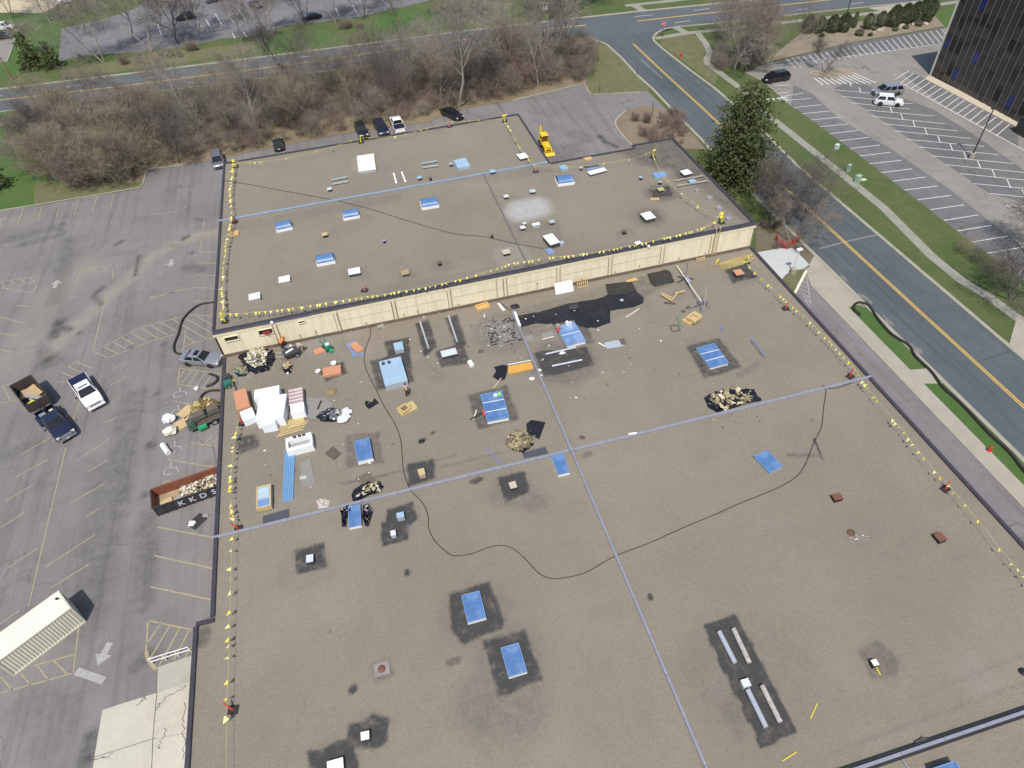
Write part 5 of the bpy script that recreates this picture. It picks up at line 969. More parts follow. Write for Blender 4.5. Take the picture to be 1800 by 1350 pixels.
A_([(570, 1340), (598, 1332), (612, 1385), (582, 1394)], LZ, .4, WMET, 'skylight', 'white lid at the bottom edge of the picture on a black square', 'roof hatch', DKM, .1)
A_([(1642, 1349), (1684, 1336), (1706, 1385), (1664, 1400)], LZ, .8, BLUE, 'skylight', 'blue skylight cut by the bottom edge below the thick roof joint', 'skylight', BLK, .02)
for px, h, tp, lb, cb in ((((734, 825), (746, 822), (747, 833), (736, 836)), .55, M('tan_vent_lid', (.50, .40, .20), .7), 'small tan vent lid on a dark square below the black hose', M('vent_side', (.45, .33, .28), .7)), (((894, 848), (906, 845), (909, 856), (897, 859)), .5, M('beige_vent_lid', (.48, .42, .32), .7), 'small beige vent lid on a dark square below the roof joint', DKM),
        (((537, 976), (550, 974), (551, 986), (539, 989)), .5, M('pale_lid', (.55, .60, .64), .45), 'small pale vent lid alone on a neat dark square at the left', DKM), (((696, 902), (709, 899), (711, 908), (698, 911)), .55, PALEB, 'small pale blue vent, the farther of two on a joined dark patch', GMET), (((686, 933), (695, 931), (696, 940), (687, 942)), .5, M('pale_lid2', (.62, .63, .66), .45), 'small pale vent, the nearer of two on a joined dark patch', GMET),
        (((633, 1287), (648, 1284), (650, 1298), (635, 1302)), .5, WMET, 'bright white vent lid on a black patch near the bottom edge', DKM), (((1288, 475), (1302, 472), (1309, 481), (1295, 484)), .5, M('orange_lid', (.52, .25, .14), .7), 'orange brown vent lid on a dark patch by the corner lumber stack', DKM), (((1461, 869), (1476, 866), (1483, 876), (1468, 880)), .4, RUSTC, 'rusty brown roof lid, left of two on the open roof', BLK), (((1641, 938), (1654, 934), (1666, 948), (1652, 953)), .4, RUSTC, 'rusty brown roof lid near the flag line, right of two', BLK),
        (((1531, 1160), (1541, 1158), (1545, 1168), (1536, 1171)), .55, WMET, 'white vent lid with a yellow bar on a dirty patch', BLK)):
    A_(px, LZ, h, tp, 'roof_vent', lb, 'roof vent', cb, .05)
def bar(name, a, b_, z, wd, h, mat, label=None, cat=None, parent=None, group=None):
    d = b_-a; m = MB(); m.box((0, 0, h/2), (d.length, wd, h)); c = (a+b_)/2
    if parent: c = parent.matrix_world.inverted() @ Vector((c.x, c.y, z)) if False else c-parent.location
    o = m.build(name, mat, parent, (c.x, c.y, z if not parent else z-parent.location.z)); o.rotation_euler = (0, 0, math.atan2(d.y, d.x))
    if label: tag(o, label, cat, group)
    return o
YB = M('yellow_bar', (.60, .48, .06), .6); PBAR = M('pale_rail', (.42, .45, .50), .5, .2, .08, 2); RBAR = M('weathered_rail', (.47, .44, .40), .6, .1, .35, 3, dirt=(.16, .11, .08), dirtamt=.8)
bar('yellow_bar', low(1539, 1172), low(1547, 1187), LZ+.02, .09, .06, YB, 'yellow bar leaning off the white vent lid on the dirty patch', 'bar')
bar('yellow_bar', low(1436, 1237), low(1424, 1264), LZ+.02, .08, .05, YB, 'thin yellow bar lying right of the long dark rail strip', 'bar'); bar('yellow_bar', low(1400, 1322), low(1375, 1338), LZ+.02, .08, .05, YB, 'thin yellow bar lying near the bottom edge below the rail strip', 'bar')
# rail strips
def support(a, b_, mat, lb, z=LZ, h=.26, wd=.2, name='pipe_rail'):
    a, b_ = at(*a, z), at(*b_, z); d = b_-a; c = (a+b_)/2; r = thing(name, lb, 'rail', (c.x, c.y, z), math.atan2(d.y, d.x)); L = d.length
    m = MB(); (m.tube([(-L/2, 0, h-.06), (L/2, 0, h-.06)], wd*.5, 10) if name == 'pipe_rail' else m.box((0, 0, h-.05), (L, wd, .1), top=.9)); m.build('rail_top', mat, r)
    m = MB(); m.box((0, 0, 0), (.2, wd*.8, h-.1)); lm = m.mesh('rail_block', DKM)
    for k in range(max(2, int(L/1.0))): link('rail_block', lm, r, (-L/2+.15+(L-.3)*k/(max(2, int(L/1.0))-1), 0, (h-.1)/2))
    return r
for a, b_, mt, lb in (((1263, 1113), (1291, 1168), PBAR, 'clean pale rail, far left of four on the long dark strip'), ((1288, 1108), (1316, 1168), RBAR, 'weathered rail, far right of four on the long dark strip'), ((1313, 1215), (1345, 1281), PBAR, 'clean pale rail, near left of four on the long dark strip'), ((1338, 1208), (1370, 1272), RBAR, 'weathered rail, near right of four on the long dark strip'),
        ((739, 568), (754, 615), PBAR, 'pale rail on a dark strip near the wall, left of two'), ((789, 558), (804, 603), PBAR, 'pale rail on a dark strip near the wall, right of two'), ((959, 625), (1012, 613), PBAR, 'pale rail on the wet black patch, the farther of two'), ((970, 646), (1023, 635), PBAR, 'pale rail on the wet black patch, the nearer of two')):
    support(a, b_, mt, lb, LZ, *((.34, .36) if a[1] > 1000 else (.26, .22)))
A_([(1302, 1195), (1316, 1191), (1320, 1205), (1307, 1209)], LZ, .45, M('pale_lid2', (.62, .63, .66), .45), 'junction_box', 'pale junction box midway along the long dark rail strip', 'box', GMET, .04)
c = low(989, 622); o = lump(0, (.35, .22, .2), 77).build('white_rag', WMET, None, (c.x, c.y, LZ+.12)); tag(o, 'crumpled white rag between the two pale rails', 'rag')
for a, b_, lb in (((905, 551), (914, 575), 'white metal strip standing at the end of the wet tar'),): bar('metal_strip', low(*a), low(*b_), LZ, .25, .28, WMET, lb, 'strip')
BPL = M('black_plastic_sheet', (.008, .008, .014), .3, 0, .3, 2)
def crumple(px, z, seed, h=.25, mat=BPL):
    q = random.Random(seed); pts = [at(u, v, z) for u, v in px]; c = sum(pts, Vector())/len(pts); m = MB(); rings = [1, .85, .62, .35]; n = 0; per = []
    for i in range(len(pts)):
        a, b_ = pts[i], pts[(i+1) % len(pts)]; k = max(2, int((b_-a).length/.3)); per += [a.lerp(b_, j/k) for j in range(k)]
    N = len(per); vs = []
    for ri, r_ in enumerate(rings):
        for p in per: w_ = c.lerp(p, r_*(1+(q.gauss(0, .03) if ri == 0 else q.gauss(0, .05)))); vs.append((w_.x-c.x, w_.y-c.y, (0.01 if ri == 0 else abs(q.gauss(h*.5, h*.45)))))
    vs.append((0, 0, h*.6)); fs = [(i*N+j, i*N+(j+1) % N, (i+1)*N+(j+1) % N, (i+1)*N+j) for i in range(3) for j in range(N)]+[(3*N+j, 3*N+(j+1) % N, 4*N) for j in range(N)]
    sg = sum(per[i].x*per[(i+1) % N].y-per[(i+1) % N].x*per[i].y for i in range(N)); m.add(vs, fs if sg > 0 else [f[::-1] for f in fs]); return m, c
# wet tar, torn patch
def blob(name, px, z, mat, label, cat, jit=.12, seed=1, h=.02):
    q = random.Random(seed); pts = [at(u, v, z) for u, v in px]; out = []
    for i in range(len(pts)):
        a, b_ = pts[i], pts[(i+1) % len(pts)]; n = max(1, int((b_-a).length/.35))
        for k in range(n): p = a.lerp(b_, k/n); out.append(p+Vector((q.gauss(0, jit), q.gauss(0, jit), 0)))
    o = slab(name, None, z, z+h, mat, world=out)
    if 'kind' in o: del o['kind']
    return tag(o, label, cat)
o = blob('tar_patch', [(905, 556), (962, 545), (1000, 533), (1060, 524), (1068, 517), (1064, 500), (1110, 494), (1118, 511), (1131, 524), (1130, 533), (1115, 540), (1072, 546), (1073, 567), (1045, 577), (1020, 572), (1010, 562), (975, 570), (940, 569), (914, 576)], LZ+.004, TARM, 'large glossy black patch of wet tar beside the cream wall', 'tar patch', .035, 2)
blob('tar_patch', [(1064, 500), (1110, 494.5), (1117, 510), (1100, 517), (1070, 520)], LZ+.028, TARD, 'dull brown black square of fresh tar beside the leaning pallet', 'tar patch', .035, 3)
blob('tar_patch', [(1137, 482), (1170, 474), (1178, 478), (1186, 496), (1150, 504), (1143, 497)], LZ+.006, TARD, 'separate dark tar square near the foot of the tall white pole', 'tar patch', .045, 4)
for k_, (a, b_) in enumerate((((957, 528), (935, 538)), )): pass
for a, b_, s in (((985, 545), (985, 565), .9), ((1030, 540), (1035, 570), .7)): pass
m_, c_ = crumple([(1000, 536), (1030, 530), (1066, 521), (1071, 545), (1071, 566), (1036, 577), (1013, 571), (1006, 555)], LZ+.03, 404, .035, BPL); o = m_.build('black_sheet', TARM, None, tuple(c_)); o.data.shade_smooth(); tag(o, 'wrinkled black sheet lying over the middle of the wet tar', 'sheet')
c = low(1009, 543); o = lump(0, (.5, .4, .3), 31).build('tar_bucket', DKM, None, (c.x, c.y, LZ+.2)); tag(o, 'black bucket standing in the wet tar patch', 'bucket')
c = low(1093, 529); o = lump(0, (.2, .2, .2), 33).build('tar_lump', GMET, None, (c.x, c.y, LZ+.14)); tag(o, 'small grey can standing in the right end of the tar', 'can')
RIDGE = M('torn_membrane', (.055, .050, .045), .95, 0, .4, 2); TORN = M('exposed_deck', (.20, .19, .17), .95, 0, .25, 1.5)
tp = thing('torn_roof_patch', 'torn open square of old roofing with broken black ridges by the wall', 'torn roofing', tuple(low(882, 584)))
q = random.Random(4); m = MB(); k = 22; rr = [q.uniform(1.6, 2.2) for _ in range(k)]
m.prism([(rr[i]*math.cos(6.283*i/k), rr[i]*math.sin(6.283*i/k)*1.05) for i in range(k)], .006, .03); m.build('exposed_deck', TORN, tp)
for i in range(40):
    x, y = q.uniform(-1.8, 1.8), q.uniform(-1.9, 1.9)
    edge = abs(x) > 1.2 or abs(y) > 1.2
    m = MB(); l_ = q.uniform(.4, 1.3); a = (0 if abs(y) > 1.2 else 1.57) if edge else q.uniform(0, 3)
    m.box((0, 0, 0), (l_, q.uniform(.06, .2), q.uniform(.05, .14)), top=.6); o = m.build('broken_ridge', RIDGE if q.random() < .75 else TORN, tp, (x, y, .07)); o.rotation_euler = (q.gauss(0, .15), q.gauss(0, .15), a+q.gauss(0, .25))
m = chips(160, lambda q: (q.gauss(0, 1.5), q.gauss(0, 1.5)), lambda x, y: .06, 8, .06, .22, .04); m.build('crumbs', [RIDGE, TORN, RIDGE, WMET], tp)['kind'] = 'stuff'
# stacks of material
def stack(px, zb, h, mat, name, label, cat, layers=1, lm=None, pallet=True):
    c, lx, ly, rz = rect(px, zb+h); r = thing(name, label, cat, (c.x, c.y, zb), rz); z0 = .14 if pallet else 0
    if pallet:
        m = MB()
        for x in (-.42, 0, .42): m.box((x*lx, 0, .05), (.1, ly*.98, .1))
        for k in range(7): m.box((0, (k/6-.5)*ly*.94, .12), (lx, .1, .025))
        m.build('pallet', WOOD, r)
    for k in range(layers):
        d = (h-z0)/layers; m = MB(); m.box((0, 0, z0+d*(k+.5)), (lx-.02*(k % 2), ly-.02*(k % 2), d-.015)); m.build('sheet_layer' if layers > 1 else 'wrapped_bundle', mat, r)
    return r
WRAP = M('white_wrap', (.78, .82, .86), .4, 0, .04, 1.2); WRAP_SHADE = M('white_wrap_shaded', (.50, .60, .68), .4)  # second tone is the wrap's shaded side, shade put into its colour
wr = thing('insulation_stack', 'big white wrapped block of insulation boards, the largest bundle on the roof', 'insulation stack', tuple(low(478, 722)))
def wb(px, h, par, nm, mt):
    c, lx, ly, rz = rect(px, LZ+h); m = MB(); m.box((0, 0, h/2), (lx, ly, h-.02), top=.99); o = m.build(nm, mt, par, (c.x-par.location.x, c.y-par.location.y, 0)); o.rotation_euler = (0, 0, rz); return o
wb([(444, 687), (488, 677), (494, 692), (449, 700)], 1.2, wr, 'wrapped_bundle', WRAP); wb([(449, 700.5), (498, 691.5), (504, 733), (456, 736)], 1.22, wr, 'wrapped_bundle', WRAP); wb([(456, 736.5), (482, 733.5), (486, 742), (463, 748)], 1.1, wr, 'wrapped_bundle', WRAP)
w2 = thing('shingle_pallet', 'pallet of pinkish grey rolls under clear wrap beside the big white block', 'pallet', tuple(low(523, 708)))
PINK = M('pinkish_rolls', (.42, .33, .33), .5, 0, .12, 2, dirt=(.6, .55, .55)); c, lx, ly, rz = rect([(505, 683), (530, 678), (533, 706), (509, 712)], LZ+1.0)
rlm = MB(); rlm.tube([(-lx/2, 0, 0), (lx/2, 0, 0)], .2, 10); rlmm = rlm.mesh('roll', PINK); n = max(3, int(ly/.4))
for zz in (.36, .76):
    for k in range(n): o = link('roll', rlmm, w2, (c.x-w2.location.x, c.y-w2.location.y+(k/(n-1)-.5)*(ly-.4), zz)); o.rotation_euler = (0, 0, rz)
m = MB(); m.box((0, 0, .07), (lx, ly, .12)); o = m.build('pallet', WOOD, w2, (c.x-w2.location.x, c.y-w2.location.y, 0)); o.rotation_euler = (0, 0, rz)
wb([(509, 712.5), (533, 706.5), (536, 722), (512, 727)], .95, w2, 'wrapped_bundle', WRAP)
st = stack([(407, 689), (430, 682), (441, 712), (418, 720)], LZ, 1.0, SALM, 'board_stack', 'stack of salmon orange boards beside the big white block', 'board stack', 6)
wb_ = thing('wrapped_bundle', 'small white wrapped bundle at the near end of the salmon boards', 'bundle', tuple(low(434, 727))); wb([(421, 724), (442, 716), (450, 731), (427, 741)], .8, wb_, 'wrap', WRAP)
# planks
def planks(n, c, L, wd, rz, lb, mat=WOOD, jit=.1, seed=1, name='plank_pile', lay=2):
    q = random.Random(seed); r = thing(name, lb, 'lumber', (c.x, c.y, LZ), rz); m = MB(); m.box((0, 0, 0), (L, .14, .05)); pm = m.mesh('plank', mat)
    for k in range(n):
        o = link('plank', pm, r, (q.gauss(0, jit*2), (k % (n//lay)-(n//lay)/2)*wd+q.gauss(0, .01), .04+.07*(k//(n//lay)))); o.rotation_euler = (0, 0, q.gauss(0, jit*.3))
    return r
planks(14, low(521, 742), 1.5, .16, .25, 'neat stack of raw lumber beside the white wrapped block', lay=2)
c0, c1 = low(484, 758), low(530, 744); planks(6, (c0+c1)/2, (c1-c0).length, .28, math.atan2((c1-c0).y, (c1-c0).x), 'loose long planks lying between the white block and the trough', jit=.12, seed=3, lay=1)
planks(16, low(1293, 461), 3.6, .17, .08, 'pile of old yellowish planks in the corner under the step wall', M('old_lumber', (.38, .30, .12), .8, 0, .35, 2, dirt=(.12, .09, .05)), .12, 5, lay=2)
for a, b_, lb in (((1263, 459), (1258, 466), 'yellow post stub lying left of the old plank pile'),): bar('post_stub', low(*a), low(*b_), LZ, .25, .35, M('old_lumber2', (.45, .38, .10), .8), lb, 'post')
# white metal trough, corrugated sheets, panels
tc, lx, ly, rz = rect([(498, 771), (546, 760), (552, 781), (506, 794)], LZ+.8); tg = thing('metal_trough', 'white sheet metal trough lying open beside the blue corrugated sheets', 'trough', (tc.x, tc.y, LZ), rz)
m = MB()
for s in (-1, 1): m.box((0, s*(ly/2-.2), .4), (lx, .4, .8), top=.96)
for s in (-1, 1): m.box((s*(lx/2-.12), 0, .4), (.22, ly-.82, .78))
m.build('trough_wall', WMET, tg); m = MB(); m.box((0, 0, .25), (lx-.5, ly-.82, .1)); m.build('trough_floor', M('trough_grey', (.30, .31, .31), .7), tg)
m = MB()
for x in (-.35, .1, .5): m.box((x, ly/2-.18, .83), (.3, .24, .06))
m.build('slot', DKM, tg)
c, lx, ly, rz = rect([(496, 795), (517, 791), (518, 878), (500, 881)], LZ+.12); cs = thing('corrugated_sheet', 'long stack of ribbed blue metal sheets lying below the white trough', 'metal sheets', (c.x, c.y, LZ), rz)
m = MB(); n = 6; pr = []
for i in range(n):
    for t_, z_ in ((0, .0), (.25, .0), (.38, .06), (.7, .06), (.85, 0)): pr.append((-lx/2+lx*(i+t_)/n, z_))
k = len(pr); m.add([(x, -ly/2, z_+.1) for x, z_ in pr]+[(x, ly/2, z_+.1) for x, z_ in pr], [(i, i+1, k+i+1, k+i) for i in range(k-1)]); m.build('top_sheet', M('blue_sheet_metal', (.17, .33, .52), .45, .1, .06, .8), cs); m = MB(); m.box((0, 0, .045), (lx-.04, ly-.05, .09)); m.build('sheet_stack', GMET, cs)
def flat(px, mat, name, label, cat, h=.03, z=LZ, thick=.025, tilt=0, parts=()):
    pts = [at(u, v, z+h) for u, v in px]; o = slab(name, None, z+h-thick, z+h, mat, world=pts)
    if 'kind' in o: del o['kind']
    return tag(o, label, cat)
BOARD = M('grey_slab', (.235, .225, .205), .85, 0, .06, 1); BLKS = M('black_sheet', (.012, .012, .018), .5, 0, .3, 2); DKS = M('dark_slate_sheet', (.065, .070, .085), .6, 0, .15, 1.5); BRN = M('brown_sheet', (.105, .085, .068), .8, 0, .15, 1.5)
flat([(538, 697), (575, 702), (585, 712), (556, 737), (534, 733)], BOARD, 'grey_sheet', 'large grey panel lying right of the roll pallet', 'panel', .05); bar('black_strip', low(565, 705), low(559, 720), LZ+.055, .14, .05, BLK, 'short black strip lying on the large grey panel', 'strip')
flat([(527, 815), (545, 806), (555, 852), (531, 857)], BOARD, 'grey_sheet', 'grey panel lying beside the blue ribbed sheets', 'panel', .04); bar('pale_tag', low(527, 841), low(539, 839), LZ+.045, .35, .03, M('pale_tag', (.45, .44, .42), .7), 'pale oblong offcut lying on the grey panel', 'offcut')
flat([(462, 907), (508, 894), (508, 912), (462, 920)], DKS, 'slate_sheet', 'dark slate coloured panel lying against the roof joint at left', 'panel', .06); flat([(571, 797), (585, 784), (600, 797), (587, 808)], BRN, 'brown_mat', 'brown square mat with dark edge near the grey panel', 'mat', .08, thick=.08); flat([(624, 842), (648, 828), (660, 845), (642, 853)], M('olive_mat', (.13, .115, .085), .85), 'olive_mat', 'olive brown square mat behind the glittering black heap', 'mat', .05)
flat([(641, 708), (643, 704), (654, 707), (658, 699), (666, 708), (649, 719), (643, 714)], BLKS, 'black_sheet', 'small torn black sheet near the hose and lumber frames', 'sheet', .03); flat([(868, 645), (884, 641), (893, 643), (891, 655), (888, 666), (878, 670), (866, 662), (872, 652)], BLKS, 'black_sheet', 'torn black sheet next to the orange board', 'sheet', .03); flat([(925, 745), (934, 738), (959, 742), (948, 772), (926, 762)], BLKS, 'black_sheet', 'black sheet beside the brown rubble heap near the joint', 'sheet', .04); flat([(918, 796), (958, 785), (964, 797), (921, 806)], DKS, 'slate_sheet', 'dark slate strip between the rubble heap and roof joint', 'panel', .05)
bar('brown_offcut', low(826, 849), low(844, 839), LZ, .3, .1, BRN, 'brown offcut lying below the roof joint near the beige vent', 'offcut')
o = flat([(893, 644), (934, 636), (937, 648), (894, 657)], M('orange_board', (.62, .33, .06), .6, 0, .08, 1), 'orange_board', 'bright orange yellow board lying against the roof joint', 'board', .12, thick=.1); bar('board_edge', low(893, 643), low(934, 635), LZ+.1, .08, .08, WMET, None, None, o)
bar('white_carton', low(825, 637), low(830, 645), LZ, .45, .3, WMET, 'small white carton with dark end lying right of the oblong lid', 'carton')
for a, b_, wd, mt, lb in (((1058, 595), (1075, 590), .07, WMET, 'x'),): pass
for a, b_, mt, lb in (((838, 721), (832, 738), M('pale_lath', (.62, .58, .45), .7), 'pale lath lying left of the wide blue skylight with the red tool'), ((881, 665), (868, 683), M('pinkish_lath', (.50, .38, .28), .7), 'pinkish lath leaning off the torn black sheet'), ((953, 597), (973, 592), M('pale_lath', (.62, .58, .45), .7), 'pale lath left of the scuffed blue skylight'), ((1100, 558), (1124, 543), M('pale_lath', (.62, .58, .45), .7), 'long pale lath lying right of the wet tar'),
        ((851, 785), (885, 818), M('blue_strip', (.17, .20, .36), .5), 'blue grey metal strip lying slantwise above the joint'), ((1320, 593), (1344, 625), M('blue_strip', (.17, .20, .36), .5), 'thin blue grey strip lying right of the wide blue skylight'), ((1266, 574), (1271, 582), M('blue_bit', (.12, .18, .45), .5), 'short blue offcut lying near the stacked wooden frames')):
    bar('lath' if 'lath' in lb else 'metal_strip', low(*a), low(*b_), LZ+.01, .12, .05, mt, lb, 'lath' if 'lath' in lb else 'strip')
bar('white_stick', low(1104, 766), low(1119, 764), LZ+.22, .14, .08, WMET, 'short white stick lying on the roof joint', 'stick')
for a, b_, lb in (((842, 534), (849, 546), 'white offcut standing by the torn patch'),): bar('metal_strip', low(876, 533), low(886, 546), LZ, .28, .05, WMET, 'white metal offcut lying beyond the torn roof patch', 'strip')
for u, v, lb in ((740, 777, 'small black rag on bare gravel above the tan vent'), (645, 1210+0, ''), ): 
    if lb: c = low(u, v); o = lump(0, (.3, .22, .12), u).build('black_rag', BLKS, None, (c.x, c.y, LZ+.06)); tag(o, lb, 'rag')
for u, v, nm, lb, mt, s in ((948, 651, 'white_scrap', 'white scrap just left of the roof joint below the orange board', WMET, .22), (935, 666, 'white_scrap', 'curled white scrap on gravel below the orange board', WMET, .25), (950, 660, 'white_scrap', 'second white scrap beside the joint, under the first', WMET, .2), (845, 618, 'brown_scrap', 'small brown scrap near the torn roof patch', BRN, .3), (619, 571, 'grey_scrap', 'pale grey scrap at the foot of the wall by the hose', GREYB, .4), (670, 574, 'grey_scrap', 'greenish grey scraps by the wall near the hose end', M('greenish', (.25, .27, .22), .8), .45), (618, 570, 'pale_scrap', 'pale twist of wrapping on the gravel near the wall', WMET, .2), (583, 690, 'brown_scrap', 'brown and white crumpled bag near the panel', M('brown_bag', (.25, .18, .09), .8), .5), (905, 540, 'black_bag', 'black bag by the wall beside the joint', BLKS, .5), (1210, 541, 'brown_scrap', 'brown scrap beside the mast foot', BRN, .3), (1201, 548, 'brown_scrap', 'smaller brown scrap left of the mast foot', BRN, .25), (1160, 660, 'dark_scrap', 'none', BRN, 0)):
    if s: c = low(u, v); o = lump(0, (s, s*.75, s*.5), int(u*3+v), .6, .35).build(nm, mt, None, (c.x, c.y, LZ+s*.2)); tag(o, lb, 'scrap')
# boards and pallets
def tray(px, lb, mat=SALM, h=.22, cat='board', name='salmon_board'):
    c, lx, ly, rz = rect(px, LZ+h); m = MB(); m.box((0, 0, h/2), (lx, ly, h)); o = m.build(name, mat, None, (c.x, c.y, LZ)); o.rotation_euler = (0, 0, rz); return tag(o, lb, cat)
tray([(566, 647), (598, 641), (600, 655), (569, 661)], 'salmon coloured board with a white roll on it near the wall', h=.3); c = low(588, 643); m = MB(); m.lathe([(.2, 0), (.3, .05), (.3, .18), (.15, .22)], 12); o = m.build('tape_roll', WMET, None, (c.x, c.y, LZ+.3)); tag(o, 'white tape roll lying on the salmon board', 'roll'); c = low(560, 654); o = lump(0, (.28, .28, .3), 41).build('white_bucket', WMET, None, (c.x, c.y, LZ+.16)); tag(o, 'white bucket beside the salmon board', 'bucket')
tray([(551, 616), (567, 608), (572, 617), (553, 623)], 'broken salmon board beside the green machine by the wall', h=.12); tray([(617, 604), (628, 599), (637, 614), (625, 621)], 'salmon board lying slantwise on blue sheeting by the wall', h=.35); flat([(608, 604), (622, 599), (629, 612), (637, 612), (641, 622), (620, 629), (619, 620), (612, 612)], M('blue_sheeting', (.16, .24, .42), .5, 0, .2, 2), 'blue_sheeting', 'rumpled blue sheeting under the slanted salmon board', 'sheeting', .05)
def wood_frame(px, lb, z=LZ, h=.25, t_=.22, inner=None, name='frame_of_lumber', mat=WOOD):
    c, lx, ly, rz = rect(px, z+h); r = thing(name, lb, 'wooden frame', (c.x, c.y, z), rz)
    for s in (-1, 1):
        m = MB(); m.box((0, s*(ly/2-t_/2), h/2), (lx, t_, h)); m.build('side_board', mat, r); m = MB(); m.box((s*(lx/2-t_/2), 0, h/2), (t_, ly-2*t_-.01, h*.97)); m.build('side_board', mat, r)
    if inner: m = MB(); m.box((0, 0, .03), (lx-2*t_, ly-2*t_, .04)); m.build('base_board', inner, r)
    return r
wood_frame([(697, 717), (726, 704), (733, 717), (705, 731)], 'larger raw wooden frame lying in front of the shirtless worker', inner=None, t_=.4, h=.18); wood_frame([(700, 716), (712, 708), (722, 716), (708, 727)], 'smaller wooden frame resting inside the larger raw frame', LZ+.19, .25, .16, M('frame_inside', (.16, .11, .06), .8))
wood_frame([(834, 536), (858, 530), (860, 538), (839, 545)], 'orange wooden tray frame standing by the wall', inner=OSB, t_=.14, mat=OSB); wood_frame([(1199, 562), (1222, 545), (1234, 556), (1212, 570)], 'lower wooden frame of the two stacked near the mast', LZ, .3, .3, None); wood_frame([(1207, 556), (1218, 548), (1233, 557), (1221, 566)], 'upper wooden frame with pinkish bottom stacked near the mast', LZ+.32, .35, .22, M('pinkish_ply', (.58, .37, .27), .8))
wood_frame([(1177, 572), (1193, 570), (1196, 581), (1181, 582)], 'thin dark square frame lying left of the stacked frames', LZ, .08, .09, mat=M('dark_frame', (.09, .085, .06), .8)); c = low(1193, 564); bar('green_bar', low(1188, 556), low(1197, 574), LZ+.02, .12, .08, M('bar_green', (.06, .26, .17), .6), 'dark green bar lying beside the thin square frame', 'bar')
lf_ = thing('broken_lumber', 'broken bent wooden frame lying right of the small tar square', 'wooden frame', tuple(low(1178, 526)))
for a, b_ in (((1163, 522), (1181, 532)), ((1162, 519), (1180, 527)), ((1181, 531), (1190, 519)), ((1186, 519), (1203, 515)), ((1167, 533), (1187, 535))): p, q_ = low(*a), low(*b_); d = q_-p; m = MB(); m.box((0, 0, 0), (d.length, .16, .14)); o = m.build('frame_board', WOOD if a[0] != 1167 else BRN, lf_, tuple((p+q_)/2-lf_.location+Vector((0, 0, .1 if a[0] == 1167 else .28)))); o.rotation_euler = (0, .02, math.atan2(d.y, d.x))
flat([(1100, 493), (1117, 488), (1122, 492), (1103, 496)], OSB, 'osb_sheet', 'orange chipboard sheet lying at the foot of the wall', 'board', .05)
gp = thing('crumpled_flashing', 'crumpled grey metal flashing lying right of the blue skylights', 'flashing', tuple(low(1077, 606)))
for a, b_, wd, mt in (((1064, 610), (1095, 603), .9, GMET), ((1052, 604), (1066, 611), .12, WMET), ((1090, 603), (1099, 601), .8, BRN)): p, q_ = low(*a), low(*b_); d = q_-p; m = MB(); m.box((0, 0, 0), (d.length, wd, .04)); o = m.build('metal_piece', mt, gp, tuple((p+q_)/2-gp.location+Vector((0, 0, .1)))); o.rotation_euler = (.12, .04, math.atan2(d.y, d.x))
flat([(952, 587), (970, 581), (974, 592), (956, 596)], BOARD, 'grey_sheet', 'grey square panel lying left of the scuffed skylight', 'panel', .03); flat([(918, 592), (935, 588), (940, 598), (922, 601)], BOARD, 'grey_sheet', 'faint grey panel next to the joint near the torn patch', 'panel', .03)
# panel and pallet leaning on the wall
p = low(995, 509); m = MB(); m.box((0, 0, .65), (2.15, .05, 1.3)); o = m.build('white_sheet', WMET, None, (at_y(993, 512, WY-1.2).x, WY-1.15, LZ)); o.rotation_euler = (R(-31), 0, 0); tag(o, 'white panel leaning against the cream wall', 'panel')
p = at_y(1024, 503, WY-.8); pl = thing('wooden_pallet', 'raw wooden pallet leaning on the cream wall beside the white panel', 'pallet', (p.x, WY-.95, LZ)); pl.rotation_euler = (R(-28), 0, 0); m = MB(); m.box((0, 0, 0), (.07, .04, 1.15)); sm = m.mesh('slat', WOOD); m = MB(); m.box((0, 0, 0), (1.35, .09, .06)); rm = m.mesh('cross_rail', WOOD)
for k in range(6): link('slat', sm, pl, (-.6+k*.24, -.06, .6))
for z_ in (.12, .6, 1.08): link('cross_rail', rm, pl, (0, .01, z_))
pt = thing('small_pallet', 'low pale wooden trestle at the wall foot below the ladder end', 'pallet', tuple(low(1231, 459)))
for dz in (.1, .4): m = MB(); m.box((0, 0, dz), (1.1, .12, .1)); m.build('rail', WOOD, pt)
for x in (-.45, .45): m = MB(); m.box((x, .1, .25), (.1, .1, .5)); m.build('post', WOOD, pt)
# mast on a tripod by the wall
mp0, mp1 = low(1189, 470), low(1231, 541); ms = thing('fallen_mast', 'long white pole with tripod feet lying across the roof by the wall', 'mast', tuple(mp1)); v = mp0-mp1
m = MB(); m.tube([(0, 0, .9), (v.x, v.y, .25)], .05, 8); m.build('pole', WMET, ms); TP = M('tripod_grey', (.20, .20, .24), .5, .3)
for a in (0.3, 1.6, 2.9, 4.4): m = MB(); m.tube([(0, 0, .9), (.9*math.cos(a), .9*math.sin(a), .03)], .05, 5); m.build('tripod_leg', TP, ms)
sp = low(1204, 494); s2 = thing('tripod_stand', 'grey tripod with dark crossed feet standing left of the white pole', 'tripod', tuple(sp))
for a in (0, 2.0, 3.2, 4.7): m = MB(); m.tube([(0, 0, .5), (1.1*math.cos(a), 1.1*math.sin(a), .03)], .06, 5); m.build('foot', DKM, s2)
m = MB(); m.tube([(0, 0, .4), (.05, .1, 2.4)], .05, 6); m.build('post', TP, s2); m = MB(); m.box((.1, -.4, .45), (.35, .9, .2)); m.build('motor', M('motor_grey', (.30, .30, .40), .5), s2)
sp = low(1238, 538); s3 = thing('pipe_tripod', 'thin upright pipe on tangled grey legs right of the white pole', 'tripod', tuple(sp)); m = MB(); m.tube([(0, 0, 0), (.1, .4, 2.3)], .04, 6); m.build('pipe', M('pipe_pale', (.45, .42, .40), .5), s3)
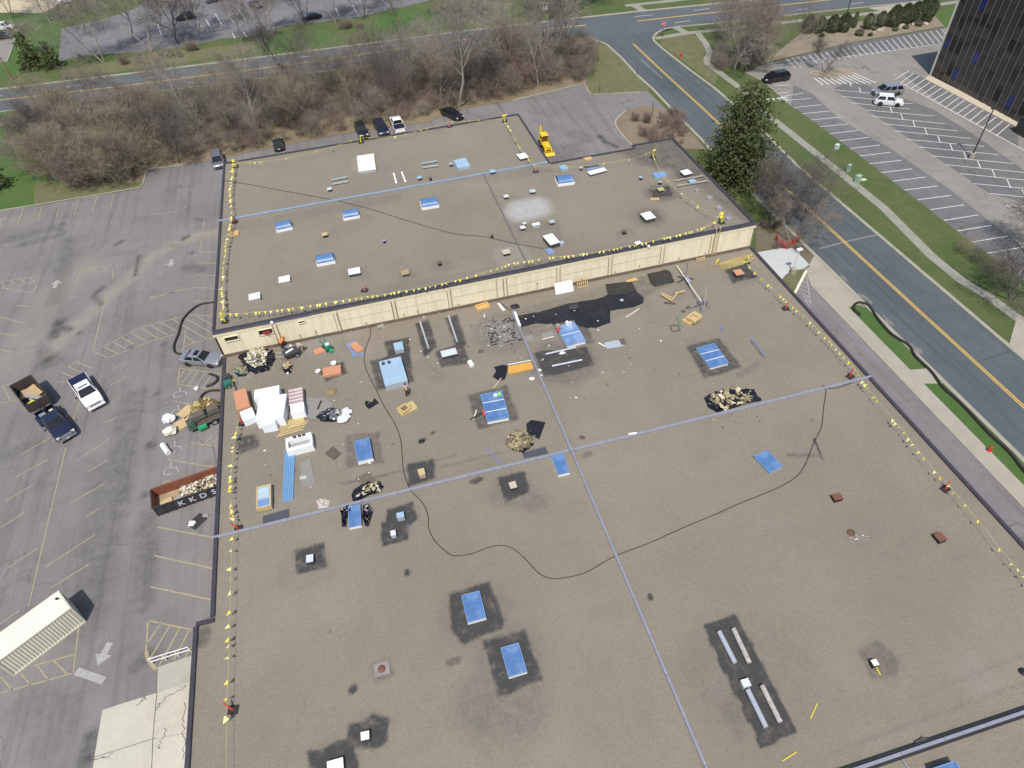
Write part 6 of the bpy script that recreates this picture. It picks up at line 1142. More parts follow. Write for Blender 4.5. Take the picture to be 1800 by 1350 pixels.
for a in (.5, 2.4, 4.0, 5.2): m = MB(); m.tube([(0, 0, .7), (.8*math.cos(a), .8*math.sin(a), .03)], .04, 5); m.build('leg', TP, s3)
# rubble heaps on black plastic
def heap(name, px, label, px2, n, seed, size, mats, hgt=.6, sheet_h=.2):
    m, c = crumple(px, LZ+.01, seed, sheet_h); r = thing(name, label, 'debris heap', tuple(c)); m.build('plastic_sheet', BPL, r)
    P = [at(u, v, LZ)-c for u, v in px2]; cx = sum(P, Vector())/len(P); rad = max((p-cx).length for p in P)
    def area(q):
        while True:
            i = q.randrange(len(P)); t_ = math.sqrt(q.random()); s_ = q.random(); p = cx+(P[i]-cx)*t_*(1-s_)+(P[(i+1) % len(P)]-cx)*t_*s_; return p.x, p.y
    def zf(x, y): return max(.05, hgt*(1-(Vector((x, y, 0))-cx).length/(rad*1.1)))+sheet_h*.3
    q = random.Random(seed+1); big = max(6, n//12)
    for k in range(big):
        x, y = area(q); s = q.uniform(size*1.2, size*2.2); b_ = MB(); b_.box((0, 0, 0), (s, s*q.uniform(.3, .8), .05), top=q.uniform(.7, 1)); o = b_.build('broken_slab', q.choice(mats), r, (x, y, zf(x, y)+.05)); o.rotation_euler = (q.gauss(0, .3), q.gauss(0, .3), q.uniform(0, 6))
    chips(n, area, zf, seed+2, size*.3, size*1.4).build('rubble', mats, r)['kind'] = 'stuff'
    chips(n//2, lambda q: (cx.x+q.gauss(0, rad*.75), cx.y+q.gauss(0, rad*.75)), lambda x, y: .02, seed+3, size*.1, size*.35, .03).build('scraps', mats, r)['kind'] = 'stuff'; return r
heap('debris_heap', [(418, 628), (424, 620), (440, 618), (462, 612), (481, 615), (484, 632), (474, 650), (452, 658), (436, 652), (428, 640)], 'pale rubble heaped on a round black sheet under the cream wall', [(438, 622), (462, 615), (470, 622), (468, 643), (448, 648), (436, 638)], 520, 31, .26, [M('rubble_pale', (.56, .52, .38), .9), M('rubble_sand', (.40, .35, .22), .9), M('rubble_dk', (.16, .14, .10), .9), M('rubble_w', (.66, .64, .55), .9)], .8)
heap('debris_heap', [(1236, 700), (1258, 688), (1300, 684), (1326, 684), (1338, 704), (1320, 708), (1258, 726), (1246, 715)], 'broken yellow brown roofing heaped on black sheet beside the right joint', [(1243, 702), (1262, 692), (1300, 686), (1320, 692), (1322, 704), (1300, 712), (1265, 722)], 260, 41, .45, [M('rubble_olive', (.30, .26, .14), .9), M('rubble_cream', (.60, .54, .36), .9), M('rubble_olive2', (.22, .18, .10), .9), BPL], .45)
heap('debris_heap', [(888, 780), (898, 762), (918, 757), (936, 768), (938, 782), (920, 796), (902, 792)], 'brown broken roofing heap beside the square black sheet', [(890, 780), (900, 763), (918, 758), (934, 770), (934, 782), (918, 793), (902, 790)], 280, 51, .4, [M('rubble_olive', (.30, .26, .14), .9), M('rubble_brown', (.13, .10, .07), .9), M('rubble_tan', (.36, .29, .18), .9), M('rubble_olive2', (.22, .18, .10), .9)], .6)
heap('debris_heap', [(554, 732), (566, 722), (580, 718), (598, 722), (614, 722), (616, 732), (604, 740), (586, 742), (568, 742)], 'black and grey torn membrane heap with white wads near the grey panel', [(560, 732), (576, 722), (600, 724), (612, 726), (606, 738), (580, 740)], 200, 61, .3, [M('scrap_slate', (.20, .20, .23), .8), BPL, M('scrap_slate2', (.11, .11, .13), .8), M('rubble_w', (.66, .64, .55), .9)], .3, .35)
for u, v in ((608, 736), (611, 727), (602, 741)): c = low(u, v); o = lump(0, (.5, .4, .4), int(u+v), .7, .3).build('white_wad', M('white_plastic', (.74, .76, .82), .45), None, (c.x, c.y, LZ+.3)); tag(o, 'crumpled white plastic wad on the membrane heap', 'wad', 'white wads on the membrane heap')
heap('debris_heap', [(620, 882), (620, 864), (632, 853), (650, 850), (668, 846), (674, 856), (668, 866), (650, 870), (630, 880)], 'glittering black heap with cream scraps just above the left roof joint', [(640, 862), (650, 852), (668, 850), (668, 864), (640, 872), (628, 874)], 150, 71, .28, [M('rubble_cream', (.60, .54, .36), .9), BPL, BPL, M('rubble_olive', (.30, .26, .14), .9)], .4, .35)
heap('debris_heap', [(600, 905), (604, 892), (615, 888), (622, 898), (610, 912), (609, 926), (601, 926)], 'black plastic heap on the left side of the blue skylight', [(602, 905), (608, 894), (618, 892), (606, 920)], 50, 81, .16, [BPL, M('glint', (.55, .52, .5), .4), BPL, BPL], .3, .4)
heap('debris_heap', [(638, 888), (648, 885), (656, 900), (652, 914), (648, 926), (642, 926), (637, 910)], 'black plastic heap on the right side of the blue skylight', [(640, 892), (650, 890), (654, 902), (646, 920)], 60, 91, .16, [BPL, M('glint', (.55, .52, .5), .4), BPL, BPL], .3, .4)
for n_, (p0, p1), cnt, lb in ((1, ((420, 600), (900, 640)), 170, 'pale litter scattered along the foot of the cream wall'), (2, ((440, 680), (700, 860)), 120, 'pale litter scattered round the stacked material'), (3, ((900, 560), (1240, 660)), 90, 'pale litter scattered near the wet tar and frames')):
    a, b_ = low(*p0), low(*p1); c = (a+b_)/2
    o = chips(cnt, lambda q: (q.uniform(-.5, .5)*abs(b_.x-a.x)+q.gauss(0, 1), q.uniform(-.5, .5)*abs(b_.y-a.y)+q.gauss(0, .8)), lambda x, y: .01, 500+n_, .05, .26, .02).build('litter', [WMET, CHIP[1], CHIP[2], GREYB], None, tuple(c)); tag(o, lb, 'litter', None, 'stuff')
# green machine, wheeled cart and other tools by the wall
GRN2 = M('machine_green2', (.02, .20, .12), .4, 0, .1, 2)
c = low(576, 613); gm_ = thing('roof_cutter', 'green wheeled roof cutting machine standing near the wall', 'machine', tuple(c), R(-60)); m = MB(); m.box((0, 0, .45), (1.0, .6, .5), top=.8); m.build('engine_cover', GRN2, gm_); m = MB(); m.box((.2, 0, .75), (.35, .35, .2)); m.build('fuel_tank', WMET, gm_); m = MB(); m.tube([(-.4, .25, .5), (-1.3, .25, 1.0), (-1.3, -.25, 1.0), (-.4, -.25, .5)], .04, 6); m.build('handle', GRN2, gm_)
for x in (.4, -.35):
    for s in (-1, 1): wheel(gm_, x, s*.36, .2, .1)
m = MB(); m.box((.8, 0, .25), (.4, .5, .25), top=.6); m.build('blade_guard', M('bright_green', (.02, .30, .14), .5), gm_)
c = low(403, 676); gw = thing('hoist_engine', 'green hoist engine at the west edge of the roof', 'machine', tuple(c), R(10)); gw.scale = (.8, .8, .8); m = MB(); m.box((0, -.3, .5), (1.2, .9, .7), top=.85); m.build('hood', M('hoist_green', (.03, .14, .10), .6, 0, .3, 2, dirt=(.03, .03, .03)), gw); m = MB(); m.box((.1, .8, .5), (1.0, .9, .9), top=.7); m.build('engine_block', DKM, gw); m = MB(); m.tube([(.6, -.2, .2), (.7, -1.2, .15), (.6, -1.9, .1)], .07, 6); m.build('hitch_bar', DKM, gw)
for s in (-1, 1): wheel(gw, 0, s*.75, .28, .15)
c = low(514, 626); wc = thing('wheeled_cart', 'black wheeled cart standing beside the workers near the wall', 'cart', tuple(c), R(15)); m = MB(); m.box((0, 0, .55), (1.5, .9, .45), top=1.12); m.build('tub', DKM, wc); m = MB(); m.tube([(-.6, .35, .6), (-1.5, .35, .9)], .04, 6); m.tube([(-.6, -.35, .6), (-1.5, -.35, .9)], .04, 6); m.build('handle', GMET, wc); m = MB(); m.box((-.1, 0, .82), (.9, .2, .1), rz=.3); m.build('white_box', WMET, wc)
for s in (-1, 1): wheel(wc, .45, s*.5, .26, .12)
tb = heap('debris_heap', [(498, 652), (500, 642), (508, 640), (514, 648), (512, 656), (504, 658)], 'small pile of broken cream offcuts left of the salmon board', [(500, 650), (502, 643), (508, 641), (512, 650)], 30, 101, .4, [M('rubble_cream', (.60, .54, .36), .9), M('rubble_brown', (.13, .10, .07), .9), WOOD, BRN], .4, .15)
heap('debris_heap', [(412, 655), (420, 642), (434, 640), (440, 652), (432, 662), (420, 662)], 'greenish hose coils and scrap at the roof edge by the black sheet', [(414, 654), (422, 644), (434, 644), (436, 656), (424, 660)], 90, 111, .3, [M('scrap_olive', (.26, .25, .16), .8), M('scrap_green', (.12, .24, .20), .6), BRN, M('rubble_sand', (.40, .35, .22), .9)], .35, .12)
o = heap('debris_heap', [(556, 880+0), (566, 877), (580, 880), (578, 892), (560, 894)], 'flat heap of pale clear plastic just above the left joint', [(558, 884), (566, 880), (576, 882), (574, 890), (562, 892)], 30, 121, .25, [M('pale_film', (.50, .47, .43), .5)]*4, .15, .15)
[c_ for c_ in o.children if c_.name.startswith('plastic_sheet')][0].data.materials[0] = M('pale_film', (.50, .47, .43), .5)
# crate with window panes
c, lx, ly, rz = rect([(449, 855), (473, 849), (478, 887), (450, 893)], LZ+.75); cr = thing('crated_skylight', 'new skylight standing in a raw lumber crate at the left of the roof', 'crate', (c.x, c.y, LZ), rz); m = MB(); m.box((0, 0, .3), (lx*.88, ly*.9, .6)); m.build('skylight_box', M('crate_blue_grey', (.33, .42, .52), .4), cr)
for s in (-1, 1): m = MB(); m.box((s*(lx/2-.06), 0, .38), (.12, ly, .5)); m.build('crate_side', WOOD, cr); m = MB(); m.box((0, s*(ly/2-.06), .38), (lx-.26, .12, .5)); m.build('crate_side', WOOD, cr)
for y, h_, mt in ((.5, 1.1, M('pane_pale', (.42, .54, .60), .25)), (-.85, .7, M('pane_blue', (.16, .27, .48), .25))): m = MB(); m.box((-.02, y*.8, .62), (lx*.74, h_*.9, .04)); m.build('pane', mt, cr)
# pipe vents and drains
def drum(u, v, z, r, h, mat, name, lb, cat, n=14):
    c = at(u, v, z); m = MB(); m.lathe([(r, 0), (r, h), (r*.85, h), (r*.85, h*.55)], n); o = m.build(name, mat, None, (c.x, c.y, z)); return tag(o, lb, cat)
RINGM = M('ring_grey', (.33, .32, .33), .6, .2)
for u, v, lb in ((1225, 337, 'smallest and farthest metal ring vent at the right roof edge'), (1247, 350, 'second metal ring vent from the far end at the right edge'), (1264, 368, 'third metal ring vent, beside the yellow corner flag bunch'), (1280.5, 386, 'nearest metal ring vent at the right roof corner')): drum(u, v, UZ, .42 if u > 1230 else .32, .3, RINGM, 'ring_vent', lb, 'vent')
dr = thing('roof_drain', 'rusty roof drain in a small torn grey square near the bottom', 'drain', tuple(low(671, 1176))); m = MB(); m.lathe([(.3, 0), (.26, .1), (.1, .16)], 12); m.build('strainer', RUSTC, dr); m = MB(); m.box((0, 0, .012), (1.1, .95, .02)); m.build('lead_square', M('drain_grey', (.25, .23, .215), .9, 0, .3, 3), dr)
dr = thing('roof_drain', 'small brown drain ring beside a scatter of pale grit at right', 'drain', tuple(low(1496, 937))); m = MB(); m.lathe([(.33, 0), (.3, .12), (.2, .14), (.18, .04)], 12); m.build('strainer', M('drain_brown', (.13, .08, .05), .8), dr)
c = low(1507, 946); o = chips(40, lambda q: (q.gauss(0, .35), q.gauss(0, .15)), lambda x, y: .04, 3, .05, .15, .03).build('pale_grit', [WMET, GMET, WMET, GREYB], None, (c.x, c.y, LZ)); tag(o, 'scatter of pale grit by the brown drain ring', 'grit', None, 'stuff')
c = low(1627, 1305); o = lump(0, (.5, .2, .2), 55).build('brown_rag', BRN, None, (c.x-.2, c.y+.1, LZ+.1)); tag(o, 'brown rag with a stick at the thick joint in the corner', 'rag'); bar('white_stick', low(1617, 1311), low(1632, 1308), LZ+.05, .12, .1, M('pale_lath', (.62, .58, .45), .7), 'pale stick lying against the thick joint', 'stick')
c = low(1797, 1182); o = lump(0, (.25, .3, .2), 56).build('black_rag', BLKS, None, (c.x, c.y, LZ+.1)); tag(o, 'small black rag at the right edge of the picture', 'rag')
# ---- upper roof
def vault(px, zb, h, label):
    """A barrel skylight on a white curb."""
    c, lx, ly, rz = rect(px, zb+h*.6); r = thing('barrel_skylight', label, 'skylight', (c.x, c.y, zb), rz); m = MB(); m.box((0, 0, .16), (lx, ly, .32)); m.build('curb', WMET, r)
    rings = [[(x, ly*.46*math.cos(math.pi*k/8), .33+(h-.33)*math.sin(math.pi*k/8)) for k in range(9)] for x in (-lx/2+.1, lx/2-.1)]; m = MB(); m.loft(rings); m.build('barrel', BLUE, r)
    for s in (-1, 1): m = MB(); x = s*(lx/2-.09); m.add([(x+s*.02, ly*.44*math.cos(math.pi*k/8), .33+(h-.36)*math.sin(math.pi*k/8)) for k in range(9)], [tuple(range(9))]); m.build('end_plate', BLK, r)
    return r
for px, lb in ((((482, 392), (510, 386), (514, 397), (486, 403)), 'blue barrel skylight nearest the left end of the upper roof'), (((600, 371), (629, 366), (632, 377), (604, 382)), 'blue barrel skylight where the black cable crosses the joint'), (((737, 350), (768, 346), (771, 358), (741, 364)), 'blue barrel skylight below the middle of the upper joint'), (((975, 310), (1006, 306), (1009, 318), (981, 322)), 'blue barrel skylight beside the pinkish flag stand'), (((553, 449), (585, 444), (590, 456), (557, 463)), 'blue barrel skylight nearest the front of the upper roof')): vault(px, UZ, .85, lb)
for px, h, tp, lb, cb in ((((625, 274), (655, 270), (663, 296), (632, 301)), .4, WMET, 'large white square lid at the back of the upper roof', GMET), (((798, 281), (820, 277), (825, 291), (803, 296)), .4, PALEB, 'pale blue square lid at the back of the upper roof', PALEB), (((908, 271), (924, 268), (928, 276), (914, 280)), .35, WMET, 'white lid under the flag line at the notch corner', DKM),
        (((1032, 302), (1061, 294), (1068, 299), (1038, 307)), .3, WMET, 'long white sheet lying beside slate panels near the notch', DKM), (((956, 414), (973, 409), (982, 426), (965, 431)), .6, WMET, 'white tall lid with dark front near the front edge of the upper roof', DKM), (((1127, 375), (1144, 371), (1152, 382), (1134, 387)), .5, WMET, 'white lid on a dark ringed patch, nearer of two at right', DKM), (((1195, 300), (1210, 297), (1217, 304), (1203, 308)), .4, WMET, 'white lid on a black patch at the far right corner', DKM),
        (((489, 487), (509, 483), (510, 493), (490, 497)), .4, WMET, 'white box lid in the middle of the front left trio', GREYB), (((437, 517), (457, 513), (457, 523), (437, 528)), .45, WMET, 'white box lid nearest the front left corner', GREYB), (((611, 473), (632, 469), (634, 479), (613, 483)), .4, WMET, 'white box lid on dark feet, right of the front left trio', DKM), (((934, 393), (948, 390), (949, 394), (937, 397)), .4, WMET, 'small oblong white lid between tiny vents', GMET), (((1114, 426), (1124, 423), (1129, 427), (1119, 430)), .3, WMET, 'small white lid standing in the front flag line', DKM),
        (((1145, 304), (1168, 301), (1172, 308), (1153, 312)), .25, M('blue_lid', (.17, .32, .55), .4), 'flat blue panel under the right flag line', GMET), (((1209, 316), (1221, 314), (1224, 319), (1214, 322)), .35, PALEB, 'pale blue lid between two old planks', DKM), (((958, 438), (970, 436), (974, 443), (964, 447)), .15, M('blue_lid2', (.20, .28, .50), .4), 'small blue sheet where the black cable ends', GMET), (((983, 291), (995, 289), (998, 296), (986, 299)), .3, M('teal_lid', (.25, .40, .47), .4), 'greenish blue lid in the back flag line', GMET)):
    A_(px, UZ, h, tp, 'roof_hatch', lb, 'roof lid', cb, .05)
for u, v, s, mt, lb, dk in ((580, 336, .55, M('pale_lid', (.55, .60, .64), .45), 'small pale vent left of the joint near twin sleepers', DKM), (793, 292, .5, M('vent_grey', (.36, .37, .37), .6), 'small grey vent beside the pale blue square lid', DKM), (936, 340, .65, M('vent_pale', (.45, .52, .56), .5), 'pale vent beyond the bleached patch', DKM), (890, 349, .6, M('vent_white', (.60, .60, .58), .5), 'pale vent just left of the bleached patch', DKM), (919, 404, .6, M('vent_white', (.60, .60, .58), .5), 'pale vent left of the oblong white lid, nearer of two', DKM), (922, 397, .4, M('vent_white', (.60, .60, .58), .5), 'tiny pale vent, farther of two left of oblong lid', DKM), (970, 394, .6, M('vent_grey2', (.42, .44, .44), .5), 'small grey vent right of the oblong white lid', DKM), (987, 431, .5, M('vent_bluish', (.38, .43, .50), .5), 'small bluish vent at the corner of the tall white lid', GMET), (1021, 299, .4, M('vent_grey2', (.42, .44, .44), .5), 'tiny grey vent left of the slate panels', DKM), (572, 416, .62, M('tan_vent_lid', (.50, .40, .20), .7), 'small tan vent in the middle of the left upper roof', BLK), (713, 483, .85, M('olive_lid', (.33, .27, .13), .8), 'olive brown vent on a faint stain near the front', DKM), (773, 466, .5, M('brown_lid', (.12, .09, .06), .8), 'dark brown stub vent right of the olive vent', BLK), (890, 447, .85, M('beige_vent_lid', (.48, .42, .32), .7), 'beige vent with dark rim left of the thin joint', BLK), (1097, 411, .5, M('brown_lid', (.12, .09, .06), .8), 'dark stub vent on a stain near the front right', BLK), (1161, 337, .7, M('yellowish_lid', (.42, .40, .22), .8), 'yellowish vent in the middle of the black scorched patch', DKM), (865, 418, .3, M('brown_lid', (.12, .09, .06), .8), 'tiny dark stub near the black cable', BLK), (676, 427, .35, M('bluish_stub', (.25, .30, .42), .5), 'tiny bluish pipe stub on the left upper roof', BLK), (1126, 316, .4, GMET, 'tiny grey pipe stub near the flat blue panel', BLK), (1160, 324, .4, GMET, 'tiny grey stub behind the scorched patch', BLK), (757, 317, .35, BRN, 'tiny brown stub just behind the joint', BLK), (738, 316, .6, PALEB, 'small pale blue lid just behind the joint', DKM), (866, 305, .7, PALEB, 'small pale blue sheet in front of the joint', DKM)):
    c = at(u, v, UZ); r = thing('small_vent', lb, 'roof vent', (c.x, c.y, UZ)); m = MB(); m.box((0, 0, .17), (s*.8, s*.8, .34)); m.build('curb', dk, r); m = MB(); m.box((0, 0, .37), (s*1.1, s, .07), top=.95); m.build('lid', mt, r)
SLP = M('grey_sleeper', (.33, .37, .36), .6)
for a, b_, lb in (((583, 319), (611, 313), 'grey sleeper left of the white square lid, farther of two'), ((585, 326), (613, 321), 'grey sleeper left of the white square lid, nearer of two'), ((741, 290), (769, 285), 'grey sleeper left of the pale blue lid, farther of two'), ((743, 297), (771, 293), 'grey sleeper left of the pale blue lid, nearer of two'), ((692, 305), (697, 323), 'pale rail pointing to the joint, left of two'), ((706, 303), (713, 321), 'pale rail pointing to the joint, right of two'), ((1186, 320), (1237, 311), 'old plank beside the pale blue lid, farther of two'), ((1190, 329), (1245, 320), 'old plank beside the pale blue lid, nearer of two')):
    m_ = SLP if 'grey' in lb else WMET if 'rail' in lb else M('old_plank', (.36, .31, .24), .8); support(a, b_, m_, lb, UZ, .25 if 'rail' not in lb else .18, .32 if 'grey' in lb else .22, 'sleeper' if 'grey' in lb else 'rail' if 'rail' in lb else 'old_plank')
for px, mt, nm, lb, z in ((((1026, 292), (1052, 289), (1054, 292), (1030, 295)), DKS, 'slate_sheet', 'narrow dark slate panel behind the long white sheet', UZ), (((1030, 296), (1056, 291), (1060, 294), (1032, 301)), M('slate_blue', (.20, .25, .36), .5), 'slate_sheet', 'blue slate panel between dark panel and white sheet', UZ), (((1025, 277), (1039, 275), (1041, 279), (1030, 282)), OSB, 'osb_sheet', 'yellow brown board at the notch edge of the upper roof', UZ), (((1143, 348), (1158, 347), (1159, 351), (1144, 351)), OSB, 'osb_sheet', 'orange board in front of the scorched patch', UZ), (((405, 407), (420, 404), (419, 412), (404, 415)), OSB, 'osb_sheet', 'tan board under the left flag line', UZ)):
    flat(px, mt, nm, lb, 'panel' if 'slate' in nm else 'board', .12, z, .1)
hose('black_cable', [(390, 317), (425, 322), (480, 332), (540, 343), (590, 352), (610, 357), (650, 367), (700, 383), (750, 398), (800, 411), (850, 416), (905, 428), (955, 437)], .03, UZ+.04, 'thin black cable snaking across the upper roof', HOSE, at, 5)
hose('black_cable', [(652, 575), (650, 592), (643, 612), (640, 632), (646, 655), (660, 683), (676, 715), (694, 745), (704, 772), (707, 800), (710, 830), (722, 862), (742, 883), (752, 905), (754, 930), (766, 953), (785, 970), (799, 977), (830, 973), (860, 962), (884, 959), (904, 966), (925, 984), (945, 1006), (965, 1016), (990, 1016), (1030, 1006), (1080, 978), (1140, 955), (1200, 928), (1260, 903), (1300, 885), (1350, 865), (1390, 845), (1412, 823), (1430, 780), (1444, 750), (1448, 715), (1452, 685), (1447, 678), (1445, 682), (1470, 682), (1505, 670)], .032, LZ+.05, 'long thin black cable winding over the lower roof', HOSE, at, 5)
hose('black_cable', [(875, 530), (890, 540), (900, 548)], .04, LZ+.05, 'short black cable end by the wall next to the joint', HOSE, at, 5)
m = MB(); p = at_y(878, 515, WY); m.tube([(p.x-.3, WY-.2, UZ+.1), (p.x-.32, WY-.2, LZ+.3)], .05, 6); o = m.build('downpipe', PIPE, B)
# ---- flag lines on stands
FY = [M('flag_yellow', (.74, .64, .07), .6), M('flag_pale', (.74, .68, .24), .6)]
fmesh = []
for k in range(6):
    q = random.Random(k); m = MB(); w_, h_ = .16+.03*q.random(), .34+.06*q.random(); b1, b2 = q.uniform(-.16, .16), q.uniform(-.05, .05)
    m.add([(-w_, 0, 0), (w_, 0, 0), (b2, b1, -h_), (0, b1*.25+.03, -h_*.4)], [(0, 3, 1), (0, 2, 3), (1, 3, 2)]); fmesh.append(m.mesh('pennant', FY[k % 3 == 2]))
LINE = M('flag_cord', (.55, .50, .15), .7)
def flags(px, z, hgt, step, label, keep=1.0, sag=.12, seed=0, blow=.55):
    q = random.Random(seed); P = [at(u, v, z+hgt) for u, v in px]; r = thing('flag_line', label, 'pennant line', tuple(P[0])); m = MB(); pts = []; s_ = 0
    for i in range(len(P)-1):
        a, b_ = P[i], P[i+1]; L = (b_-a).length; n = max(1, int(L/step))
        for k in range(n):
            t_ = (k+q.uniform(.12, .88))/n; p = a.lerp(b_, t_); p.z -= sag*4*t_*(1-t_); pts.append(p-P[0])
            if q.random() < keep:
                o = link('pennant', fmesh[q.randrange(6)], r, tuple(p-P[0])); z_ = (1.2 if blow > .9 or 'pale pennants' in label else .92)*q.uniform(.72, 1.14); o.scale = (z_*q.uniform(.7, 1.1), z_, z_); o.rotation_euler = (-blow+q.gauss(0, .3), q.gauss(0, .2), math.atan2((b_-a).y, (b_-a).x)+q.gauss(0, .45))
    pts = [P[0]-P[0]]+pts+[P[-1]-P[0]]; m.tube(pts, .012, 4); m.build('cord', LINE, r); return r
flags([(411, 288), (405, 335), (408, 383), (397, 432), (392, 475), (391, 510), (394, 548)], UZ, 1.0, .42, 'row of close yellow pennants along the left side of the upper roof', seed=1, blow=.95)
flags([(394, 551), (450, 548), (520, 540), (580, 530), (641, 521), (700, 512), (770, 500), (850, 478), (900, 462), (960, 452), (1030, 445), (1100, 433), (1160, 419), (1230, 402), (1262, 386)], UZ, 1.0, .55, 'yellow pennants along the front edge of the upper roof', .93, .1, 2)
flags([(1263, 383), (1240, 370), (1205, 345), (1180, 325), (1160, 300), (1146, 268)], UZ, 1.0, .5, 'yellow pennants along the right side of the upper roof', .9, .1, 3)
flags([(1145, 266), (1120, 276), (1090, 282), (1060, 287), (1020, 292), (960, 293), (941, 290)], UZ, 1.0, .75, 'sparse yellow pennants beside the notch of the upper roof', .75, .1, 4)
flags([(940, 290), (927, 278), (912, 258), (900, 235), (885, 208)], UZ, 1.0, .5, 'yellow pennants from the pinkish stand to the back corner', .95, .1, 5)
flags([(884, 208), (840, 211), (790, 213), (745, 226), (710, 236), (680, 240), (640, 241), (615, 247), (560, 265), (510, 276), (460, 284), (413, 284)], UZ, 1.0, .75, 'pale pennants along the back edge of the upper roof', .85, .1, 6)
flags([(419, 740), (410, 790), (406, 830), (405, 880), (412, 920)], LZ, 1.0, .55, 'close yellow pennants along the left edge of the lower roof', 1, .1, 7, .95)
flags([(411, 922), (407, 960), (405, 1010), (405, 1050), (402, 1110), (401, 1170), (398, 1240), (397, 1345), (394, 1440)], LZ, 1.0, .8, 'sparse yellow pennants down the lower left roof edge to the corner', .8, .1, 8, .95)
flags([(1308, 457), (1335, 485), (1362, 508), (1383, 528), (1420, 560), (1460, 600), (1498, 640), (1525, 680), (1555, 718), (1590, 758), (1636, 818), (1663, 846)], LZ, 1.0, .62, 'yellow pennants along the right edge of the lower roof to the red post', .92, .1, 9)
flags([(1664, 846), (1695, 883), (1730, 925), (1770, 978), (1800, 1008), (1850, 1075)], LZ, 1.0, .7, 'yellow pennants from the last red post to the picture edge', .9, .1, 10)
flags([(409, 690), (408, 665), (412, 645)], LZ, .9, .9, 'limp yellow cord near the green hoist engine', .5, .1, 11)
STR = M('stand_red', (.55, .065, .035), .55); STP = M('stand_pink', (.60, .22, .18), .55); BASE = M('rubber_base', (.025, .022, .022), .8); STY = M('stand_yellow', (.70, .66, .05), .6)
def stand(u, v, z, mat, lb, h=1.05, lean=(0, 0), cone=True, bunch=False):
    c = at(u, v, z); r = thing('flag_stand', lb, 'flag stand', tuple(c), rnd.uniform(-.4, .4)); m = MB(); m.box((0, 0, .05), (.75, .62, .1), top=.92); m.build('base', BASE, r); m = MB(); m.tube([(0, 0, .1), (lean[0], lean[1], h)], .10 if cone else .05, 8, .045); m.build('post', mat, r)
    if bunch:
        q = random.Random(u)
        for k in range(9): o = link('pennant', fmesh[q.randrange(6)], r, (lean[0]+q.gauss(0, .12), lean[1]+q.gauss(0, .12), h+q.uniform(-.2, .15))); o.rotation_euler = (q.gauss(0, .8), q.gauss(0, .6), q.uniform(0, 6))
    return r
for u, v, z, mt, lb, b_ in ((1381, 543, LZ, STR, 'red flag post beside the driveway, farthest on the right edge', False), (1494, 662, LZ, STR, 'red flag post where the joint meets the right edge', False), (1661, 860, LZ, STR, 'red flag post nearest on the right edge', False), (420, 930, LZ, STR, 'red leaning flag post where the joint meets the left edge', False), (410, 1248, LZ, STR, 'red leaning flag post near the lower left corner', False), (641, 511, UZ, STP, 'pinkish flag post in the front line of the upper roof', False), (413, 391, UZ, STR, 'red flag post at the left end of the upper joint', False), (942, 302, UZ, STP, 'pinkish flag post at the right end of the upper joint', False), (415, 294, UZ, STY, 'yellow flag post at the back left corner of the upper roof', True), (396, 566, UZ, STY, 'yellow flag post with bunched flags at the front left corner', True), (1268, 392, UZ, STY, 'yellow flag post with bunched flags at the front right corner', True), (1148, 277, UZ, STY, 'yellow flag post at the far right corner of the upper roof', True), (887, 214, UZ, STY, 'yellow flag post at the back right corner of the upper roof', True), (1002, 455, UZ, STP, 'pale flag post in the front line right of the thin joint', False), (635, 251, UZ, STY, 'dark based flag post by the black car at the back edge', False), (790, 223, UZ, STP, 'pinkish flag post by the black sedan at the back edge', False), (1312, 462, LZ, STY, 'dark based yellow flag post by the old plank pile', True), (440-14, 745, LZ, STR, 'dark red post lying by the close left pennants', False)):
    stand(u, v, z, mt, lb, lean=(-.35, .1) if 'leaning' in lb else (rnd.uniform(-.05, .05), rnd.uniform(-.05, .05)), bunch=b_)
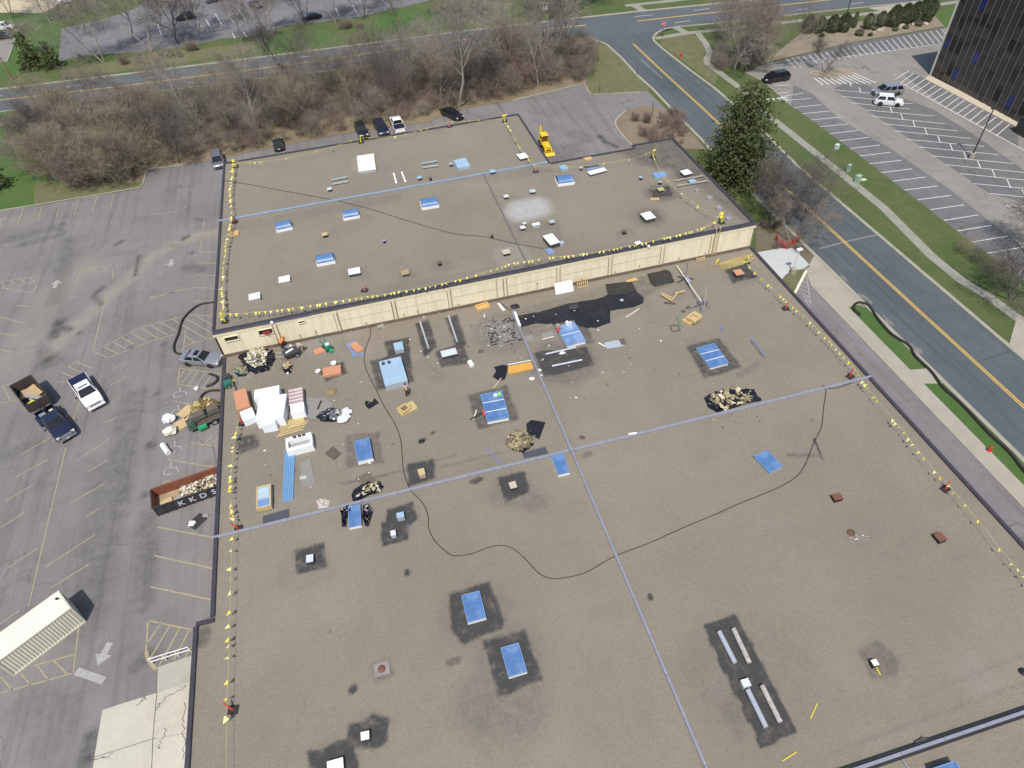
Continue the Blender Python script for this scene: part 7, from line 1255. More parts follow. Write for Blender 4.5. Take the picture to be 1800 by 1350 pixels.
# ---------------------------------------------------------------- trees and plants
def bark(n, c): return M(n, c, .95, 0, .25, 1.2)
BK = {'grey': (bark('bark_grey', (.31, .275, .235)), bark('twig_grey', (.255, .222, .188))), 'brown': (bark('bark_brown', (.25, .21, .17)), bark('twig_brown', (.215, .176, .140))), 'dark': (bark('bark_dark', (.10, .085, .075)), bark('twig_dark', (.115, .098, .086))),
      'olive': (bark('bark_olive', (.29, .255, .18)), bark('twig_olive', (.250, .210, .145))), 'red': (bark('bark_red', (.24, .18, .15)), bark('twig_red', (.225, .165, .138))), 'pale': (bark('bark_pale', (.42, .38, .33)), bark('twig_pale', (.30, .25, .21)))}
def ortho(d):
    a = d.cross(Vector((0, 0, 1)))
    if a.length < .1: a = d.cross(Vector((1, 0, 0)))
    return a.normalized()
def bare(seed, H, stems=1, spread=.8, kids=(8, 6, 6, 5), tr=.02, lowfork=.35, up=.25, fine=1.0):
    q = random.Random(seed); T_, C_ = MB(), MB()
    def grow(p, d, L, r, lev):
        ns = (6, 4, 3, 2, 1)[lev]; pts = [p]; dd = d.copy()
        for i in range(ns):
            dd = (dd+Vector((q.gauss(0, .12), q.gauss(0, .12), q.gauss(0, .10)+up*.22*(lev > 0)))).normalized(); pts.append(pts[-1]+dd*(L/ns))
        r2 = r*(.35 if lev else .3) if lev < 3 else r*.4
        (T_ if lev <= 1 else C_).tube(pts, r, (7, 5, 4, 3, 3)[lev], r2, cap=False)
        if lev >= 4 or lev >= len(kids): return
        n = kids[lev]
        for k in range(n):
            t_ = (lowfork if lev == 0 else .2)+(1-(lowfork if lev == 0 else .2))*(k+q.uniform(.2, .9))/n; t_ = min(t_, .99); i = min(int(t_*ns), ns-1); f = t_*ns-i
            pp = pts[i].lerp(pts[i+1], f); ld = (pts[i+1]-pts[i]).normalized(); a = ortho(ld); a = Matrix.Rotation(k*2.4+q.uniform(-.6, .6), 3, ld) @ a
            ang = q.uniform(.55, 1.05)*spread; nd_ = (ld*math.cos(ang)+a*math.sin(ang)).normalized()
            LL = L*q.uniform(.42, .68)*(1.0 if lev else (1.15-.55*t_)); grow(pp, nd_, LL, max(.0135*fine, r*(1-.6*t_)*(.5, .55, .55, .5)[lev]), lev+1)
    for s in range(stems):
        an = 6.283*s/stems+q.uniform(-.5, .5); tilt = q.uniform(.12, .38) if stems > 1 else q.uniform(0, .12)
        grow(Vector((.15*math.cos(an)*(stems > 1), .15*math.sin(an)*(stems > 1), -.1)), Vector((math.sin(tilt)*math.cos(an), math.sin(tilt)*math.sin(an), math.cos(tilt))), H*q.uniform(.72, .86), H*tr*q.uniform(.85, 1.1)/(1+.25*(stems-1)), 0)
    return T_, C_
_tv = {}
def tree_mesh(kind, var):
    if (kind, var) in _tv: return _tv[kind, var]
    P = {'tall': dict(H=15, stems=1, spread=.75, kids=(11, 7, 7, 5), tr=.0145, lowfork=.3), 'forked': dict(H=11, stems=2, spread=.8, kids=(8, 7, 7, 5), tr=.016, lowfork=.35), 'multi': dict(H=12, stems=4, spread=.7, kids=(6, 6, 6, 5), tr=.014, lowfork=.35),
         'round': dict(H=8, stems=1, spread=1.05, kids=(10, 7, 7, 6), tr=.018, lowfork=.25), 'spread': dict(H=8, stems=3, spread=1.1, kids=(6, 6, 7, 5), tr=.018, lowfork=.2, up=.1), 'bush': dict(H=5, stems=7, spread=.95, kids=(5, 6, 5), tr=.010, lowfork=.15), 'brush': dict(H=6.5, stems=6, spread=1.0, kids=(5, 6, 6, 3), tr=.010, lowfork=.12), 'twiggy': dict(H=1.7, stems=14, spread=.8, kids=(5, 5), tr=.006, lowfork=.2, fine=.8)}[kind]
    T_, C_ = bare(hash((kind, var)) % 9973 if False else sum(map(ord, kind))*7+var*131, **P); _tv[kind, var] = (T_, C_, P['H'], {}); return _tv[kind, var]
def tree(kind, var, hue, p, h, label, group=None, rz=None, name='bare_tree', lean=(0, 0)):
    T_, C_, H, ms = tree_mesh(kind, var)
    if hue not in ms: ms[hue] = (T_.mesh('trunk', BK[hue][0]), C_.mesh('crown', BK[hue][1]))
    r = thing(name, label, 'tree', (p.x, p.y, .02), rnd.uniform(0, 6.28) if rz is None else rz, group); r.rotation_euler[0] = lean[0]; r.rotation_euler[1] = lean[1]; s = h/H; r.scale = (s, s, s)
    link('trunk', ms[hue][0], r); link('crown', ms[hue][1], r); return r
def shrub(kind, var, hue, p, h, label, group, name='bare_shrub', cat='shrub'):
    T_, C_, H, ms = tree_mesh(kind, var); key = 's'+hue
    if key not in ms:
        a = MB(); a.add(T_.v, T_.f); a.cm = 1; a.add(C_.v, C_.f); ms[key] = a.mesh('shrub', list(BK[hue]))
    o = link(name, ms[key], None, (p.x, p.y, .03)); s = h/H; o.scale = (s*rnd.uniform(.9, 1.2), s*rnd.uniform(.9, 1.2), s); o.rotation_euler = (0, 0, rnd.uniform(0, 6.28)); return tag(o, label, cat, group)
# the thicket between the lane and the north road
def inside(p, poly):
    c = False; n = len(poly)
    for i in range(n):
        a, b_ = poly[i], poly[(i+1) % n]
        if (a.y > p.y) != (b_.y > p.y) and p.x < (b_.x-a.x)*(p.y-a.y)/(b_.y-a.y)+a.x: c = not c
    return c
TH_ = [at(u, v) for u, v in ((62, 270), (75, 318), (180, 335), (240, 322), (262, 294), (367, 279), (450, 260), (547, 240), (627, 227), (690, 218), (780, 200), (900, 170), (1000, 147), (1030, 140), (1040, 95), (1010, 84), (900, 100), (820, 114), (663, 142), (440, 175), (270, 200), (100, 222), (60, 240))]
q = random.Random(12); xs = [p.x for p in TH_]; ys = [p.y for p in TH_]; pos = []
for _ in range(9000):
    p = Vector((q.uniform(min(xs), max(xs)), q.uniform(min(ys), max(ys)), 0))
    if inside(p, TH_) and all((p-o).length > 2.75 for o in pos): pos.append(p)
west = at(250, 300).x+2
pos.sort(key=lambda p: p.y)
for i, p in enumerate(pos[:285]):
    hue = q.choice(['olive', 'olive', 'brown', 'grey']) if p.x < west else q.choice(['brown', 'grey', 'brown', 'dark', 'red']) if p.x > at(380, 250).x else q.choice(['brown', 'olive', 'grey', 'dark'])
    k = 'brush' if q.random() < .6 else 'bush'; h = q.uniform(4.6, 7.6) if p.x < west else q.uniform(3.2, 6.2)
    if p.y > 150: h *= .75
    if p.y < 126 and p.x > west: h *= .7
    shrub(k, q.randrange(3), hue, p, h, dict(olive='olive tinted', brown='brown twigged', grey='grey twigged', dark='dark', red='reddish')[hue]+' leafless '+('tall brush' if k == 'brush' else 'round shrub')+' in the '+('west end' if p.x < west else 'middle' if p.x < at(640, 200).x else 'east end')+' of the roadside thicket', 'shrubs of the thicket')
if len(pos) > 285:
    allb = MB()
    for p in pos[285:]:
        T_, C_, H, ms = tree_mesh('bush', 0); s = 3.5/H
        allb.add([(x*s+p.x, y*s+p.y, z_*s) for x, y, z_ in C_.v], C_.f)
    tag(allb.build('thicket_rest', BK['brown'][1]), 'far leafless brush at the back of the thicket', 'shrubs', None, 'stuff')
q = random.Random(31); tp_ = []
for _ in range(3000):
    p = Vector((q.uniform(min(xs), max(xs)), q.uniform(min(ys), max(ys)), 0))
    if len(tp_) < 40 and p.y < (134 if p.x < at(600, 200).x else 142) and inside(p, TH_) and all((p-o).length > 6 for o in tp_): tp_.append(p)
for p in tp_:
    k = q.choice(['tall', 'tall', 'forked', 'multi']); hue = q.choice(['grey', 'grey', 'brown', 'dark', 'olive'] if p.x > west else ['olive', 'dark', 'grey'])
    tree(k, q.randrange(3 if k == 'tall' else 2), hue, p, q.uniform(6.5, 9.5) if p.x < at(600, 200).x else q.uniform(7.5, 12), dict(olive='olive tinted', brown='brown', grey='grey', dark='dark')[hue]+' leafless '+dict(tall='single stemmed', forked='forked', multi='many stemmed')[k]+' tree rising out of the '+('west end' if p.x < west else 'middle' if p.x < at(640, 200).x else 'east end')+' of the thicket', 'trees rising out of the thicket')
for kind, var, hue, u, v, h, lb in (('tall', 0, 'grey', 807, 189, 19, 'tallest bare tree with a pale trunk standing beside the black sedan'), ('forked', 0, 'dark', 515, 152, 13, 'dark forked bare tree crossing the view of the north road'), ('tall', 1, 'grey', 347, 232, 13, 'leaning bare tree in the thicket left of the navy cars'), ('tall', 2, 'grey', 455, 228, 13, 'slim bare tree in the thicket behind the left roof corner'), ('multi', 0, 'grey', 945, 118, 16, 'tall many stemmed bare tree near the street corner, left of two'), ('multi', 1, 'grey', 978, 110, 16, 'tall many stemmed bare tree near the street corner, right of two'),
        ('round', 0, 'dark', 862, 166, 8, 'dark bare tree at the thicket edge right of the pale trunk'), ('tall', 1, 'brown', 630, 185, 11, 'bare brown tree in the thicket behind the black SUV'), ('tall', 0, 'brown', 580, 195, 11, 'bare brown tree left of the black SUV in the thicket'), ('forked', 1, 'grey', 720, 165, 12, 'bare grey tree in the thicket behind the white pickup'), ('tall', 2, 'brown', 890, 140, 11, 'reddish bare tree in the thicket right of the dark tree'), ('spread', 0, 'brown', 172, 198, 9, 'broken spreading bare tree with pale torn limbs beside the road'), ('round', 1, 'olive', 70, 205, 8, 'olive tinted bare tree at the left end of the thicket by the road'), ('spread', 1, 'dark', 230, 215, 7, 'low dark spreading tree beside the broken tree'), ('tall', 0, 'olive', 290, 200, 10, 'olive tinted bare tree in front of the north road'), ('round', 2, 'olive', 400, 180, 9, 'round olive bare tree in the middle of the thicket'),
        ('round', 0, 'olive', 110, 305, 9, 'wide olive tree at the near left corner of the thicket'), ('spread', 1, 'olive', 175, 318, 8.5, 'second wide olive tree at the near left corner beside the lawn'), ('forked', 1, 'grey', 182, 109, 15, 'leaning bare tree beside the far lot, leftmost of its row'), ('multi', 0, 'grey', 266, 91, 16, 'tall bare tree beside the far lot, second of its row from left'), ('round', 0, 'dark', 313, 77, 13.5, 'branching dark bare tree beside the far lot'), ('multi', 1, 'dark', 537, 43, 13, 'many stemmed bare tree at the right part of the far lot'), ('multi', 0, 'dark', 640, 33, 13, 'dark bare tree at the lawn edge of the far lot'), ('tall', 1, 'brown', 703, 62, 13, 'bare tree on the verge beyond the north road'), ('tall', 2, 'grey', 866, 78, 14, 'bare tree on the near verge of the north road'), ('round', 2, 'brown', 760, 30, 8, 'smaller bare tree on the lawn beyond the north road'), ('tall', 2, 'brown', 920, 25, 13, 'bare tree at the top beyond the north road'), ('multi', 0, 'brown', 990, 18, 14, 'many stemmed tree beyond the north road near the corner'), ('multi', 1, 'olive', 20, 30, 10, 'clump of bare willow stems at the top left corner'), ('tall', 0, 'olive', 90, 40, 10, 'thin bare tree by the sandy yard at top left'), ('round', 1, 'pale', 62, 95, 8, 'small bare birch behind the pair of spruces'), ('tall', 2, 'olive', 150, 60, 13, 'bare tree in front of the far lot entrance'),
        ('round', 0, 'brown', 1318, 112, 13, 'big round bare tree over the black minivan'), ('multi', 0, 'brown', 1345, 118, 12, 'many stemmed bare tree right of the big round tree'), ('round', 2, 'grey', 1290, 128, 10, 'bare tree left of the black minivan, over the curved path'), ('multi', 1, 'pale', 1264, 66, 10, 'white barked birch by the north road corner path'), ('tall', 0, 'pale', 1290, 62, 10, 'second white barked birch right of the first'), ('round', 1, 'red', 1340, 84, 8, 'reddish bare tree left of the hedge row'), ('forked', 0, 'dark', 1447, 127.5, 6.5, 'small bare tree growing on the planting island'),
        ('spread', 0, 'dark', 1357, 391, 9, 'dark spreading bare tree at the corner of the warehouse'), ('forked', 0, 'brown', 1388, 424, 7, 'fine twigged bare tree inside the red mesh fence'), ('spread', 1, 'dark', 1408, 388, 9, 'dark bare tree reaching out over the east road'), ('spread', 1, 'dark', 1776, 527, 9, 'dark bare tree beside the footpath at the right edge'), ('round', 0, 'red', 1800, 445, 8, 'reddish bare tree at the right edge of the office car park'), ('tall', 1, 'grey', 425, 72, 12, 'bare tree on the verge between the far lot and north road, left of two'), ('forked', 0, 'brown', 478, 62, 11, 'bare tree on the verge between the far lot and north road, right of two'), ('multi', 1, 'grey', 590, 40, 12, 'many stemmed bare tree at the near edge of the far lot'), ('multi', 0, 'grey', 350, 60, 15, 'wide many stemmed tree standing inside the far lot edge'), ('tall', 0, 'grey', 235, 75, 15, 'tall grey bare tree at the left side of the far lot'), ('forked', 1, 'brown', 830, 40, 11, 'forked bare tree on the lawn beyond the north road'), ('tall', 1, 'dark', 1040, 5, 12, 'bare tree behind the far footpath at the corner')):
    p = at(u, v); tree(kind, var, hue, p, h, lb, lean=((.12, -.1) if 'leaning' in lb else (0, 0)))
q = random.Random(5)
for i in range(34):
    t_ = q.random(); a = lerp2((1095, 212), (1185, 206), t_); b_ = lerp2((1118, 250), (1235, 258), t_); u, v = lerp2(a, b_, q.random()**1.0)
    shrub('twiggy', q.randrange(2), q.choice(['red', 'brown', 'red']), at(u, v), q.uniform(1.0, 2.3), 'bare reddish shrub on the sandy island behind the upper roof', 'shrubs of the sandy island')
for u, v, h, n_ in ((222, 112, 1.5, 6), (255, 108, 1.4, 4), (345, 88, 1.8, 5), (620, 50, 1.6, 5), (605, 52, 1.5, 4), (300, 100, 1.3, 4), (150, 108, 1.2, 4), (800, 20, 2, 5), (850, 22, 2, 5)):
    for k in range(n_): shrub('twiggy', k % 2, q.choice(['red', 'brown', 'olive']), at(u+q.uniform(-18, 18), v+q.uniform(-3, 3)), h*q.uniform(.7, 1.3), 'low brown shrub on the verge beyond the north road', 'shrubs of the far verge')
for k in range(26):
    u, v = q.uniform(1255, 1350), q.uniform(85, 128); shrub('bush', q.randrange(3), q.choice(['brown', 'red', 'dark', 'grey']), at(u, v), q.uniform(2.0, 4.2), 'bare shrub under the tall trees at the office car park corner', 'shrubs at the car park corner')
for k in range(9):
    u, v = q.uniform(1336, 1430), q.uniform(395, 440); shrub('twiggy', q.randrange(2), q.choice(['olive', 'brown', 'dark']), at(u, v), q.uniform(.8, 1.8), 'low bare shrub in the bed beside the red mesh fence', 'shrubs by the mesh fence')
# ---- evergreens
FOL = [LEAF('needle_dark', (.095, .118, .050), .5), LEAF('needle_mid', (.175, .200, .085), .5), LEAF('needle_light', (.240, .250, .120), .5)]
def conifer(seed, H, Rb, whorls, per, leaf, top=.1, droop=.25, wob=.25):
    q = random.Random(seed); T_, C_ = MB(), MB(); T_.tube([(0, 0, -.1), (0, 0, H*.5), (0, 0, H*.97)], H*.022, 8, .04)
    for w_ in range(whorls):
        t_ = (w_+q.random()*.6)/whorls; z_ = H*(.06+.92*t_); R0 = Rb*(1-t_)**(.52 if Rb > 4 else .75)*(1+q.gauss(0, .05))+top*t_
        for b_ in range(max(4, int(per*(1-t_*.55)))):
            a = q.uniform(0, 6.283); RR = R0*(1+q.gauss(0, wob)); d = Vector((math.cos(a), math.sin(a), 0)); n = max(2, int(RR/.42))
            if w_ % 3 == 0 and b_ % 2 == 0: T_.tube([(0, 0, z_), tuple(d*RR*.8+Vector((0, 0, z_-RR*droop*.6)))], .05, 4, .015, cap=False)
            for k in range(n):
                f = .18+.82*(k+q.random())/n; c = d*RR*f+Vector((q.gauss(0, .22), q.gauss(0, .22), z_-RR*droop*f+q.gauss(0, .14)))
                for _ in range(4):
                    C_.cm = q.choice((0, 0, 1, 1, 1, 2)); s = leaf*q.uniform(.6, 1.3); e = (d+Vector((q.gauss(0, .6), q.gauss(0, .6), q.gauss(.1, .5)))).normalized(); g_ = ortho(e)*q.uniform(.25, .45)*s; g_ = Matrix.Rotation(q.uniform(0, 3.1), 3, e) @ g_
                    C_.add([c-g_*.6, c+e*s*.5-g_, c+e*s, c+e*s*.5+g_], [(0, 1, 2, 3)])
    return T_, C_
def ever(p, tc, label, name='spruce_tree', sc=1.0, cat='tree', group=None, mats=FOL):
    r = thing(name, label, cat, (p.x, p.y, .02), rnd.uniform(0, 6.28), group); r.scale = (sc, sc, sc)
    T_, C_ = tc; T_.build('trunk', BK['brown'][0], r); C_.build('crown', mats, r); return r
bp = at(1292, 318)
ever(bp, conifer(3, 15.0, 4.9, 50, 23, .36, .7, .14, .25), 'big dark green spruce standing between the warehouse and east road', 'spruce_tree')
ever(at(62, 119), conifer(5, 7.5, 2.9, 20, 11, .5), 'bushy dark spruce on the lawn, the larger of two', 'spruce_tree'); ever(at(96, 119), conifer(6, 5.6, 2.3, 17, 10, .45), 'bushy dark spruce on the lawn, the smaller of two', 'spruce_tree'); ever(at(-8, 332), conifer(8, 5, 2.6, 14, 10, .5), 'dark evergreen at the left edge of the lawn', 'spruce_tree')
AFOL = [LEAF('arborvitae_dark', (.095, .115, .062)), LEAF('arborvitae_mid', (.150, .172, .098)), LEAF('arborvitae_light', (.190, .205, .125))]
BFOL = [LEAF('arborvitae_brown', (.19, .14, .095)), LEAF('arborvitae_mid', (.150, .172, .098)), LEAF('arborvitae_dead', (.22, .16, .11))]
def plume(seed, n=2400, H=3.0, W=1.1):
    q = random.Random(seed); m = MB(); m.cm = 1; pf = [W*.90*math.sin(math.pi*min(1, .12+t_/8*.88))**.62 for t_ in range(9)]; m.lathe([(max(.02, r_), .02+H*.96*i/8) for i, r_ in enumerate(pf)], 14); k0 = len(m.v)  # closed inner core added so the crown catches more direct light
    m.v = [(x*(1+q.gauss(0, .07)), y*(1+q.gauss(0, .07)), z_+q.gauss(0, .06)) for x, y, z_ in m.v]
    for _ in range(n):
        t_ = q.random()**.8; prof = (math.sin(math.pi*min(1, .12+t_*.88))**.62)*(1 if t_ < .5 else 1); rr = W*prof*math.sqrt(q.uniform(.35, 1)); a = q.uniform(0, 6.283); rr *= 1+.10*math.sin(a*5+seed)
        c = Vector((rr*math.cos(a), rr*math.sin(a), .05+H*t_*.97)); e = Vector((math.cos(a)*.5+q.gauss(0, .3), math.sin(a)*.5+q.gauss(0, .3), .9)).normalized(); s = q.uniform(.14, .30); g_ = Matrix.Rotation(q.gauss(0, .55), 3, e) @ (e.cross(Vector((math.cos(a), math.sin(a), .25))).normalized()*s*.42); m.cm = q.choice((0, 0, 1, 1, 2))
        m.add([c-g_*.5, c+e*s*.5-g_, c+e*s, c+e*s*.5+g_], [(0, 1, 2, 3)])
    return m
pls = [plume(k).mesh('crown', AFOL) for k in range(3)]; plb = plume(9, 900).mesh('crown', BFOL); stm = MB(); stm.tube([(0, 0, -.1), (0, 0, 1.6)], .06, 6, .03); stmm = stm.mesh('trunk', BK['brown'][0])
az = lambda x, y: (1340+x/5, y/5)
for i, (x, y, s, br, lb) in enumerate(((395, 292, 1.15, 0, 'first arborvitae from the left in the hedge row'), (490, 292, 1.1, 0, 'second arborvitae from the left in the hedge row'), (605, 287, 1.15, 0, 'third arborvitae from the left in the hedge row'), (705, 281, 1.2, 0, 'arborvitae with a dark lamp post behind it'), (800, 247, 1.05, 2, 'thin sparse arborvitae right of the lamp post'), (920, 256, 1.0, 1, 'browned half dead arborvitae, left of two'), (1030, 237, 1.0, 1, 'browned half dead arborvitae, right of two'), (1140, 234, 1.35, 0, 'fat tall arborvitae right of the browned pair'), (1240, 212, 1.3, 0, 'fourth arborvitae from the tower end of the row'), (1322, 197, 1.3, 0, 'third arborvitae from the tower end of the row'), (1400, 175, 1.35, 0, 'second arborvitae from the tower end of the row'), (1455, 155, 1.3, 0, 'last arborvitae of the row nearest the tower'))):
    p = at(*az(x, y)); r = thing('arborvitae', lb, 'hedge tree', (p.x, p.y, .05), rnd.uniform(0, 6), 'hedge row of arborvitae'); w_ = .5 if br == 2 else 1.0; r.scale = (s*w_, s*w_, s)
    link('crown', plb if br else pls[i % 3], r); link('trunk', stmm, r)
for x, y, s, lb in ((850, 312, .75, 'reddish brown low shrub in the mulch bed below the thin arborvitae'), (520, 326, .45, 'small dark shrub in the mulch below the second arborvitae'), (945, 318, .4, 'small low shrub near the striped stalls'), (1165, 272, .5, 'small brown shrub below the fat arborvitae'), (1258, 252, .5, 'small green shrub right of the brown shrub'), (1370, 228, .7, 'reddish low shrub near the tower end of the bed'), (1440, 195, .75, 'green low shrub near the tower end of the bed'), (985, 268, .5, 'small mulch bed shrub below the browned pair')):
    p = at(*az(x, y)); r = thing('low_shrub', lb, 'shrub', (p.x, p.y, .05), 0); r.scale = (s*1.1, s*1.1, s*.5); link('foliage', plb if 'red' in lb or 'brown' in lb else pls[0], r); link('stem', stmm, r)
q = random.Random(77); RKM = M('bed_boulder', (.40, .34, .27), .9, 0, .2, 1); rkm = [lump(0, (.7, .5, .45), k, .7, .2).mesh('boulder', RKM) for k in range(3)]
for k in range(16):
    a = lerp2((970, 275), (1440, 205), q.random()); p = at(*az(a[0], a[1]+q.uniform(-12, 14))); o = link('boulder', rkm[k % 3], None, (p.x, p.y, .12)); s = q.uniform(.5, 1.1); o.scale = (s, s, s); o.rotation_euler = (0, 0, q.uniform(0, 6)); tag(o, 'pale boulder in the mulch bed below the hedge row', 'boulder', 'boulders of the hedge bed')
p = at(1700, 447)
GB = [M('bush_green', (.055, .085, .030), .95, 0, .3, 1), M('bush_mid', (.09, .11, .05), .95, 0, .3, 1), M('bush_olive', (.12, .12, .06), .95, 0, .2, 1)]
[shrub('bush', k, ('olive', 'dark', 'olive')[k], at(1690+k*26, 445+k*16), 2.2, 'low spreading twiggy shrub beside the footpath under the reddish tree', 'shrubs by the footpath') for k in range(3)]
# ---------------------------------------------------------------- street furniture
def post(u, v, h, lb, r=.05, mat=None, name='sign_post', cat='post', top=None):
    p = at(u, v); t_ = thing(name, lb, cat, (p.x, p.y, 0)); m = MB(); m.tube([(0, 0, 0), (0, 0, h)], r, 6); m.build('post', mat or DKM, t_)
    return t_
p = at(1164, 66); ss = thing('stop_sign', 'red stop sign on a dark post at the street corner', 'road sign', (p.x, p.y, 0)); m = MB(); m.tube([(0, 0, 0), (0, 0, 3.2)], .05, 6); m.build('post', DKM, ss)
oc = [(.55*math.cos(R(22.5+45*k)), .55*math.sin(R(22.5+45*k))) for k in range(8)]; m = MB(); m.add([(x, -.06, 2.75+z_) for x, z_ in oc]+[(x, -.03, 2.75+z_) for x, z_ in oc], [tuple(range(8)), tuple(range(15, 7, -1))]+[(i, 8+i, 8+(i+1) % 8, (i+1) % 8) for i in range(8)]); m.build('sign_face', M('sign_red', (.62, .03, .04), .5), ss)
LET2 = LET
for k, ch in enumerate('STOP'): letter(ch, .40, ss, (-.33+k*.22, -.075, 2.75), (R(90), 0, 0))
m = MB()
for k in range(8):
    a, b_ = Vector((oc[k][0]*.96, -.064, 2.75+oc[k][1]*.96)), Vector((oc[(k+1) % 8][0]*.96, -.064, 2.75+oc[(k+1) % 8][1]*.96)); m.tube([a, b_], .02, 4)
m.build('sign_border', LET, ss)
for u, v, lb in ((1120, 133, 'dark sign post at the kerb of the east road by the corner lawn'), (1054, 163, 'thin dark post at the corner lawn beside the lane'), (1146, 205, 'thin dark post standing in the sandy island shrubs')):
    t_ = post(u, v, 2.6, lb); m = MB(); m.box((.02, 0, 2.3), (.03, .5, .6)); m.build('sign_plate', GMET, t_)
HYD = M('hydrant_red', (.62, .035, .02), .5)
for u, v, lb, s in ((1196, 101, 'orange red fire hydrant on the corner grass', 1.0), (1737, 794, 'red fire hydrant on the grass strip by the silt sock', .9)):
    p = at(u, v); h_ = thing('fire_hydrant', lb, 'hydrant', (p.x, p.y, .05)); m = MB(); m.lathe([(.20*s, 0), (.20*s, .06), (.13*s, .09), (.13*s, .6*s), (.17*s, .62*s), (.17*s, .68*s), (.12*s, .80*s), (.04, .90*s)], 12); m.build('barrel', HYD, h_)
    m = MB(); m.tube([(-.25*s, 0, .48*s), (.25*s, 0, .48*s)], .065*s, 8); m.build('side_outlet', HYD, h_); m = MB(); m.tube([(0, 0, .42*s), (0, -.22*s, .42*s)], .09*s, 8); m.build('front_outlet', HYD, h_)
UGR = M('utility_green', (.30, .42, .31), .6, 0, .06, 2)
for u, v, h, w_, lb, mt in ((1470, 262, .7, .6, 'pale blue grey utility box beside the first marked stall', M('utility_pale', (.52, .62, .62), .6)), (1490, 302, 1.1, .5, 'slim green utility box on the grass by the footpath', UGR), (1506, 321, 1.1, .75, 'wide green utility box beside the green cover plate', UGR)):
    p = at(u, v); b_ = thing('utility_box', lb, 'utility box', (p.x, p.y, .05), R(20)); m = MB(); m.box((0, 0, h/2), (w_, w_*.8, h)); m.build('cabinet', mt, b_); m = MB(); m.box((0, 0, h+.03), (w_+.08, w_*.8+.08, .08), top=.85); m.build('lid', mt, b_)
p = at(1517, 317); m = MB(); m.box((0, 0, .06), (.9, .6, .06)); o = m.build('cover_plate', M('cover_pale_green', (.45, .55, .36), .7), None, (p.x, p.y, .05)); tag(o, 'pale green cover plate lying beside the wide utility box', 'cover plate')
def lamp(u, v, h, mat, lb, arm, headm, base=True, z=0):
    p = at(u, v); l_ = thing('lamp_post', lb, 'lamp post', (p.x, p.y, z)); 
    if base: m = MB(); m.lathe([(.36, 0), (.36, .75), (.33, .8)], 12); m.build('concrete_base', CONC, l_)
    m = MB(); m.tube([(0, 0, .0), (0, 0, h)], .11, 8, .07); m.build('pole', mat, l_)
    m = MB(); m.box((arm, 0, h+.05), (.75, .42, .2), top=.8); m.build('lamp_head', headm, l_); return l_
LPD = M('lamp_bronze', (.035, .032, .030), .5)
lamp(1707, 277.5, 7.7, LPD, 'dark lamp post on a concrete foot in the middle of the striped car park', 0, LPD); lamp(1481, 52, 9.0, LPD, 'dark lamp post rising behind the hedge row', 0, LPD, False); lamp(1393, 481, 3.6, M('lamp_white', (.66, .66, .64), .5), 'short white lamp post in the small dirt bed by the entrance slab', 0, WMET, True, .06)
p = at(22, 141); up = thing('utility_pole', 'brown wooden utility pole rising out of the left edge', 'utility pole', (p.x, p.y, 0)); m = MB(); m.tube([(0, 0, 0), (0, 0, 10.5)], .19, 10, .13); m.build('pole', M('pole_wood', (.24, .17, .08), .85, 0, .2, 1), up); m = MB(); m.box((0, 0, 9.8), (2.4, .12, .14)); m.build('cross_arm', M('pole_wood', (.24, .17, .08)), up); m = MB(); m.box((0, 0, .02), (1.0, 1.0, .1)); 
# red mesh fence round a bare tree
fr = thing('mesh_fence', 'red plastic mesh fence curving round a tree at the entrance slab', 'fence', tuple(at(1382, 428))); ps = [at(u, v)-fr.location for u, v in ((1362, 424), (1366, 433), (1373, 437), (1382, 438), (1390, 436), (1396, 430), (1398, 423))]; RED = M('mesh_red', (.58, .045, .03), .6, 0, .15, 3); m = MB(); pp = []
for i in range(len(ps)-1):
    n = max(2, int((ps[i+1]-ps[i]).length/.14))
    pp += [ps[i].lerp(ps[i+1], k/n) for k in range(n)]
qq = random.Random(2)
for i, p in enumerate(pp): m.tube([p+Vector((0, 0, .05)), p+Vector((qq.gauss(0, .03), qq.gauss(0, .03), 1.1))], .025, 3)
for z_ in (.1, .3, .5, .7, .9, 1.08): m.tube([p+Vector((0, 0, z_)) for p in pp], .03, 3)
m.build('mesh', RED, fr)
for p in ps[::2]: m = MB(); m.tube([p, p+Vector((0, 0, 1.3))], .035, 6); m.build('stake', DKM, fr)
# white tube barrier, tower side enclosure
bz = at(1363, 183); bg_ = thing('white_barrier', 'white tubular barrier at the end of the footpath by the car park', 'barrier', (bz.x, bz.y, .03), R(-8)); m = MB()
for x in (-1.9, -.6, .6, 1.9): m.tube([(x, 0, 0), (x, 0, 1.0)], .06, 6)
m.tube([(-1.9, 0, 1.0), (1.9, 0, 1.0)], .06, 6); m.build('barrier_rail', WMET, bg_); m = MB(); m.tube([(-1.9, 0, .5), (.6, .2, .8), (1.9, 0, .55)], .07, 6); m.build('lower_rail', WMET, bg_)
c = at(1795, 236); en = thing('refuse_enclosure', 'dark boxed enclosure at the foot of the tower', 'enclosure', (c.x+.6, c.y-.6, .03)); m = MB(); m.box((0, 0, 1.2), (2.4, 3.2, 2.4)); m.build('enclosure_wall', M('enclosure_dark', (.045, .042, .04), .7), en); m = MB(); m.box((0, 0, 2.44), (2.5, 3.3, .08)); m.build('top_plate', M('enclosure_dark2', (.03, .03, .03), .6), en)
c = at(1577, 151); m = MB(); m.box((0, 0, .06), (1.7, .22, .12), top=.8); o = m.build('wheel_stop', M('dark_stop', (.05, .05, .05), .8), None, (c.x, c.y, .02)); tag(o, 'dark parking bump behind the silver minivan', 'wheel stop')
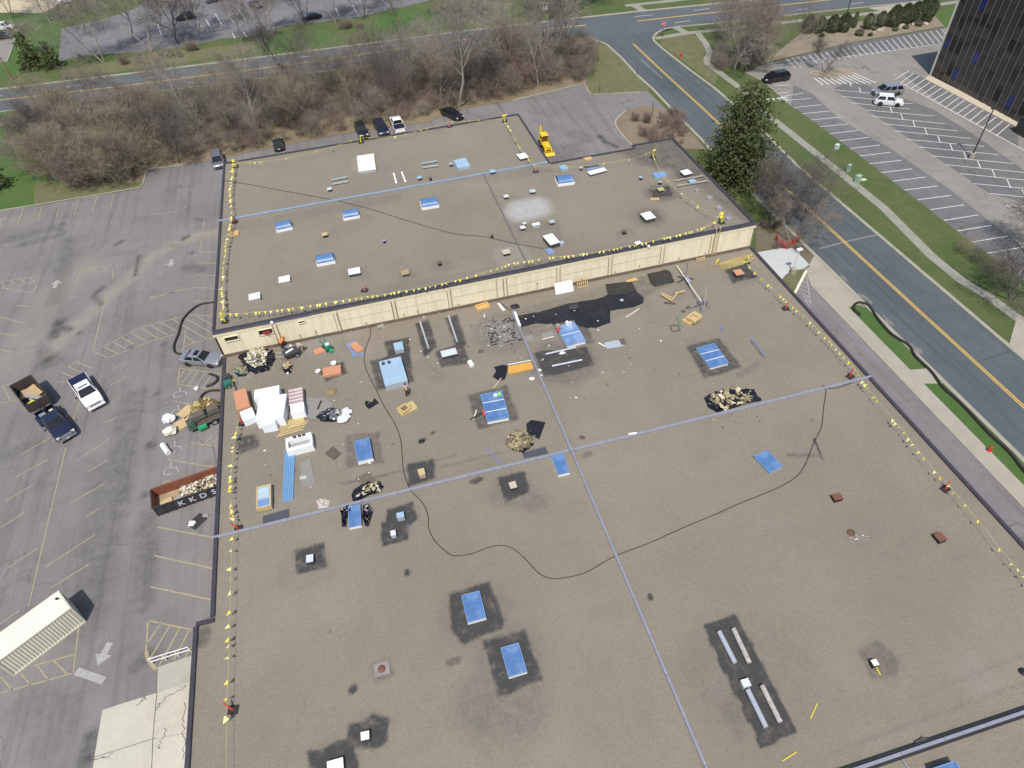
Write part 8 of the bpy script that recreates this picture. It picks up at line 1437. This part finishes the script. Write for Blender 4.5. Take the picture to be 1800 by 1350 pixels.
# pipe rail at the loading apron
r0, r1 = at(270, 1168), at(338, 1147); rl = thing('guard_rail', 'white pipe guard rail at the edge of the loading apron', 'rail', tuple(r0)); d = r1-r0
for z_ in (.55, 1.05): m = MB(); m.tube([(0, 0, z_), (d.x, d.y, z_)], .04, 6); m.build('rail', WMET, rl)
for k in range(4): m = MB(); m.tube([(d.x*k/3, d.y*k/3, 0), (d.x*k/3, d.y*k/3, 1.05)], .045, 6); m.build('rail_post', WMET, rl)
# ---------------------------------------------------------------- people
SKIN = M('skin', (.50, .30, .21), .6, 0, .05); HAIR = M('dark_hair', (.03, .02, .015), .8)
def skin_mesh(name, V, E, rad, root=0, sub=1):
    me = bpy.data.meshes.new(name); me.from_pydata(V, E, []); o = bpy.data.objects.new(name, me); COL.objects.link(o)
    mo = o.modifiers.new('s', 'SKIN'); sv = me.skin_vertices[0].data
    for i, r_ in enumerate(rad): sv[i].radius = (r_, r_) if not isinstance(r_, tuple) else r_; sv[i].use_root = (i == root)
    sb = o.modifiers.new('b', 'SUBSURF'); sb.levels = sb.render_levels = sub
    dg = bpy.context.evaluated_depsgraph_get(); out = bpy.data.meshes.new_from_object(o.evaluated_get(dg)); bpy.data.objects.remove(o); out.shade_smooth(); return out
def person(u, v, rz, label, J, top, trousers, hat=None, bare_top=False, sleeves=True):
    c = low(u, v); r = thing('person', label, 'person', tuple(c), rz); J = dict(J); f = Vector(J.pop('face')); K = list(J); I = {k: i for i, k in enumerate(K)}; V = [Vector(J[k]) for k in K]
    E_ = [('pelvis', 'waist'), ('waist', 'chest'), ('chest', 'neck'), ('neck', 'skull'), ('skull', 'crown')]
    for s in 'LR': E_ += [('chest', 'sh'+s), ('sh'+s, 'el'+s), ('el'+s, 'wr'+s), ('wr'+s, 'pa'+s), ('pelvis', 'hip'+s), ('hip'+s, 'kn'+s), ('kn'+s, 'an'+s), ('an'+s, 'to'+s)]
    RD = dict(pelvis=.14, waist=.125, chest=.155, neck=.055, skull=.095, crown=.075, sh=.065, el=.045, wr=.03, pa=.034, hip=.085, kn=.058, an=.042, to=.036)
    V = [tuple(x) for x in V]; rad = [RD.get(k) or RD[k[:-1]] for k in K]; E2 = [(I[a], I[b_]) for a, b_ in E_]
    for s in 'LR':      # five fingers on each palm
        w_, p = Vector(J['wr'+s]), Vector(J['pa'+s]); d = (p-w_).normalized(); a = ortho(d); b_ = a.cross(d)
        for k in range(5):
            off = a*(.026*(k-1.6)) if k < 4 else -a*.045; L = (.075, .085, .08, .06, .05)[k]; i0 = len(V); V += [tuple(p+off*.8+d*.012), tuple(p+off+d*(.03+L*.55)+b_*.01), tuple(p+off*1.05+d*(.03+L)+b_*.03)]; rad += [.010, .009, .008]; E2 += [(I['pa'+s], i0), (i0, i0+1), (i0+1, i0+2)]
    sk = Vector(J['skull']); i0 = len(V); V += [tuple(sk+f*.115)]; rad += [.018]; E2 += [(I['skull'], i0)]       # nose
    body = link('body', skin_mesh('body', V, E2, rad, I['pelvis']), r); body.data.materials.append(SKIN)
    def garment(name, keys, edges, grow_, mat):
        ks = list(keys); ii = {k: i for i, k in enumerate(ks)}; me = skin_mesh(name, [tuple(J[k]) if k in J else tuple(k) for k in ks], [(ii[a], ii[b_]) for a, b_ in edges], [(RD.get(k) or RD[k[:-1]])+grow_ for k in ks], 0); o = link(name, me, r); me.materials.append(mat)
    if not bare_top:
        arms = [('chest', 'sh'+s) for s in 'LR']+[('sh'+s, 'el'+s) for s in 'LR']+([('el'+s, 'wr'+s) for s in 'LR'] if sleeves else [])
        garment('shirt', ['pelvis', 'waist', 'chest', 'shL', 'shR', 'elL', 'elR']+(['wrL', 'wrR'] if sleeves else []), [('pelvis', 'waist'), ('waist', 'chest')]+arms, .022, top)
    garment('trousers', ['pelvis', 'hipL', 'hipR', 'knL', 'knR', 'anL', 'anR'], [('pelvis', 'hip'+s) for s in 'LR']+[('hip'+s, 'kn'+s) for s in 'LR']+[('kn'+s, 'an'+s) for s in 'LR'], .02, trousers)
    for s in 'LR': me = skin_mesh('boot', [J['an'+s], J['to'+s]], [(0, 1)], [.055, .05]); me.materials.append(DKM); link('boot', me, r)
    up_ = (Vector(J['crown'])-sk).normalized(); m = MB(); rot = up_.to_track_quat('Z', 'Y').to_matrix()
    prof = [(.150 if hat else .108, .035), (.122 if hat else .112, .05), (.115, .10), (.07, .155), (.01, .17)]; n = 12; vs = [sk+rot @ Vector((a*math.cos(6.283*k/n), a*math.sin(6.283*k/n), z_)) for a, z_ in prof for k in range(n)]
    m.add(vs, [(i*n+k, i*n+(k+1) % n, (i+1)*n+(k+1) % n, (i+1)*n+k) for i in range(4) for k in range(n)]); m.build('hard_hat' if hat else 'hair', hat or HAIR, r, None, True); return r
STAND = dict(pelvis=(0, 0, .95), waist=(.02, 0, 1.10), chest=(.05, 0, 1.32), neck=(.07, 0, 1.50), skull=(.10, 0, 1.62), crown=(.10, 0, 1.72), shL=(.05, .18, 1.42), elL=(.10, .27, 1.15), wrL=(.30, .22, 1.0), paL=(.38, .20, .98), shR=(.05, -.18, 1.42), elR=(.10, -.27, 1.15), wrR=(.32, -.20, 1.02), paR=(.40, -.18, 1.0), hipL=(0, .09, .90), knL=(.05, .11, .48), anL=(-.03, .12, .09), toL=(.14, .13, .05), hipR=(0, -.09, .90), knR=(.08, -.11, .48), anR=(.05, -.12, .09), toR=(.22, -.13, .05), face=(1, 0, 0))
BEND = dict(pelvis=(-.15, 0, .86), waist=(0, 0, .99), chest=(.24, 0, 1.10), neck=(.40, 0, 1.16), skull=(.51, 0, 1.17), crown=(.60, 0, 1.22), shL=(.28, .18, 1.12), elL=(.36, .24, .82), wrL=(.46, .18, .58), paL=(.50, .16, .51), shR=(.28, -.18, 1.12), elR=(.38, -.24, .82), wrR=(.50, -.18, .58), paR=(.54, -.16, .51), hipL=(-.15, .09, .82), knL=(.02, .12, .46), anL=(-.12, .13, .09), toL=(.06, .14, .05), hipR=(-.15, -.09, .82), knR=(.05, -.12, .46), anR=(-.04, -.13, .09), toR=(.14, -.14, .05), face=(.6, 0, -.8))
JEANS = M('dark_trousers', (.045, .035, .03), .9); JB = M('blue_trousers', (.04, .05, .09), .9)
person(717, 697, R(100), 'bare chested worker in dark trousers standing at the pale blue hatch corner', STAND, None, JEANS, None, True)
person(498, 613, R(60), 'worker in a bright orange shirt bending by the foot of the cream wall', BEND, M('orange_shirt', (.80, .17, .02), .8), JEANS, M('hat_orange', (.75, .2, .03), .4))
person(508, 622, R(-20), 'worker in grey blue clothes behind the black wheeled cart', BEND, M('grey_shirt', (.17, .19, .25), .85), JB, M('hat_white', (.7, .7, .7), .4))
person(533, 618, R(170), 'worker in pale pinkish clothes crouching right of the black wheeled cart', BEND, M('pale_shirt', (.44, .37, .34), .85), M('khaki', (.30, .26, .2), .9), None)
